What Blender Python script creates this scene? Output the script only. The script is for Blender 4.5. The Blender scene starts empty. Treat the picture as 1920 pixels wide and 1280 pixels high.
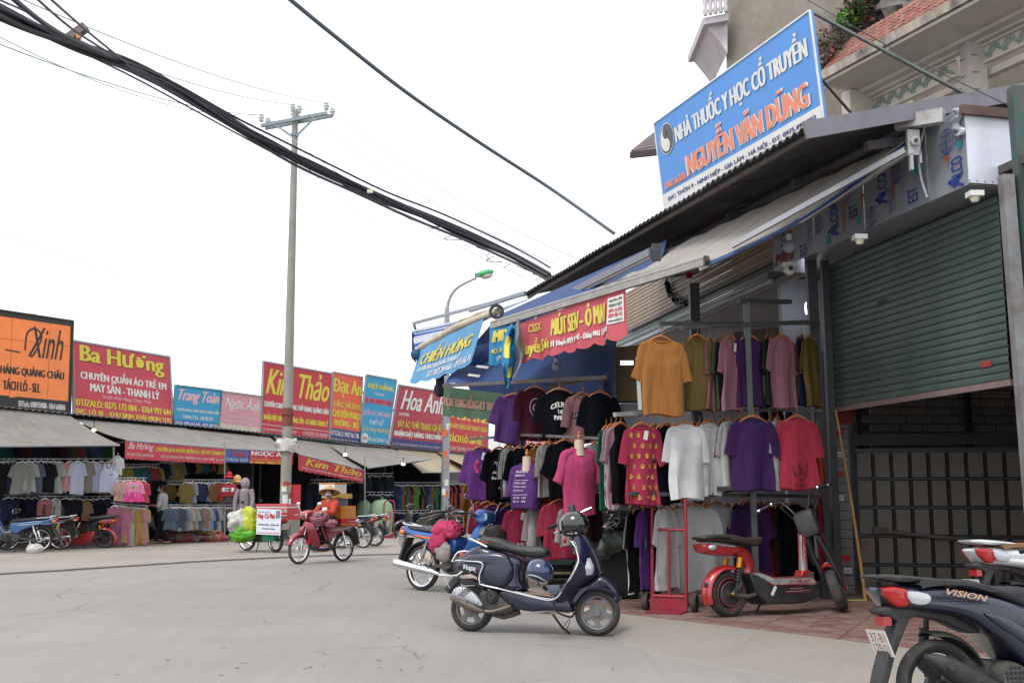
import bpy, math, random
from mathutils import Vector, Matrix, noise
from mathutils.geometry import tessellate_polygon
R = math.radians; pi = math.pi; sin = math.sin; cos = math.cos
sc = bpy.context.scene; col = sc.collection
rnd = random.Random(7)

# ---------------------------------------------------------------- camera
F = 2000.0; CH = 1.32; PITCH = math.atan(290/2000)
cam = bpy.data.objects.new('camera', bpy.data.cameras.new('camera')); col.objects.link(cam)
cam.location = (0, 0, CH); cam.rotation_euler = (pi/2+PITCH, 0, 0)
cam.data.sensor_width = 36; cam.data.lens = F/1920*36; cam.data.clip_end = 3000; cam.data.clip_start = .05
sc.camera = cam

# ---------------------------------------------------------------- overcast sky and weak sun
SUN_EL = 58; SUN_AZ = 215     # azimuth the light comes from, clockwise from +Y
w = bpy.data.worlds.new('World'); sc.world = w; w.use_nodes = True
nt = w.node_tree; bg = nt.nodes['Background']
sk = nt.nodes.new('ShaderNodeTexSky'); sk.sky_type = 'NISHITA'; sk.sun_disc = False
sk.sun_elevation = R(SUN_EL); sk.sun_rotation = R(SUN_AZ); sk.dust_density = 6; sk.air_density = 1.2; sk.ozone_density = 1
hs = nt.nodes.new('ShaderNodeHueSaturation'); hs.inputs['Saturation'].default_value = .12
nt.links.new(sk.outputs[0], hs.inputs['Color'])
mx = nt.nodes.new('ShaderNodeMixRGB'); mx.inputs[0].default_value = .82; mx.inputs[2].default_value = (9.0, 9.35, 9.8, 1)
nt.links.new(hs.outputs[0], mx.inputs[1]); nt.links.new(mx.outputs[0], bg.inputs[0])
bg.inputs[1].default_value = .088
sl = bpy.data.lights.new('sun', 'SUN'); sl.energy = .9; sl.angle = R(18); sl.color = (1, .965, .91)
so = bpy.data.objects.new('sun', sl); col.objects.link(so)
_d = Vector((sin(R(SUN_AZ))*cos(R(SUN_EL)), cos(R(SUN_AZ))*cos(R(SUN_EL)), sin(R(SUN_EL))))
so.rotation_euler = _d.to_track_quat('Z', 'Y').to_euler(); so.location = (0, -5, 30)
vs = sc.view_settings; vs.view_transform = 'Standard'; vs.look = 'None'; vs.gamma = 1; vs.use_curve_mapping = False
vs.exposure = 1.05
sc.cycles.max_bounces = 6; sc.cycles.diffuse_bounces = 3; sc.cycles.glossy_bounces = 3
sc.cycles.transmission_bounces = 4; sc.cycles.transparent_max_bounces = 6
try: sc.cycles.use_denoising = True
except Exception: pass

# ---------------------------------------------------------------- survey helpers: picture measurements -> metres in the place
def ray(px, py):
    u = (px-960)/F; v = (640-py)/F
    return Vector((u, cos(PITCH)-v*sin(PITCH), sin(PITCH)+v*cos(PITCH)))
def at(px, py, Y):
    r = ray(px, py); return Vector((0, 0, CH)) + r*(Y/r.y)
def proj(p):
    d = Vector(p)-Vector((0, 0, CH)); dep = d.y*cos(PITCH)+d.z*sin(PITCH); return 960+F*d.x/dep, 640-F*(-d.y*sin(PITCH)+d.z*cos(PITCH))/dep
def gnd(px, py, z=0.0):
    r = ray(px, py); return Vector((0, 0, CH)) + r*((z-CH)/r.z)
FL = .10            # raised tiled floor of the right-hand stall
def YF(px): return 6.8/((px-960)/F+.209)        # shutter facade
def YB(px): return 6.29/((px-960)/F+.209)       # sign-box front
def YS(px, d=0): return (28-1.145*d)/(.5575-(px-960)/F)   # far row, d metres in front of the roof line
def YC(px):                                       # front line of the clothes racks, right
    u = (px-960)/F; X0, Y0 = .14*11.5, 11.5; k = .564
    return (X0+k*Y0)/(u+k)

# ---------------------------------------------------------------- materials
_m = {}
def hx(h):
    h = h.lstrip('#'); c = [int(h[i:i+2], 16)/255 for i in (0, 2, 4)]
    return [x/12.92 if x <= .04045 else ((x+.055)/1.055)**2.4 for x in c]
def mat(name, c, rough=.6, metal=0, var=.12, scale=6, bump=0, bscale=40, k=1, coat=0, emit=0, trans=0, stretch=None, dirt=0, dirtc='#6b6258', alpha=1, spec=.5):
    if name in _m: return _m[name]
    if isinstance(c, str): c = hx(c)
    c = [max(0, min(1, x*k)) for x in c]
    m = bpy.data.materials.new(name); _m[name] = m; m.use_nodes = True
    n = m.node_tree.nodes; L = m.node_tree.links; b = n['Principled BSDF']
    b.inputs['Roughness'].default_value = rough; b.inputs['Metallic'].default_value = metal
    b.inputs['Coat Weight'].default_value = coat; b.inputs['Specular IOR Level'].default_value = spec
    b.inputs['Coat Roughness'].default_value = .08
    tc = n.new('ShaderNodeTexCoord'); src = tc.outputs['Object']
    if stretch:
        mp = n.new('ShaderNodeMapping'); mp.inputs['Scale'].default_value = stretch; L.new(src, mp.inputs[0]); src = mp.outputs[0]
    colout = None
    if var > 0:
        nz = n.new('ShaderNodeTexNoise'); nz.inputs['Scale'].default_value = scale; nz.inputs['Detail'].default_value = 6; nz.inputs['Roughness'].default_value = .62
        L.new(src, nz.inputs['Vector'])
        rp = n.new('ShaderNodeValToRGB'); rp.color_ramp.elements[0].position = .3; rp.color_ramp.elements[1].position = .7
        rp.color_ramp.elements[0].color = [x*(1-var) for x in c]+[1]; rp.color_ramp.elements[1].color = [min(1, x*(1+var)) for x in c]+[1]
        L.new(nz.outputs[0], rp.inputs[0]); colout = rp.outputs[0]
        if dirt > 0:
            n2 = n.new('ShaderNodeTexNoise'); n2.inputs['Scale'].default_value = scale*.45; n2.inputs['Detail'].default_value = 9; n2.inputs['Roughness'].default_value = .7
            L.new(src, n2.inputs['Vector'])
            r2 = n.new('ShaderNodeValToRGB'); r2.color_ramp.elements[0].position = .45; r2.color_ramp.elements[1].position = .68
            r2.color_ramp.elements[1].color = (dirt, dirt, dirt, 1); r2.color_ramp.elements[0].color = (0, 0, 0, 1)
            L.new(n2.outputs[0], r2.inputs[0])
            mm = n.new('ShaderNodeMixRGB'); L.new(r2.outputs[0], mm.inputs[0]); L.new(colout, mm.inputs[1]); mm.inputs[2].default_value = hx(dirtc)+[1]
            colout = mm.outputs[0]
        L.new(colout, b.inputs['Base Color'])
        rr = n.new('ShaderNodeMapRange'); rr.inputs[3].default_value = max(0, rough-.08); rr.inputs[4].default_value = min(1, rough+.1)
        L.new(nz.outputs[0], rr.inputs[0]); L.new(rr.outputs[0], b.inputs['Roughness'])
    else: b.inputs['Base Color'].default_value = c+[1]
    if bump > 0:
        nb = n.new('ShaderNodeTexNoise'); nb.inputs['Scale'].default_value = bscale; nb.inputs['Detail'].default_value = 5
        L.new(src, nb.inputs['Vector']); bp = n.new('ShaderNodeBump'); bp.inputs['Strength'].default_value = bump; bp.inputs['Distance'].default_value = .01 if bscale > 12 else .035
        L.new(nb.outputs[0], bp.inputs['Height']); L.new(bp.outputs[0], b.inputs['Normal'])
    if emit:
        b.inputs['Emission Color'].default_value = c+[1]; b.inputs['Emission Strength'].default_value = emit
    if alpha < 1: b.inputs['Alpha'].default_value = alpha
    if trans:
        t = n.new('ShaderNodeBsdfTranslucent'); ms = n.new('ShaderNodeMixShader'); ms.inputs[0].default_value = trans
        if colout: L.new(colout, t.inputs[0])
        else: t.inputs[0].default_value = c+[1]
        L.new(b.outputs[0], ms.inputs[1]); L.new(t.outputs[0], ms.inputs[2]); L.new(ms.outputs[0], n['Material Output'].inputs[0])
    return m
def cloth(h, k=1):   # garment cloth of one colour
    c = hx(h); g = sum(c)/3; c = [(x*.80+g*.20)*.84 for x in c]
    return mat('cloth_'+h.strip('#')+('%d' % (k*100)), c, .95, var=.16, scale=4, bump=.9, bscale=9, k=k, trans=.08, stretch=(1, 1, .3), spec=.1)

# ---------------------------------------------------------------- mesh helpers
def cr(P, n=4, closed=False):       # Catmull-Rom resampling of tuples of any length
    P = [tuple(p) for p in P]; m = len(P); out = []
    rng = range(m if closed else m-1)
    for i in rng:
        a = P[(i-1) % m] if (closed or i > 0) else P[0]; b = P[i]; c = P[(i+1) % m]; d = P[(i+2) % m] if (closed or i+2 < m) else P[-1]
        for j in range(n):
            t = j/n; t2 = t*t; t3 = t2*t
            out.append(tuple(.5*((2*b[q])+(-a[q]+c[q])*t+(2*a[q]-5*b[q]+4*c[q]-d[q])*t2+(-a[q]+3*b[q]-3*c[q]+d[q])*t3) for q in range(len(b))))
    if not closed: out.append(P[-1])
    return out
class MB:
    def __init__(s): s.v = []; s.f = []
    def add(s, V, Fc, T=None):
        o = len(s.v)
        for p in V: s.v.append(tuple(T @ Vector(p)) if T is not None else tuple(p))
        for f in Fc: s.f.append(tuple(i+o for i in f))
        return s
    def box(s, c, d, T=None, b=0):
        x, y, z = d[0]/2, d[1]/2, d[2]/2; c = Vector(c)
        V = [Vector((sx*x, sy*y, sz*z))+c for sx in (-1, 1) for sy in (-1, 1) for sz in (-1, 1)]
        return s.add(V, [(0, 1, 3, 2), (4, 6, 7, 5), (0, 4, 5, 1), (2, 3, 7, 6), (0, 2, 6, 4), (1, 5, 7, 3)], T)
    def bar(s, a, b, wd, ht, up=(0, 0, 1)):   # box beam from a to b
        a = Vector(a); b = Vector(b); d = (b-a); L = d.length; d.normalize(); up = Vector(up)
        sd = d.cross(up)
        if sd.length < 1e-4: sd = Vector((1, 0, 0))
        sd.normalize(); u = sd.cross(d)
        V = [p+sd*(i*wd/2)+u*(j*ht/2) for p in (a, b) for i in (-1, 1) for j in (-1, 1)]
        return s.add(V, [(0, 1, 3, 2), (4, 6, 7, 5), (0, 4, 5, 1), (2, 3, 7, 6), (0, 2, 6, 4), (1, 5, 7, 3)])
    def rings(s, rs, closed=False, caps=True):
        o = len(s.v); n = len(rs[0])
        for r in rs: s.v.extend(tuple(p) for p in r)
        k = len(rs)
        for i in range(k if closed else k-1):
            a = o+i*n; b = o+((i+1) % k)*n
            for j in range(n): s.f.append((a+j, a+(j+1) % n, b+(j+1) % n, b+j))
        if caps and not closed:
            s.f.append(tuple(o+j for j in reversed(range(n)))); s.f.append(tuple(o+(k-1)*n+j for j in range(n)))
        return s
    def tube(s, P, r, n=8, sm=0, caps=True, closed=False):
        P = [Vector(p) for p in P]; rr = r if isinstance(r, (list, tuple)) else [r]*len(P)
        if sm:
            Q = cr([tuple(p)+(q,) for p, q in zip(P, rr)], sm, closed); P = [Vector(q[:3]) for q in Q]; rr = [q[3] for q in Q]
        rs = []; up = None
        for i, p in enumerate(P):
            if closed: d = P[(i+1) % len(P)]-P[i-1]
            else: d = P[min(i+1, len(P)-1)]-P[max(i-1, 0)]
            if d.length < 1e-9: d = Vector((0, 0, 1))
            d.normalize()
            if up is None: up = Vector((0, 0, 1)) if abs(d.z) < .9 else Vector((1, 0, 0))
            up = up-d*up.dot(d)
            if up.length < 1e-6: up = d.orthogonal()
            up.normalize(); sd = d.cross(up)
            rs.append([p+up*(rr[i]*cos(2*pi*j/n))+sd*(rr[i]*sin(2*pi*j/n)) for j in range(n)])
        return s.rings(rs, closed, caps)
    def sweep(s, st, n=16, p=2.4, sm=3, caps=True):
        # stations (x, z, half_width_y, half_height[, yc]) along a path in the xz plane, superellipse section
        st = [tuple(q)+((0,) if len(q) == 4 else ()) for q in st]
        if sm: st = cr(st, sm)
        rs = []
        for i, q in enumerate(st):
            a = st[max(i-1, 0)]; b = st[min(i+1, len(st)-1)]
            d = Vector((b[0]-a[0], 0, b[1]-a[1])); d = d.normalized() if d.length > 1e-9 else Vector((1, 0, 0))
            nn = Vector((-d.z, 0, d.x)); c = Vector((q[0], q[4], q[1])); ring = []
            for j in range(n):
                t = 2*pi*j/n; ct, stt = cos(t), sin(t)
                ring.append(c+Vector((0, 1, 0))*(max(q[2], .0005)*abs(ct)**(2/p)*(1 if ct >= 0 else -1))+nn*(max(q[3], .0005)*abs(stt)**(2/p)*(1 if stt >= 0 else -1)))
            rs.append(ring)
        return s.rings(rs, False, caps)
    def lathe(s, prof, c=(0, 0, 0), axis='y', n=32, caps=False, closed=True):
        # prof: (radius, along)
        c = Vector(c); rs = []
        for r, a in prof:
            ring = []
            for j in range(n):
                t = 2*pi*j/n
                if axis == 'y': ring.append(c+Vector((r*cos(t), a, r*sin(t))))
                elif axis == 'x': ring.append(c+Vector((a, r*cos(t), r*sin(t))))
                else: ring.append(c+Vector((r*cos(t), r*sin(t), a)))
            rs.append(ring)
        return s.rings(rs, closed, caps)
    def ell(s, c, r, nu=16, nv=10, T=None, cut=None):
        V = []; Fc = []; c = Vector(c)
        for i in range(nv+1):
            ph = -pi/2+pi*i/nv
            for j in range(nu):
                t = 2*pi*j/nu; V.append(Vector((r[0]*cos(ph)*cos(t), r[1]*cos(ph)*sin(t), r[2]*sin(ph))))
        for i in range(nv):
            for j in range(nu): Fc.append((i*nu+j, i*nu+(j+1) % nu, (i+1)*nu+(j+1) % nu, (i+1)*nu+j))
        V = [(T @ v if T is not None else v)+c for v in V]
        return s.add(V, Fc)
    def slab(s, out, hw, r=.01, n=3, yc=0, sm=0):
        # side outline (x,z) given half-width hw (number or fn(x,z)), rounded edges of radius r
        if sm: out = cr(out, sm, True)
        out = [tuple(q) for q in out]; A = sum(out[i][0]*out[(i+1) % len(out)][1]-out[(i+1) % len(out)][0]*out[i][1] for i in range(len(out)))
        if A < 0: out = out[::-1]
        m = len(out); nr = []
        for i in range(m):
            a = out[i-1]; b = out[(i+1) % m]; d = Vector((b[0]-a[0], b[1]-a[1]))
            if d.length < 1e-9: d = Vector((1, 0))
            d.normalize(); nr.append((-d.y, d.x))
        h = hw if callable(hw) else (lambda x, z: hw)
        rs = []
        for sgn in (-1, 1):
            seq = range(n, -1, -1) if sgn < 0 else range(0, n+1)
            for k in seq:
                a = pi/2*k/n; ins = r*(1-cos(a)); rs.append([(q[0]+w_[0]*ins, yc+sgn*max(.001, h(*q)-r+r*sin(a)), q[1]+w_[1]*ins) for q, w_ in zip(out, nr)])
        o = len(s.v); s.rings(rs, False, False)
        for ri, flip in ((0, False), (len(rs)-1, True)):
            tr = tessellate_polygon([[Vector((q[0], q[2], 0)) for q in rs[ri]]])
            for t in tr: s.f.append(tuple(o+ri*m+i for i in t))
        return s
    def grid(s, fn, nu, nv, th=0, flip=False):
        P = [[Vector(fn(i/nu, j/nv)) for i in range(nu+1)] for j in range(nv+1)]
        o = len(s.v)
        for row in P: s.v.extend(tuple(p) for p in row)
        W = nu+1
        def idx(i, j, k=0): return o+k*(W*(nv+1))+j*W+i
        for j in range(nv):
            for i in range(nu): s.f.append((idx(i, j), idx(i+1, j), idx(i+1, j+1), idx(i, j+1)))
        if th:
            for j in range(nv+1):
                for i in range(nu+1):
                    a = P[j][min(i+1, nu)]-P[j][max(i-1, 0)]; b = P[min(j+1, nv)][i]-P[max(j-1, 0)][i]
                    nn = a.cross(b); nn = nn.normalized() if nn.length > 1e-12 else Vector((0, 0, 1))
                    s.v.append(tuple(P[j][i]-nn*th))
            for j in range(nv):
                for i in range(nu): s.f.append((idx(i, j, 1), idx(i, j+1, 1), idx(i+1, j+1, 1), idx(i+1, j, 1)))
            for i in range(nu):
                s.f.append((idx(i, 0), idx(i, 0, 1), idx(i+1, 0, 1), idx(i+1, 0))); s.f.append((idx(i, nv), idx(i+1, nv), idx(i+1, nv, 1), idx(i, nv, 1)))
            for j in range(nv):
                s.f.append((idx(0, j), idx(0, j+1), idx(0, j+1, 1), idx(0, j, 1))); s.f.append((idx(nu, j), idx(nu, j, 1), idx(nu, j+1, 1), idx(nu, j+1)))
        return s
    def poly(s, pts, th=0, up=(0, 0, 1)):
        o = len(s.v); n = len(pts); s.v.extend(tuple(p) for p in pts)
        tr = tessellate_polygon([[Vector(p) for p in pts]]); u = Vector(up)
        for t in tr: s.f.append(tuple(o+i for i in t))
        if th:
            s.v.extend(tuple(Vector(p)-u*th) for p in pts)
            for t in tr: s.f.append(tuple(o+n+i for i in reversed(t)))
            for i in range(n): s.f.append((o+i, o+(i+1) % n, o+n+(i+1) % n, o+n+i))
        return s
    def mesh(s, name, m=None, ang=42, fix=True):
        me = bpy.data.meshes.new(name); me.from_pydata(s.v, [], s.f); me.validate()
        if fix:
            import bmesh
            bm = bmesh.new(); bm.from_mesh(me); bmesh.ops.recalc_face_normals(bm, faces=bm.faces); bm.to_mesh(me); bm.free()
        if m is not None: me.materials.append(m)
        if ang: me.shade_smooth(); me.set_sharp_from_angle(angle=R(ang))
        return me
    def build(s, name, m, parent=None, ang=42, **kw):
        return link(name, s.mesh(name, m, ang), parent, **kw)
def link(name, me, parent=None, label=None, cat=None, group=None, kind=None, loc=None):
    o = bpy.data.objects.new(name, me); col.objects.link(o)
    if parent is not None: o.parent = parent
    if label: o['label'] = label
    if cat: o['category'] = cat
    if group: o['group'] = group
    if kind: o['kind'] = kind
    if loc is not None: o.location = loc
    return o
def thing(name, label, cat, loc=(0, 0, 0), rz=0, group=None, lean=0):
    o = bpy.data.objects.new(name, None); col.objects.link(o); o.empty_display_size = .1
    o.location = loc; o.rotation_euler = (lean, 0, rz); o['label'] = label; o['category'] = cat
    if group: o['group'] = group
    return o
def quadf(A, B, C, D):    # s along A->B (bottom), t up: D above A, C above B
    A, B, C, D = map(Vector, (A, B, C, D))
    return lambda s, t: (A*(1-s)+B*s)*(1-t)+(D*(1-s)+C*s)*t
_tx = {}
def textdata(body, shear=0, off=0.0):
    body = body.replace('Đ', 'Ð')
    key = (body, shear, off)
    if key in _tx: return _tx[key]
    cu = bpy.data.curves.new('t', 'FONT'); cu.body = body; cu.shear = shear; cu.resolution_u = 2; cu.offset = off
    o = bpy.data.objects.new('t', cu); col.objects.link(o)
    dg = bpy.context.evaluated_depsgraph_get(); dg.update()
    me = o.evaluated_get(dg).to_mesh()
    V = [(v.co.x, v.co.y) for v in me.vertices]; Fc = [tuple(p.vertices) for p in me.polygons]
    o.evaluated_get(dg).to_mesh_clear(); bpy.data.objects.remove(o); bpy.data.curves.remove(cu)
    if not V: V = [(0, 0), (1, 0), (1, 1)]; Fc = []
    x0 = min(v[0] for v in V); x1 = max(v[0] for v in V); y0 = min(v[1] for v in V); y1 = max(v[1] for v in V)
    V = [((v[0]-x0)/(x1-x0+1e-9), (v[1]-y0)/(y1-y0+1e-9)) for v in V]
    _tx[key] = (V, Fc, (x1-x0)/(y1-y0+1e-9)); return _tx[key]
def write(fn, body, s0, s1, t0, t1, m, parent, off=.006, shear=0, bold=2, bw=.004, arch=0, name='lettering', slope=0, label=None):
    """Flat print: text fitted to the rectangle s0..s1, t0..t1 of surface fn(s,t); bold = number of stacked copies"""
    V, Fc, asp = textdata(body, shear); mb = MB()
    def P(s, t, d):
        p = Vector(fn(s, t)); a = Vector(fn(s+.01, t))-Vector(fn(s-.01, t)); b = Vector(fn(s, t+.01))-Vector(fn(s, t-.01))
        return p+a.cross(b).normalized()*d
    for k in range(bold):
        dx = (k-(bold-1)/2)*bw
        mb.add([P(s0+(s1-s0)*x+dx, t0+(t1-t0)*y+slope*x+arch*(1-(2*x-1)**2), off+.0006*k) for x, y in V], Fc)
    return link(name, mb.mesh(name, m, 0, fix=False), parent, label=label)
def strokes(fn, lines, m, parent, wd=.01, off=.006, name='emblem'):
    """Flat marks made of ribbons; lines = list of [(s,t),...]"""
    mb = MB()
    for ln in lines:
        Q = cr(ln, 4) if len(ln) > 2 else ln
        pts = [Vector(fn(*q)) for q in Q]
        for i, p in enumerate(pts):
            s_, t_ = Q[i]; a = Vector(fn(s_+.01, t_))-Vector(fn(s_-.01, t_)); b = Vector(fn(s_, t_+.01))-Vector(fn(s_, t_-.01)); nn = a.cross(b).normalized()
            d = (pts[min(i+1, len(pts)-1)]-pts[max(i-1, 0)]).normalized(); sd = nn.cross(d)
            mb.v.append(tuple(p+sd*wd/2+nn*off)); mb.v.append(tuple(p-sd*wd/2+nn*off))
        k = len(mb.v)-2*len(pts)
        for i in range(len(pts)-1): mb.f.append((k+2*i, k+2*i+1, k+2*i+3, k+2*i+2))
    return link(name, mb.mesh(name, m, 0, fix=False), parent)
def patch(fn, s0, s1, t0, t1, m, parent, off=.003, name='printed_band', nu=8, nv=2):
    mb = MB()
    def g(a, b):
        s = s0+(s1-s0)*a; t = t0+(t1-t0)*b; p = Vector(fn(s, t)); x = Vector(fn(s+.01, t))-Vector(fn(s-.01, t)); y = Vector(fn(s, t+.01))-Vector(fn(s, t-.01))
        return p+x.cross(y).normalized()*off
    mb.grid(g, nu, nv); return link(name, mb.mesh(name, m, 0, fix=False), parent)
def disc(fn, s, t, rs, rt, m, parent, off=.004, name='emblem', n=28, a0=0, a1=2*pi, inner=0):
    mb = MB()
    def P(x, y, d):
        p = Vector(fn(x, y)); a = Vector(fn(x+.01, y))-Vector(fn(x-.01, y)); b = Vector(fn(x, y+.01))-Vector(fn(x, y-.01)); return p+a.cross(b).normalized()*d
    for i in range(n+1):
        a = a0+(a1-a0)*i/n
        mb.v.append(tuple(P(s+rs*cos(a), t+rt*sin(a), off))); mb.v.append(tuple(P(s+rs*inner*cos(a), t+rt*inner*sin(a), off)))
    for i in range(n): mb.f.append((2*i, 2*i+2, 2*i+3, 2*i+1))
    return link(name, mb.mesh(name, m, 0, fix=False), parent)
def fuse(mb, name, m, parent, voxel=.012, smooth=6, **kw):   # one continuous surface from overlapping limbs
    me = mb.mesh('tmp', None, 0); o = bpy.data.objects.new('tmp', me); col.objects.link(o)
    md = o.modifiers.new('r', 'REMESH'); md.mode = 'VOXEL'; md.voxel_size = voxel
    ms = o.modifiers.new('s', 'SMOOTH'); ms.factor = .5; ms.iterations = smooth
    dg = bpy.context.evaluated_depsgraph_get(); dg.update()
    nm = bpy.data.meshes.new_from_object(o.evaluated_get(dg)); bpy.data.objects.remove(o)
    nm.name = name; nm.materials.clear(); nm.materials.append(m); nm.shade_smooth()
    return link(name, nm, parent, **kw)

WHITE = mat('white_print', '#e6e6e2', .5, var=.04, k=.8); BLACK = mat('black_plastic', '#1c1c1e', .45, var=.15, k=1)
YEL = mat('yellow_print', '#e0d040', .5, var=.06, k=.8); STEEL = mat('galvanised_steel', '#8f9499', .45, .6, var=.18, scale=12)
DKSTEEL = mat('dark_steel', '#3b4044', .5, .5, var=.25, scale=10, dirt=.5, dirtc='#4a3328'); CHROME = mat('chrome', '#d8d8da', .14, 1, var=.05)
# ================================================================ SETTING
def ground_mat(name, c, c2, grain, bump, patch=.5, crack=False, stain='#4c4a48'):
    m = bpy.data.materials.new(name); m.use_nodes = True; n = m.node_tree.nodes; L = m.node_tree.links; b = n['Principled BSDF']
    tc = n.new('ShaderNodeTexCoord'); src = tc.outputs['Object']
    def nz(s, d=6, r=.6):
        x = n.new('ShaderNodeTexNoise'); x.inputs['Scale'].default_value = s; x.inputs['Detail'].default_value = d; x.inputs['Roughness'].default_value = r; L.new(src, x.inputs['Vector']); return x.outputs[0]
    def ramp(i, a, ca, bb, cb):
        r = n.new('ShaderNodeValToRGB'); r.color_ramp.elements[0].position = a; r.color_ramp.elements[0].color = tuple(ca)+(1,); r.color_ramp.elements[1].position = bb; r.color_ramp.elements[1].color = tuple(cb)+(1,); L.new(i, r.inputs[0]); return r.outputs[0]
    def mix(f, a, bb, mode='MIX', fac=None):
        x = n.new('ShaderNodeMixRGB'); x.blend_type = mode
        if f is not None: L.new(f, x.inputs[0])
        if fac is not None: x.inputs[0].default_value = fac
        L.new(a, x.inputs[1]); L.new(bb, x.inputs[2]); return x.outputs[0]
    big = ramp(nz(.35, 8, .65), .35, hx(c), .65, hx(c2))
    fine = ramp(nz(grain, 3, .7), .3, (.5,)*3, .7, (1.42,)*3)
    o = mix(None, big, fine, 'MULTIPLY', .75 if patch < .31 else .45)
    if patch < .31:
        mp = n.new('ShaderNodeMapping'); mp.inputs['Rotation'].default_value = (0, 0, R(-32)); mp.inputs['Scale'].default_value = (3.2, .16, 1); L.new(src, mp.inputs[0]); z2 = n.new('ShaderNodeTexNoise'); z2.inputs['Scale'].default_value = 1.6; z2.inputs['Detail'].default_value = 7; L.new(mp.outputs[0], z2.inputs['Vector'])
        o = mix(None, o, ramp(z2.outputs[0], .35, (.93, .93, .935), .65, (1.05, 1.05, 1.04)), 'MULTIPLY', .6)
        vc = n.new('ShaderNodeTexVoronoi'); vc.feature = 'DISTANCE_TO_EDGE'; vc.inputs['Scale'].default_value = .45; vc.inputs['Randomness'].default_value = 1; wn = n.new('ShaderNodeTexNoise'); wn.inputs['Scale'].default_value = 3; L.new(src, wn.inputs['Vector']); ad = n.new('ShaderNodeMixRGB'); ad.inputs[0].default_value = .12; L.new(src, ad.inputs[1]); L.new(wn.outputs[1], ad.inputs[2]); L.new(ad.outputs[0], vc.inputs['Vector'])
        ck_ = ramp(vc.outputs[0], .0, (.55, .55, .55), .006, (1, 1, 1)); gt_ = ramp(nz(.5, 2), .5, (0, 0, 0), .56, (1, 1, 1)); o2 = mix(None, o, ck_, 'MULTIPLY', 1); o = mix(gt_, o, o2)
    st = ramp(nz(1.3, 10, .75), .56, (0, 0, 0), .72, (patch,)*3)
    sc_ = n.new('ShaderNodeRGB'); sc_.outputs[0].default_value = hx(stain)+[1]
    o = mix(st, o, sc_.outputs[0])
    # small dark specks and light grit
    sp = n.new('ShaderNodeTexVoronoi'); sp.inputs['Scale'].default_value = 7; L.new(src, sp.inputs['Vector'])
    s2 = ramp(sp.outputs[0], .035, (1, 1, 1), .06, (0, 0, 0)); dk = n.new('ShaderNodeRGB'); dk.outputs[0].default_value = hx('#3a3835')+[1]
    g = ramp(nz(2.2, 2), .55, (0, 0, 0), .6, (.8, .8, .8)); s3 = mix(None, s2, g, 'MULTIPLY', 1); o = mix(s3, o, dk.outputs[0])
    L.new(o, b.inputs['Base Color']); b.inputs['Roughness'].default_value = .88; b.inputs['Specular IOR Level'].default_value = .3
    bp = n.new('ShaderNodeBump'); bp.inputs['Strength'].default_value = bump; bp.inputs['Distance'].default_value = .012; L.new(nz(grain*.8, 4, .7), bp.inputs['Height']); L.new(bp.outputs[0], b.inputs['Normal'])
    return m
M_road = ground_mat('worn_asphalt', '#85817c', '#8f8b87', 90, .4, .2, stain='#77736f')
M_pave = ground_mat('dusty_concrete', '#8a837c', '#978f88', 60, .25, .3, stain='#69635e')
M_apron = ground_mat('rough_concrete', '#878179', '#918a82', 75, .6, .4, stain='#66625d')
mb = MB(); mb.grid(lambda s, t: (-400+800*s, -20+900*t, 0), 8, 8); road = mb.build('road', M_road, kind='structure')
# far pavement, a worn slab 3 cm thick whose edge is the ragged kerb line
edge = [(-300, 1097), (-100, 1083), (0, 1077), (120, 1070), (240, 1062), (360, 1054), (480, 1048), (600, 1042.5), (720, 1040), (900, 1037), (1100, 1035)]
E_ = []
for i in range(len(edge)-1):
    for k in range(10):
        t = k/10; px = edge[i][0]*(1-t)+edge[i+1][0]*t; py = edge[i][1]*(1-t)+edge[i+1][1]*t
        p = gnd(px, py, 0); j = noise.noise(Vector((p.x*1.7, p.y*1.7, 3)))*.09+noise.noise(Vector((p.x*7, p.y*7, 1)))*.04
        E_.append(Vector((p.x, p.y+j, .03)))
pts = E_+[Vector((60, 24.6, .03)), Vector((60, 90, .03)), Vector((-60, 90, .03)), Vector((-60, 14, .03))]
mb = MB(); mb.poly(pts, .04); pave = mb.build('pavement', M_pave, kind='structure')
# dark crumbled joint along the kerb line, and litter scraps
mb = MB(); 
for i in range(0, len(E_)-1): 
    a, b = E_[i], E_[i+1]; wd = .03+.03*abs(noise.noise(a*3))
    mb.add([(a.x, a.y-wd-.02, .004), (b.x, b.y-wd-.02, .004), (b.x, b.y+.01, .004), (a.x, a.y+.01, .004)], [(0, 1, 2, 3)])
mb.build('kerb_joint', mat('kerb_dirt', '#4d463f', .95, var=.3, scale=20), kind='structure')
mb = MB()
for i in range(260):
    if rnd.random() < .5: p = E_[rnd.randrange(len(E_))]+Vector((rnd.uniform(-.2, .2), rnd.uniform(-.3, .5), .006))
    else:
        p = gnd(rnd.uniform(0, 1150), rnd.uniform(1055, 1270)); p.z = .004
        if p.y > 17: continue
    s_ = rnd.uniform(.008, .03); a = rnd.uniform(0, 6)
    mb.add([(p.x+s_*cos(a+k*1.57)*rnd.uniform(.5, 1), p.y+s_*sin(a+k*1.57)*rnd.uniform(.5, 1), p.z+.002+rnd.uniform(0, .008)) for k in range(4)], [(0, 1, 2, 3)])
mb.build('street_litter', mat('leaf_litter', '#7d6a52', .9, var=.4, scale=3), kind='stuff')
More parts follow.
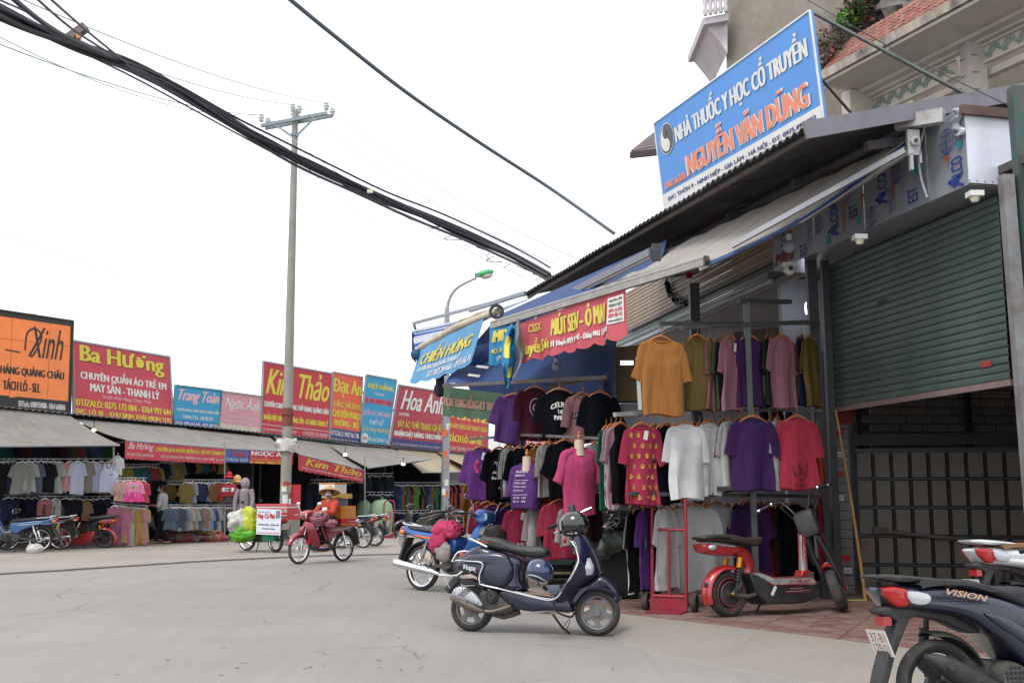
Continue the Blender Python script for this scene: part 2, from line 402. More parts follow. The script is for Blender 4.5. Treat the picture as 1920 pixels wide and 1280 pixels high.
# chalky white paint scuffs on far pavement
mb = MB()
for px, py, wpx in ((235, 1037.5, 24), (330, 1033, 88), (370, 1030.5, 20), (420, 1027, 60), (212, 1029, 20)):
    a = gnd(px-wpx/2, py, .034); b = gnd(px+wpx/2, py, .034); d = (b-a)
    for k in range(7):
        t = k/7+.02; q = a+d*t; L_ = d.length/7*rnd.uniform(.6, 1); wd = rnd.uniform(.03, .09)
        mb.add([(q.x, q.y-wd, .035), (q.x+L_*.9, q.y-wd*rnd.uniform(.3, 1), .035), (q.x+L_, q.y+wd*rnd.uniform(.2, 1), .035), (q.x+.02, q.y+wd*.6, .035)], [(0, 1, 2, 3)])
mb.build('white_paint_mark', mat('old_white_paint', '#d8d4cc', .8, var=.2, scale=30), kind='structure')

# right-hand apron (concrete ramp up to the stall floor) ---------------
tl = [(1120, 1135), (1165, 1149), (1260, 1160), (1400, 1177), (1520, 1190), (1640, 1206), (1780, 1222), (1950, 1242)]      # tile edge, at floor height
rl = [(1120, 1150), (1152, 1188), (1175, 1212), (1255, 1237), (1420, 1265), (1560, 1290), (1700, 1330), (1900, 1400)]     # foot of the ramp, on the road
def lin(P, s):
    x = s*(len(P)-1); i = min(int(x), len(P)-2); t = x-i; return P[i][0]*(1-t)+P[i+1][0]*t, P[i][1]*(1-t)+P[i+1][1]*t
def apron(s, t):
    a = gnd(*lin(rl, s), .0); b = gnd(*lin(tl, s), FL-.004); p = a*(1-t)+b*t
    h = sin(t*pi/2)*(FL-.008)+.004
    h += (noise.noise(Vector((p.x*1.5, p.y*1.5, 0)))*.018+noise.noise(Vector((p.x*5, p.y*5, 2)))*.007+noise.noise(Vector((p.x*16, p.y*16, 2)))*.003)*sin(t*pi)
    return (p.x+noise.noise(Vector((s*14, 0, 5)))*.1*(1-t), p.y+noise.noise(Vector((s*18, 3, 5)))*.09*(1-t), h-.014*(t == 0))
mb = MB(); mb.grid(apron, 90, 26); mb.build('concrete_ramp', M_apron, kind='structure', ang=80)
# floor slab and tiles ---------------------------------------------------
e = [gnd(*q, FL) for q in tl]
slab_pts = [Vector((-.35, 15.2, FL-.006)), Vector((.3, 12.9, FL-.006)), Vector((.75, 11.7, FL-.006))]+[Vector((q.x, q.y, FL-.006)) for q in e]+[Vector((12, 6, FL-.006)), Vector((12, 22, FL-.006)), Vector((2, 24, FL-.006)), Vector((-2.2, 24, FL-.006))]
floor = bpy.data.objects.new('tiled_floor', None)
mb = MB(); mb.poly(slab_pts, .12); floor = mb.build('stall_floor', mat('tile_joint_mortar', '#a8978c', .9, var=.2, scale=9), kind='structure')
tm = [mat('clay_tile_%d' % i, c, .62, var=.25, scale=7, dirt=.75, dirtc='#8c8078', bump=.15) for i, c in enumerate(('#75564f', '#6f4f49', '#7a5c53', '#694b45'))]
ax = Vector((.9, -.44, 0)).normalized(); ay = Vector((.44, .9, 0)).normalized(); O = e[1].copy(); TS = .4
def inside(p):      # right of / behind the tile edge
    for i in range(len(e)-1):
        a, b = e[i], e[i+1]
        if a.x <= p.x <= b.x: return p.y > a.y+(b.y-a.y)*(p.x-a.x)/(b.x-a.x)
    return p.x > e[0].x and p.x > e[-1].x or p.y > 12.3
tmesh = {}
cnt = 0
for i in range(-4, 16):
    for j in range(-8, 16):
        c = O+ax*((i+.5)*TS)+ay*((j+.5)*TS); u = c.x/max(c.y, 1)
        if c.y > 15.5 or c.y < 7.5 or u > .52 or u < .04 or c.x > 6.6: continue
        cs = [c+ax*(sx*TS/2*.985)+ay*(sy*TS/2*.985) for sx, sy in ((-1, -1), (1, -1), (1, 1), (-1, 1))]
        ins = [inside(q) for q in cs]
        if not any(ins): continue
        dz = rnd.uniform(-.0012, .0012)
        if all(ins):
            k = rnd.randrange(4)
            if k not in tmesh:
                b_ = MB(); h = TS/2*.985; b_.box((0, 0, -.004), (2*h, 2*h, .008)); tmesh[k] = b_.mesh('tile', tm[k], 0)
            o = link('tile', tmesh[k], floor, loc=(c.x, c.y, FL+.002+dz)); o.rotation_euler = (0, 0, math.atan2(ax.y, ax.x)+rnd.choice((0, pi/2, pi)))
        else:           # cut tile along the ramp edge
            poly = []
            for q in range(4):
                A, B = cs[q], cs[(q+1) % 4]
                if ins[q]: poly.append(A)
                if ins[q] != ins[(q+1) % 4]:
                    lo, hi = (A, B) if ins[q] else (B, A)
                    for _ in range(14):
                        mid = (lo+hi)/2
                        if inside(mid): lo = mid
                        else: hi = mid
                    poly.append(lo)
            if len(poly) < 3: continue
            b_ = MB(); b_.poly([Vector((q.x, q.y, FL+.002+dz)) for q in poly], .008); b_.build('tile', rnd.choice(tm), floor, ang=0)
        cnt += 1
# ================================================================ GARMENTS
WOOD = mat('hanger_wood', '#a8683a', .5, var=.2, scale=20, k=.9); PWHITE = mat('white_hanger', '#d8d8d8', .5, var=.05); DKIN = mat('dark_hanger', '#2b2b2b', .5)
_gm = {}
def smst(a, b, x):
    t = max(0, min(1, (x-a)/(b-a))); return t*t*(3-2*t)
def garment_fns(kind, w_, L, th, seed, flare):
    r = random.Random(seed); ph = [r.uniform(0, 6) for _ in range(6)]; A = r.uniform(.014, .032)*min(1, w_/.22); lean_ = r.uniform(-.02, .02)
    k1, k2 = r.uniform(3.4, 5.5), r.uniform(8, 12)
    def hw(t):
        if kind == 'pants': return w_*(.72+.28*smst(0, .3, t))
        if kind == 'tank': return w_*(.5+.12*smst(0, .05, t)) if t < .2 else w_*(.62+.38*smst(.2, .34, t))*(1+flare*t)
        if kind == 'dress': return w_*(.42+.58*smst(0, .05, t))*(1-.22*smst(.15, .38, t)+(flare+.25)*smst(.38, 1, t))
        return w_*(.40+.60*smst(-.02, .13, t)**.7)*(1+flare*t+.06*sin(t*6+ph[3]))
    def thk(t): return th*.8*(.35+.65*smst(0, .3, t))*(1+.3*t)
    def fold(x, t):
        u = x/w_; a1 = sin(u*k1+ph[0]+t*1.1); a2 = sin(u*k2+ph[1]-t*2+.6*u)
        return A*(min(1, t*1.6)**.8)*(a1+.6*(1-abs(a2))*2*t-.6*t)+.012*sin(t*5+ph[4])*min(1, t*2)+.006*sin((abs(u)*3+t*26)+ph[5])*max(0, 1-abs(t-.25)*4)
    def top(x): return .0 if abs(x) > .4*w_ else 0
    def front(s, t_):
        t = 1-t_; tc_ = max(0, t); h = hw(tc_); x = (2*s-1)*h
        return Vector((x+lean_*t, -thk(tc_)*math.sqrt(max(0, 1-(x/h)**2))**.7+fold(x, tc_), -L*t))
    return hw, thk, fold, front, lean_, r
def garment_mesh(kind, w_, L, th, sl, seed, flare, lod, m):
    key = (kind, round(w_, 2), round(L, 2), round(th, 2), round(sl, 2), seed, flare, lod, m.name)
    if key in _gm: return _gm[key]
    hw, thk, fold, front, lean_, r = garment_fns(kind, w_, L, th, seed, flare)
    n, rows = ((28, 18), (12, 7), (8, 4))[lod]; mb = MB(); rs = []
    for i in range(rows+1):
        t = (i/rows)**1.25; h = hw(t); ring = []
        for j in range(n):
            a = 2*pi*j/n; ca = cos(a); x = h*(abs(ca)**.85)*(1 if ca > 0 else -1)
            y = -thk(t)*sin(a)+fold(x, t); z = -L*t
            if t > .98: z += .012*sin(x*14+seed)+.008*sin(a)
            if kind in ('tee', 'long', 'dress') and i == 0: z += .0
            if i == 0 and kind != 'pants': z -= .0 if abs(ca) > .8 else (.03 if sin(a) > 0 else .0)
            ring.append((x+lean_*t, y, z))
        rs.append(ring)
    if kind == 'pants':
        k = rows//2; mb.rings(rs[:k+1], False, False)
        for sgn in (-1, 1):
            leg = []
            for i in range(k, rows+1):
                t = (i/rows)**1.25; ring = []
                for j in range(n):
                    a = 2*pi*j/n; x = sgn*w_*.52+w_*.46*cos(a)*(1-.1*t); ring.append((x, -thk(t)*sin(a)+fold(x, t), -L*t))
                leg.append(ring)
            mb.rings(leg, False, True)
    else: mb.rings(rs, False, False)
    if kind in ('tee', 'long', 'dress') and sl > 0:
        ns = (12, 8, 6)[lod]
        for sgn in (-1, 1):
            d = r.uniform(-.02, .03); hh = .085*w_/.23
            if kind == 'long': P = [(w_*.72, -.05, .05), (w_*.97, -.12, .075), (w_*1.12, -.32, .06), (w_*1.12+d, -.55, .045), (w_*1.1+d, -.72*L/.7, .04)]
            else: P = [(w_*.50, -.050, .035), (w_*.82, -.092, .062), (w_*.97, -.16, hh*.8), (w_*1.02+sl*.10, -.17-sl*.7, hh*.84), (w_*1.04+sl*.2+d, -.17-sl*1.3, hh*.86)]
            q = [(sgn*a, b, c) for a, b, c in P]
            if lod == 0: q = cr(q, 3)
            rs = []
            for i, (x, z, hr) in enumerate(q):
                a_ = q[max(i-1, 0)]; b_ = q[min(i+1, len(q)-1)]; dv = Vector((b_[0]-a_[0], 0, b_[1]-a_[1])).normalized(); nn = Vector((-dv.z, 0, dv.x)); t = -z/L
                rs.append([Vector((x+lean_*t, fold(x, t)*.6+thk(.3)*.5*sin(2*pi*j/ns), z))+nn*(hr*cos(2*pi*j/ns)*(1+.05*sin(3*2*pi*j/ns))) for j in range(ns)])
            mb.rings(rs, False, False)
    if lod == 0 and kind in ('tee', 'long'):       # ribbed collar
        h = hw(0)
        mb.tube([(h*1.0*cos(2*pi*j/16), -thk(0)*1.1*sin(2*pi*j/16)+fold(h*cos(2*pi*j/16), 0), -.006-(.032*abs(sin(2*pi*j/16)) if sin(2*pi*j/16) > 0 else 0)) for j in range(16)], .009, 6, closed=True)
    me = mb.mesh('garment', m, 60, fix=lod < 2); _gm[key] = me; return me
_hm = {}
def hanger_mesh(w_, m, lod=0):
    key = (round(w_, 2), m.name, lod)
    if key in _hm: return _hm[key]
    mb = MB(); n = 8 if lod == 0 else 4
    mb.tube([(-w_*.74, 0, -.045), (-w_*.4, 0, -.0), (0, 0, .028), (w_*.4, 0, -.0), (w_*.74, 0, -.045)], [.008, .012, .015, .012, .008], n, sm=3 if lod == 0 else 1)
    mb.tube([(0, 0, .02), (0, 0, .065), (.014, 0, .085), (0, 0, .103), (-.016, 0, .09)], .0035 if lod == 0 else .005, 5 if lod == 0 else 3, sm=3 if lod == 0 else 1)
    me = mb.mesh('hanger', m, 50); _hm[key] = me; return me
NAMES = {'tee': 't_shirt', 'long': 'long_sleeved_shirt', 'tank': 'tank_top', 'dress': 'dress', 'pants': 'trousers'}
CATS = {'tee': 'T-shirt', 'long': 'shirt', 'tank': 'tank top', 'dress': 'dress', 'pants': 'trousers'}
def hang(p, L, w_, colour, label, group, kind='tee', rz=0, th=.035, sl=.2, seed=1, flare=.06, lod=0, hanger=WOOD, k=1, name=None, tag=False, m=None, tilt=0):
    """p = shoulder top in the place; returns (root, front surface fn)"""
    m = m or cloth(colour, k)
    o = thing(name or NAMES[kind], label, CATS[kind], p, R(rz), group); o.rotation_euler = (0, R(tilt), R(rz))
    link({'tee': 'shirt_body', 'long': 'shirt_body', 'tank': 'shirt_body', 'dress': 'dress_body', 'pants': 'trouser_body'}[kind], garment_mesh(kind, w_, L, th, sl, seed, flare, lod, m), o)
    if hanger: link('hanger', hanger_mesh(w_, hanger, lod), o)
    fr = garment_fns(kind, w_, L, th, seed, flare)[3]
    if tag:
        mb = MB(); mb.box((0, 0, -.05), (.05, .002, .1)); t = mb.build('price_tag', WHITE, o, ang=0); t.location = (.03, -th-.02, -.06); t.rotation_euler = (0, R(12), 0)
    return o, fr
# ================================================================ FAR ROW OF STALLS
def shop_pt(px, d=0, z=0):
    Y = YS(px, d); return Vector(((px-960)/F*Y, Y, z))
SD = Vector((.487, .873, 0)).normalized()      # along the row, away from the camera
SN = Vector((.873, -.487, 0)).normalized()     # out to the street
def RHf(px): return at(px, 766+.0976*px, YS(px)).z
M_wall = mat('grimy_plaster', '#6f6c68', .85, var=.25, scale=3, dirt=.6, dirtc='#3d3a36')
M_iron = mat('corrugated_iron', '#7d7f80', .5, .4, var=.25, scale=5, dirt=.6, dirtc='#6b4a38')
M_awn = mat('grey_beige_tarpaulin', '#9d9893', .75, var=.12, scale=3, trans=.3, dirt=.4, dirtc='#6e675f', k=.95)
M_awnb = mat('beige_tarpaulin', '#b5a78f', .75, var=.12, scale=3, trans=.3, dirt=.4, dirtc='#857b70')
M_int = mat('dark_stall_partition', '#4b4a4a', .8, var=.3, scale=2)
seg = [-190, 131, 335, 490, 612, 736, 838, 1010]
stall_desc = ['under the orange billboard', 'under the tall red billboard with yellow lettering', 'under the small blue and pink billboards', 'behind the concrete pole under the big red billboard', 'under the narrow orange and blue billboards', 'under the dark red billboard with white script', 'at the right end of the far row under the red billboard']
for i in range(len(seg)-1):
    a = shop_pt(seg[i]); b = shop_pt(seg[i+1]); ha, hb = RHf(seg[i]), RHf(seg[i+1]); dep = 4.2; B = -SN*dep; Z = Vector((0, 0, 1))
    st = thing('market_stall', 'open fronted market stall '+stall_desc[i], 'market stall', a, 0, 'clothes stalls across the street')
    def loc(mb, name, m, ang=0): 
        o = mb.build(name, m, st, ang); o.matrix_parent_inverse = Matrix.Translation(-a); return o
    mb = MB(); mb.bar(a+B+Z*1.8, b+B+Z*1.8, .12, 3.6); loc(mb, 'back_wall', M_wall)
    for q, nm in ((a, 'side_wall'),) + (((b, 'side_wall'),) if i == len(seg)-2 else ()):
        mb = MB(); mb.bar(q+B+Z*1.65+SD*.06, q-SN*.35+Z*1.65+SD*.06, .1, 3.3); loc(mb, nm, M_int)
    # corrugated roof sheet with a wavy front edge
    n = int((b-a).length/.19)*4
    mb = MB(); mb.grid(lambda s, t: a+(b-a)*s+SN*(.35-t*(dep+.5))+Z*(ha+(hb-ha)*s+.02+.35*t+.018*sin(2*pi*s*n/4)), n, 1, .006); loc(mb, 'roof', M_iron, 40)
    mb = MB(); mb.bar(a+Z*(ha-.1), b+Z*(hb-.1), .05, .1); mb.bar(a-SN*1.8+Z*(ha+.08), b-SN*1.8+Z*(hb+.08), .05, .1); loc(mb, 'roof_beam', DKSTEEL)
    mb = MB()
    mb.tube([a+SD*.02, a+SD*.02+Z*(ha-.06)], .035, 8); loc(mb, 'post', DKSTEEL, 40)
    mb = MB(); mb.bar(a-SN*2.1+Z*.01, b-SN*2.1+Z*.01, 4.0, .1); loc(mb, 'floor', mat('stall_concrete', '#8b857e', .9, var=.2))
# plain building behind the right end of the row
mb = MB()
# ---------------------------------------------------------------- awnings
def awning(label, TL, TR, BR, BL, d, m, dt=0.25, sag=.06, ribs=9, fold=.02, arms=True, group='awnings of the far stalls'):
    A = at(*BL, YS(BL[0], d) if not isinstance(d, tuple) else d[0]); Bp = at(*BR, YS(BR[0], d) if not isinstance(d, tuple) else d[1])
    D = at(*TL, YS(TL[0], dt)); C = at(*TR, YS(TR[0], dt)); f = quadf(A, Bp, C, D)
    o = thing('awning', label, 'awning', (A+Bp)/2, 0, group); inv = Matrix.Translation(-(A+Bp)/2)
    g = lambda s, t: f(s, t)-Vector((0, 0, sag*sin(pi*t)+fold*abs(sin(pi*s*ribs))*(.3+.7*sin(pi*t))))
    mb = MB(); mb.grid(g, 48, 10, .008); c = mb.build('canopy', m, o, 60); c.matrix_parent_inverse = inv
    mb = MB(); mb.tube([A-Vector((0, 0, .02)), Bp-Vector((0, 0, .02))], .03, 8); c = mb.build('front_bar', STEEL, o); c.matrix_parent_inverse = inv
    if arms:
        for s in (.06, .94):
            mb = MB(); e1 = f(s, 0)-Vector((0, 0, .03)); e2 = f(s, 1)-Vector((0, 0, .45)); mid = (e1+e2)/2+Vector((.25, 0, -.1))
            mb.tube([e1, mid, e2], .018, 6); c = mb.build('folding_arm', STEEL, o); c.matrix_parent_inverse = inv
    return o, g, A, Bp
def valance(o, A, B, hA, hB, m, inv=None, scallop=10, sc_d=.035, wave=.02, name='valance', s0=0, s1=1, nu=80, seed=0):
    """hanging cloth strip; returns its surface fn(s,t) t up"""
    L = (B-A).length; D = (B-A).normalized(); out = D.cross(Vector((0, 0, 1))).normalized()
    def f(s, t):
        p = A+(B-A)*s; h = hA*(1-s)+hB*s; zz = (1-t)*h
        return p+Vector((0, 0, -zz-(sc_d*(abs(sin(pi*s*scallop)))*max(0, 1-t*4) if scallop else 0)))+out*(wave*sin(s*23+seed)*(1-t)+wave*.5*sin(s*51+2+seed)*(1-t))
    mb = MB(); mb.grid(f, nu, 6, .004); c = mb.build(name, m, o, 70)
    c.matrix_parent_inverse = Matrix.Translation(-Vector(o.location)); return f, c
def W(c, o, *a, **k):   # print on a part that lives in world coordinates under thing o
    x = write(*a, **k); return x
RED = mat('red_sign_vinyl', '#c23a4a', .5, var=.06, k=.88, scale=2, dirt=.15); RED2 = mat('bright_red_vinyl', '#b92434', .5, var=.06, k=.9, scale=2, dirt=.12)
CRIM = mat('crimson_sign_vinyl', '#a82c40', .5, var=.06, k=.9, scale=2, dirt=.12)
ORG = mat('orange_sign_vinyl', '#ee8444', .55, var=.08, k=1.05, scale=2, dirt=.15); CYAN = mat('cyan_sign_vinyl', '#2a9cc8', .5, var=.06, k=.85, scale=2, dirt=.1)
PINK = mat('faded_pink_vinyl', '#d898a4', .6, var=.1, k=.85, scale=2, dirt=.25, dirtc='#b0a090'); NAVYP = mat('navy_print', '#3a3a78', .5, var=.08, k=.9); BLKP = mat('black_print', '#26261f', .5, var=.1)
ORED = mat('orange_red_vinyl', '#d85838', .5, var=.08, k=.9, scale=2, dirt=.12); CREAM = mat('cream_print', '#d6ccb8', .6, var=.1, k=.85)
PKL = mat('pale_pink_print', '#e8b8c4', .5, var=.05, k=.85); BLUEP = mat('blue_print', '#3058a8', .5, var=.06, k=.9); REDP = mat('red_print', '#c01828', .5, var=.05, k=.9)
def board(label, TL, TR, BR, BL, m, frame=STEEL, fw=.05, name='billboard', cat='billboard', group='billboards on the roofs of the far row', Yf=None, th=.06, border=None):
    Yf = Yf or (lambda px: YS(px, .1))
    yl = Yf(BL[0]); yr = Yf(BR[0])
    A = at(*BL, yl); B = at(*BR, yr); C = at(*TR, yr); D = at(*TL, yl)
    ctr = (A+B)/2; o = thing(name, label, cat, ctr, 0, group); o_inv = -ctr
    f = quadf(A-ctr, B-ctr, C-ctr, D-ctr)
    mb = MB(); mb.grid(f, 2, 2, th); mb.build('panel', m, o, 0)
    mb = MB()
    for p, q in ((A, B), (B, C), (C, D), (D, A)):
        mb.bar(p-ctr, q-ctr, fw, fw)
    mb.build('frame', frame, o, 0)
    bk = (B-A).cross(C-B).normalized()*-1
    mb = MB()
    for s in (.15, .85):
        mb.tube([f(s, .1)+bk*.1, f(s, .9)+bk*.1], .02, 6); mb.tube([f(s, .9)+bk*.1, f(s, 0)+bk*1.2], .018, 6)
    mb.build('support_strut', DKSTEEL, o)
    return o, f
# 1 orange board
o, f = board('orange billboard with black border and black script, at the left edge of the row', (-190, 553), (137, 602), (131, 775), (-195, 748), ORG, frame=BLACK)
patch(f, 0, 1, .0, .13, BLKP, o); patch(f, 0, 1, .94, 1, BLKP, o, off=.004); patch(f, .985, 1, .0, 1, BLKP, o, off=.005)
write(f, 'Xinh', .72, .94, .56, .88, BLKP, o, shear=.35, bold=2, bw=.002); strokes(f, [[(.70, .62), (.71, .8), (.76, .86), (.80, .78), (.765, .62), (.74, .56), (.73, .6)]], BLKP, o, .05)
write(f, 'THANH LÝ HÀNG QUẢNG CHÂU', .35, .95, .34, .46, BLKP, o, bold=3, bw=.003); write(f, 'TÁCH LÔ - SLL', .575, .80, .19, .31, BLKP, o, bold=3, bw=.003)
strokes(f, [[(.58, .60), (.67, .59)]], BLKP, o, .04); write(f, 'ĐT/zalo: 0989734988 - 0364 668866', .67, .965, .03, .09, WHITE, o, bold=2, off=.01)
strokes(f, [[(.615, .14), (.617, .94)], [(.85, .14), (.852, .94)], [(0, .7), (1, .72)]], mat('vinyl_seam', '#b8623a', .6), o, .015, .005)
# 2
o, f = board('tall red billboard with a big yellow two word name above white lettering', (136, 638), (318, 669), (325, 795), (138, 776), RED)
write(f, 'Ba Hương', .08, .93, .66, .95, mat('yellow_shadow', '#55301c', .6), o, bold=3, bw=.007, off=.004); write(f, 'Ba Hương', .07, .92, .67, .96, YEL, o, bold=4, bw=.006, off=.009)
write(f, 'CHUYÊN QUẦN ÁO TRẺ EM', .07, .94, .48, .65, WHITE, o, bold=3); write(f, 'MAY SẴN - THANH LÝ', .16, .86, .34, .51, WHITE, o, bold=3)
write(f, 'Nhận Đặt Hàng Theo Mẫu', .27, .77, .245, .325, PKL, o, shear=.5, bold=1); write(f, 'ĐT/ZALO: 0375 173 084 - 0364 997 644', .02, .98, .125, .215, YEL, o, bold=3, bw=.003)
write(f, 'Đ/C: LÔ 38  - KHU SINH THÁI MINH THU', .02, .98, .02, .10, YEL, o, bold=3, bw=.003)
# 3
o, f = board('small cyan billboard with pink script and a dark blue foot strip', (329, 722), (416, 732), (410, 803), (325, 795), CYAN, frame=mat('cyan_frame', '#4a8090', .5))
patch(f, 0, 1, 0, .13, BLUEP, o); write(f, 'Trang Toàn', .08, .95, .55, .92, PKL, o, shear=.4, bold=3, bw=.01)
write(f, 'CHUYÊN HÀNG THỜI TRANG CHÍNH PHẨM', .05, .97, .36, .47, WHITE, o); write(f, 'THANH LÝ SLL - GIÁ SIÊU RẺ!', .18, .85, .18, .30, WHITE, o); write(f, 'ZALO: 0983 665 968 - 0972 588 993', .03, .97, .02, .10, WHITE, o)
# 4
o, f = board('small faded pink billboard with white script beside the cyan one', (416, 733), (491, 743), (488, 812), (410, 802), PINK)
patch(f, 0, 1, 0, .14, mat('faded_cream_strip', '#cdbfae', .7, var=.2, dirt=.4), o); write(f, 'Ngọc Ánh', .10, .95, .50, .92, WHITE, o, shear=.35, bold=2)
write(f, 'CHUYÊN BUÔN QUẦN ÁO THANH LÝ', .15, .88, .32, .40, WHITE, o, bold=1); write(f, 'HÀNG THỜI TRANG QUẢNG CHÂU', .1, .92, .20, .28, WHITE, o, bold=1)
# 5
o, f = board('large red billboard with yellow script, partly behind the concrete pole', (494, 677), (623, 700), (617, 826), (489, 813), RED2)
write(f, 'Kim Thảo', .05, .96, .56, .95, YEL, o, shear=.35, bold=3, bw=.007); write(f, 'CHUYÊN CUNG CẤP HÀNG THỜI TRANG QUẢNG CHÂU', .03, .97, .37, .50, WHITE, o, bold=3, bw=.003)
write(f, 'NHẬN ĐẶT HÀNG SỐ LƯỢNG LỚN - CÓ HÀNG THANH LÝ', .03, .97, .18, .32, YEL, o, bold=3, bw=.003); strokes(f, [[(.0, .135), (1, .135)]], WHITE, o, .015)
write(f, 'ĐC: KHU SINH THÁI MINH THU - NINH HIỆP', .03, .50, .045, .10, WHITE, o, bold=1); write(f, 'ĐT: 0703.209.278 - ZALO: 0983.469.807', .60, .97, .045, .10, WHITE, o, bold=1)
# 6
o, f = board('narrow orange red billboard with yellow lettering and a navy foot strip', (625, 697), (680, 707), (674, 834), (618, 826), ORED)
patch(f, 0, 1, 0, .19, NAVYP, o); write(f, 'Đạt An', .02, .97, .66, .92, YEL, o, bold=3, bw=.015); write(f, 'XƯỞNG THỜI TRANG', .04, .98, .50, .62, YEL, o); write(f, 'CHUYÊN PHAO', .04, .97, .36, .49, YEL, o, bold=3, bw=.01)
write(f, 'PHÔNG - BỘ', .12, .92, .21, .35, YEL, o, bold=3, bw=.01); write(f, 'ĐT/ZALO: 0987.961.786', .03, .97, .09, .16, WHITE, o, off=.01); write(f, 'ĐC: QUẦY 61 - KHU SINH THÁI MINH THU', .03, .97, .025, .06, WHITE, o, bold=1, off=.01)
# 7
o, f = board('narrow cyan billboard leaning between the orange and dark red ones', (687, 702), (744, 712), (726, 838), (674, 832), CYAN)
write(f, 'ĐẠT HẰNG', .08, .93, .80, .93, YEL, o, bold=3, bw=.01); write(f, 'Chuyên:', .32, .65, .72, .77, WHITE, o); write(f, 'JEAN NAM NỮ', .05, .95, .57, .71, REDP, o, bold=3, bw=.01)
write(f, 'QUẦN ÁO THỜI TRANG', .03, .96, .42, .53, PKL, o); write(f, 'THIẾT KẾ', .25, .75, .30, .40, WHITE, o, shear=.2); write(f, '(Có hàng thanh lý)', .06, .97, .18, .27, YEL, o)
disc(f, .16, .09, .12, .075, WHITE, o, off=.007); write(f, '041', .08, .24, .06, .12, REDP, o, off=.012); write(f, 'Khu Sinh Thái Minh Thu', .30, .97, .06, .12, WHITE, o)
# 8
o, f = board('dark red billboard with white script over a navy foot strip, left of the lamp post', (748, 721), (834, 735), (829, 847), (730, 838), CRIM)
patch(f, 0, 1, 0, .15, NAVYP, o); write(f, 'Hoa Anh', .10, .98, .62, .94, WHITE, o, shear=.35, bold=3, bw=.008); write(f, 'CHUYÊN:', .08, .28, .52, .58, WHITE, o)
write(f, 'VÁY ÁO THỜI TRANG GIÁ RẺ', .08, .97, .33, .48, YEL, o); write(f, 'NHẬN ĐẶT HÀNG THEO MẪU', .05, .97, .17, .32, WHITE, o, bold=3, bw=.006); write(f, 'Đ/C: KIỐT 43 KHU SINH THÁI MINH THU - NINH HIỆP  ĐT/ZALO: 0987.594.673', .04, .96, .04, .10, WHITE, o, bold=1, off=.01)
# 9
o, f = board('red billboard with yellow capitals, its top hidden behind the green valance', (836, 742), (917, 757), (914, 856), (832, 848), RED2)
write(f, 'HÀ THẾ', .28, .97, .62, .86, YEL, o, bold=4, bw=.012); disc(f, .13, .76, .12, .12, YEL, o); strokes(f, [[(.05, .76), (.21, .76)], [(.08, .70), (.18, .82)]], NAVYP, o, .05, .01)
write(f, 'CHUYÊN HÀNG QUẢNG CHÂU THANH LÝ CÒN LẠI', .0, .97, .43, .57, YEL, o, bold=2); write(f, 'TÁCH LÔ GIÁ RẺ', .10, .85, .21, .38, YEL, o, bold=3, bw=.008); write(f, 'LÔ 45 SINH THÁI MINH THU   ĐT: 0975.456.378', .03, .97, .06, .15, WHITE, o, bold=1)
# 10 small red sign further on
o, f = board('small bright red sign with yellow script behind the racks of T-shirts', (976, 788), (1043, 797), (1043, 850), (976, 846), mat('scarlet_vinyl', '#c8141c', .5, var=.05), Yf=lambda px: YS(px, 0)-8, group=None)
write(f, 'Nhi Thắng', .12, .95, .52, .9, YEL, o, shear=.3, bold=3, bw=.01); write(f, 'CHUYÊN SỈ LẺ', .1, .8, .2, .42, WHITE, o, bold=2)

# ---------------------------------------------------------------- awnings with their valances
sl_ = Vector((0, 0, 0))
awning('wide grey tarpaulin awning of the leftmost stall', (-140, 752), (129, 777), (224, 833), (-160, 836), 2.0, M_awn, ribs=16)
o, g, A, B = awning('grey awning with a red valance with yellow capitals', (140, 785), (346, 801), (425, 839), (236, 824), 2.0, M_awn, ribs=11)
inv = Vector(o.location)
f, c = valance(o, A-inv+Vector((0, -.03, 0)), B-inv+Vector((0, -.03, 0)), (858-824)*YS(236, 2)/F, (868-839)*YS(425, 2)/F, RED, scallop=26); c.matrix_parent_inverse = Matrix()
write(f, 'CHUYÊN BÁN BUÔN QUẦN ÁO TRẺ EM THANH LÝ', .28, .98, .45, .85, YEL, c, bold=2); write(f, 'Ba Hương', .03, .26, .40, .90, PKL, c, shear=.4); write(f, 'Đ/C: LÔ 38 KHU SINH THÁI MINH THU - NINH HIỆP - GL - HN', .33, .97, .12, .32, WHITE, c, bold=1); write(f, 'ĐT: 0375.173.084 - 0364.997.644', .02, .26, .15, .30, WHITE, c, bold=1)
def val_awn(label, TL, TR, BR, BL, d, m, ribs, **kw): return awning(label, TL, TR, BR, BL, d, m, ribs=ribs, **kw)
o, g, A, B = awning('grey awning with blue and red valances left of the concrete pole', (345, 803), (505, 819), (551, 846), (424, 839), 1.9, M_awn, ribs=9)
inv = Vector(o.location); m1 = A+(B-A)*.33
f, c = valance(o, A-inv+Vector((0, -.03, 0)), m1-inv+Vector((0, -.03, 0)), .42, .42, mat('blue_valance', '#3a62a0', .6, var=.08, k=.9), scallop=0); c.matrix_parent_inverse = Matrix()
write(f, 'Toàn', .25, .85, .42, .92, REDP, c, shear=.4, bold=3, bw=.01); write(f, 'ĐT: 0983.665.968 - 0972.588.993', .05, .95, .1, .3, WHITE, c, bold=1)
f, c = valance(o, m1-inv+Vector((.01, -.03, 0)), B-inv+Vector((0, -.03, 0)), .42, .42, RED2, scallop=0); c.matrix_parent_inverse = Matrix()
patch(f, 0, 1, 0, .16, mat('mustard_strip', '#c8962c', .6, k=.9), c); write(f, 'NGỌC ÁNH', .04, .95, .48, .95, WHITE, c, bold=4, bw=.006); write(f, 'CHUYÊN BÁN BUÔN BÁN LẺ QUẦN ÁO THANH LÝ CAO CẤP', .05, .95, .22, .38, YEL, c, bold=1)
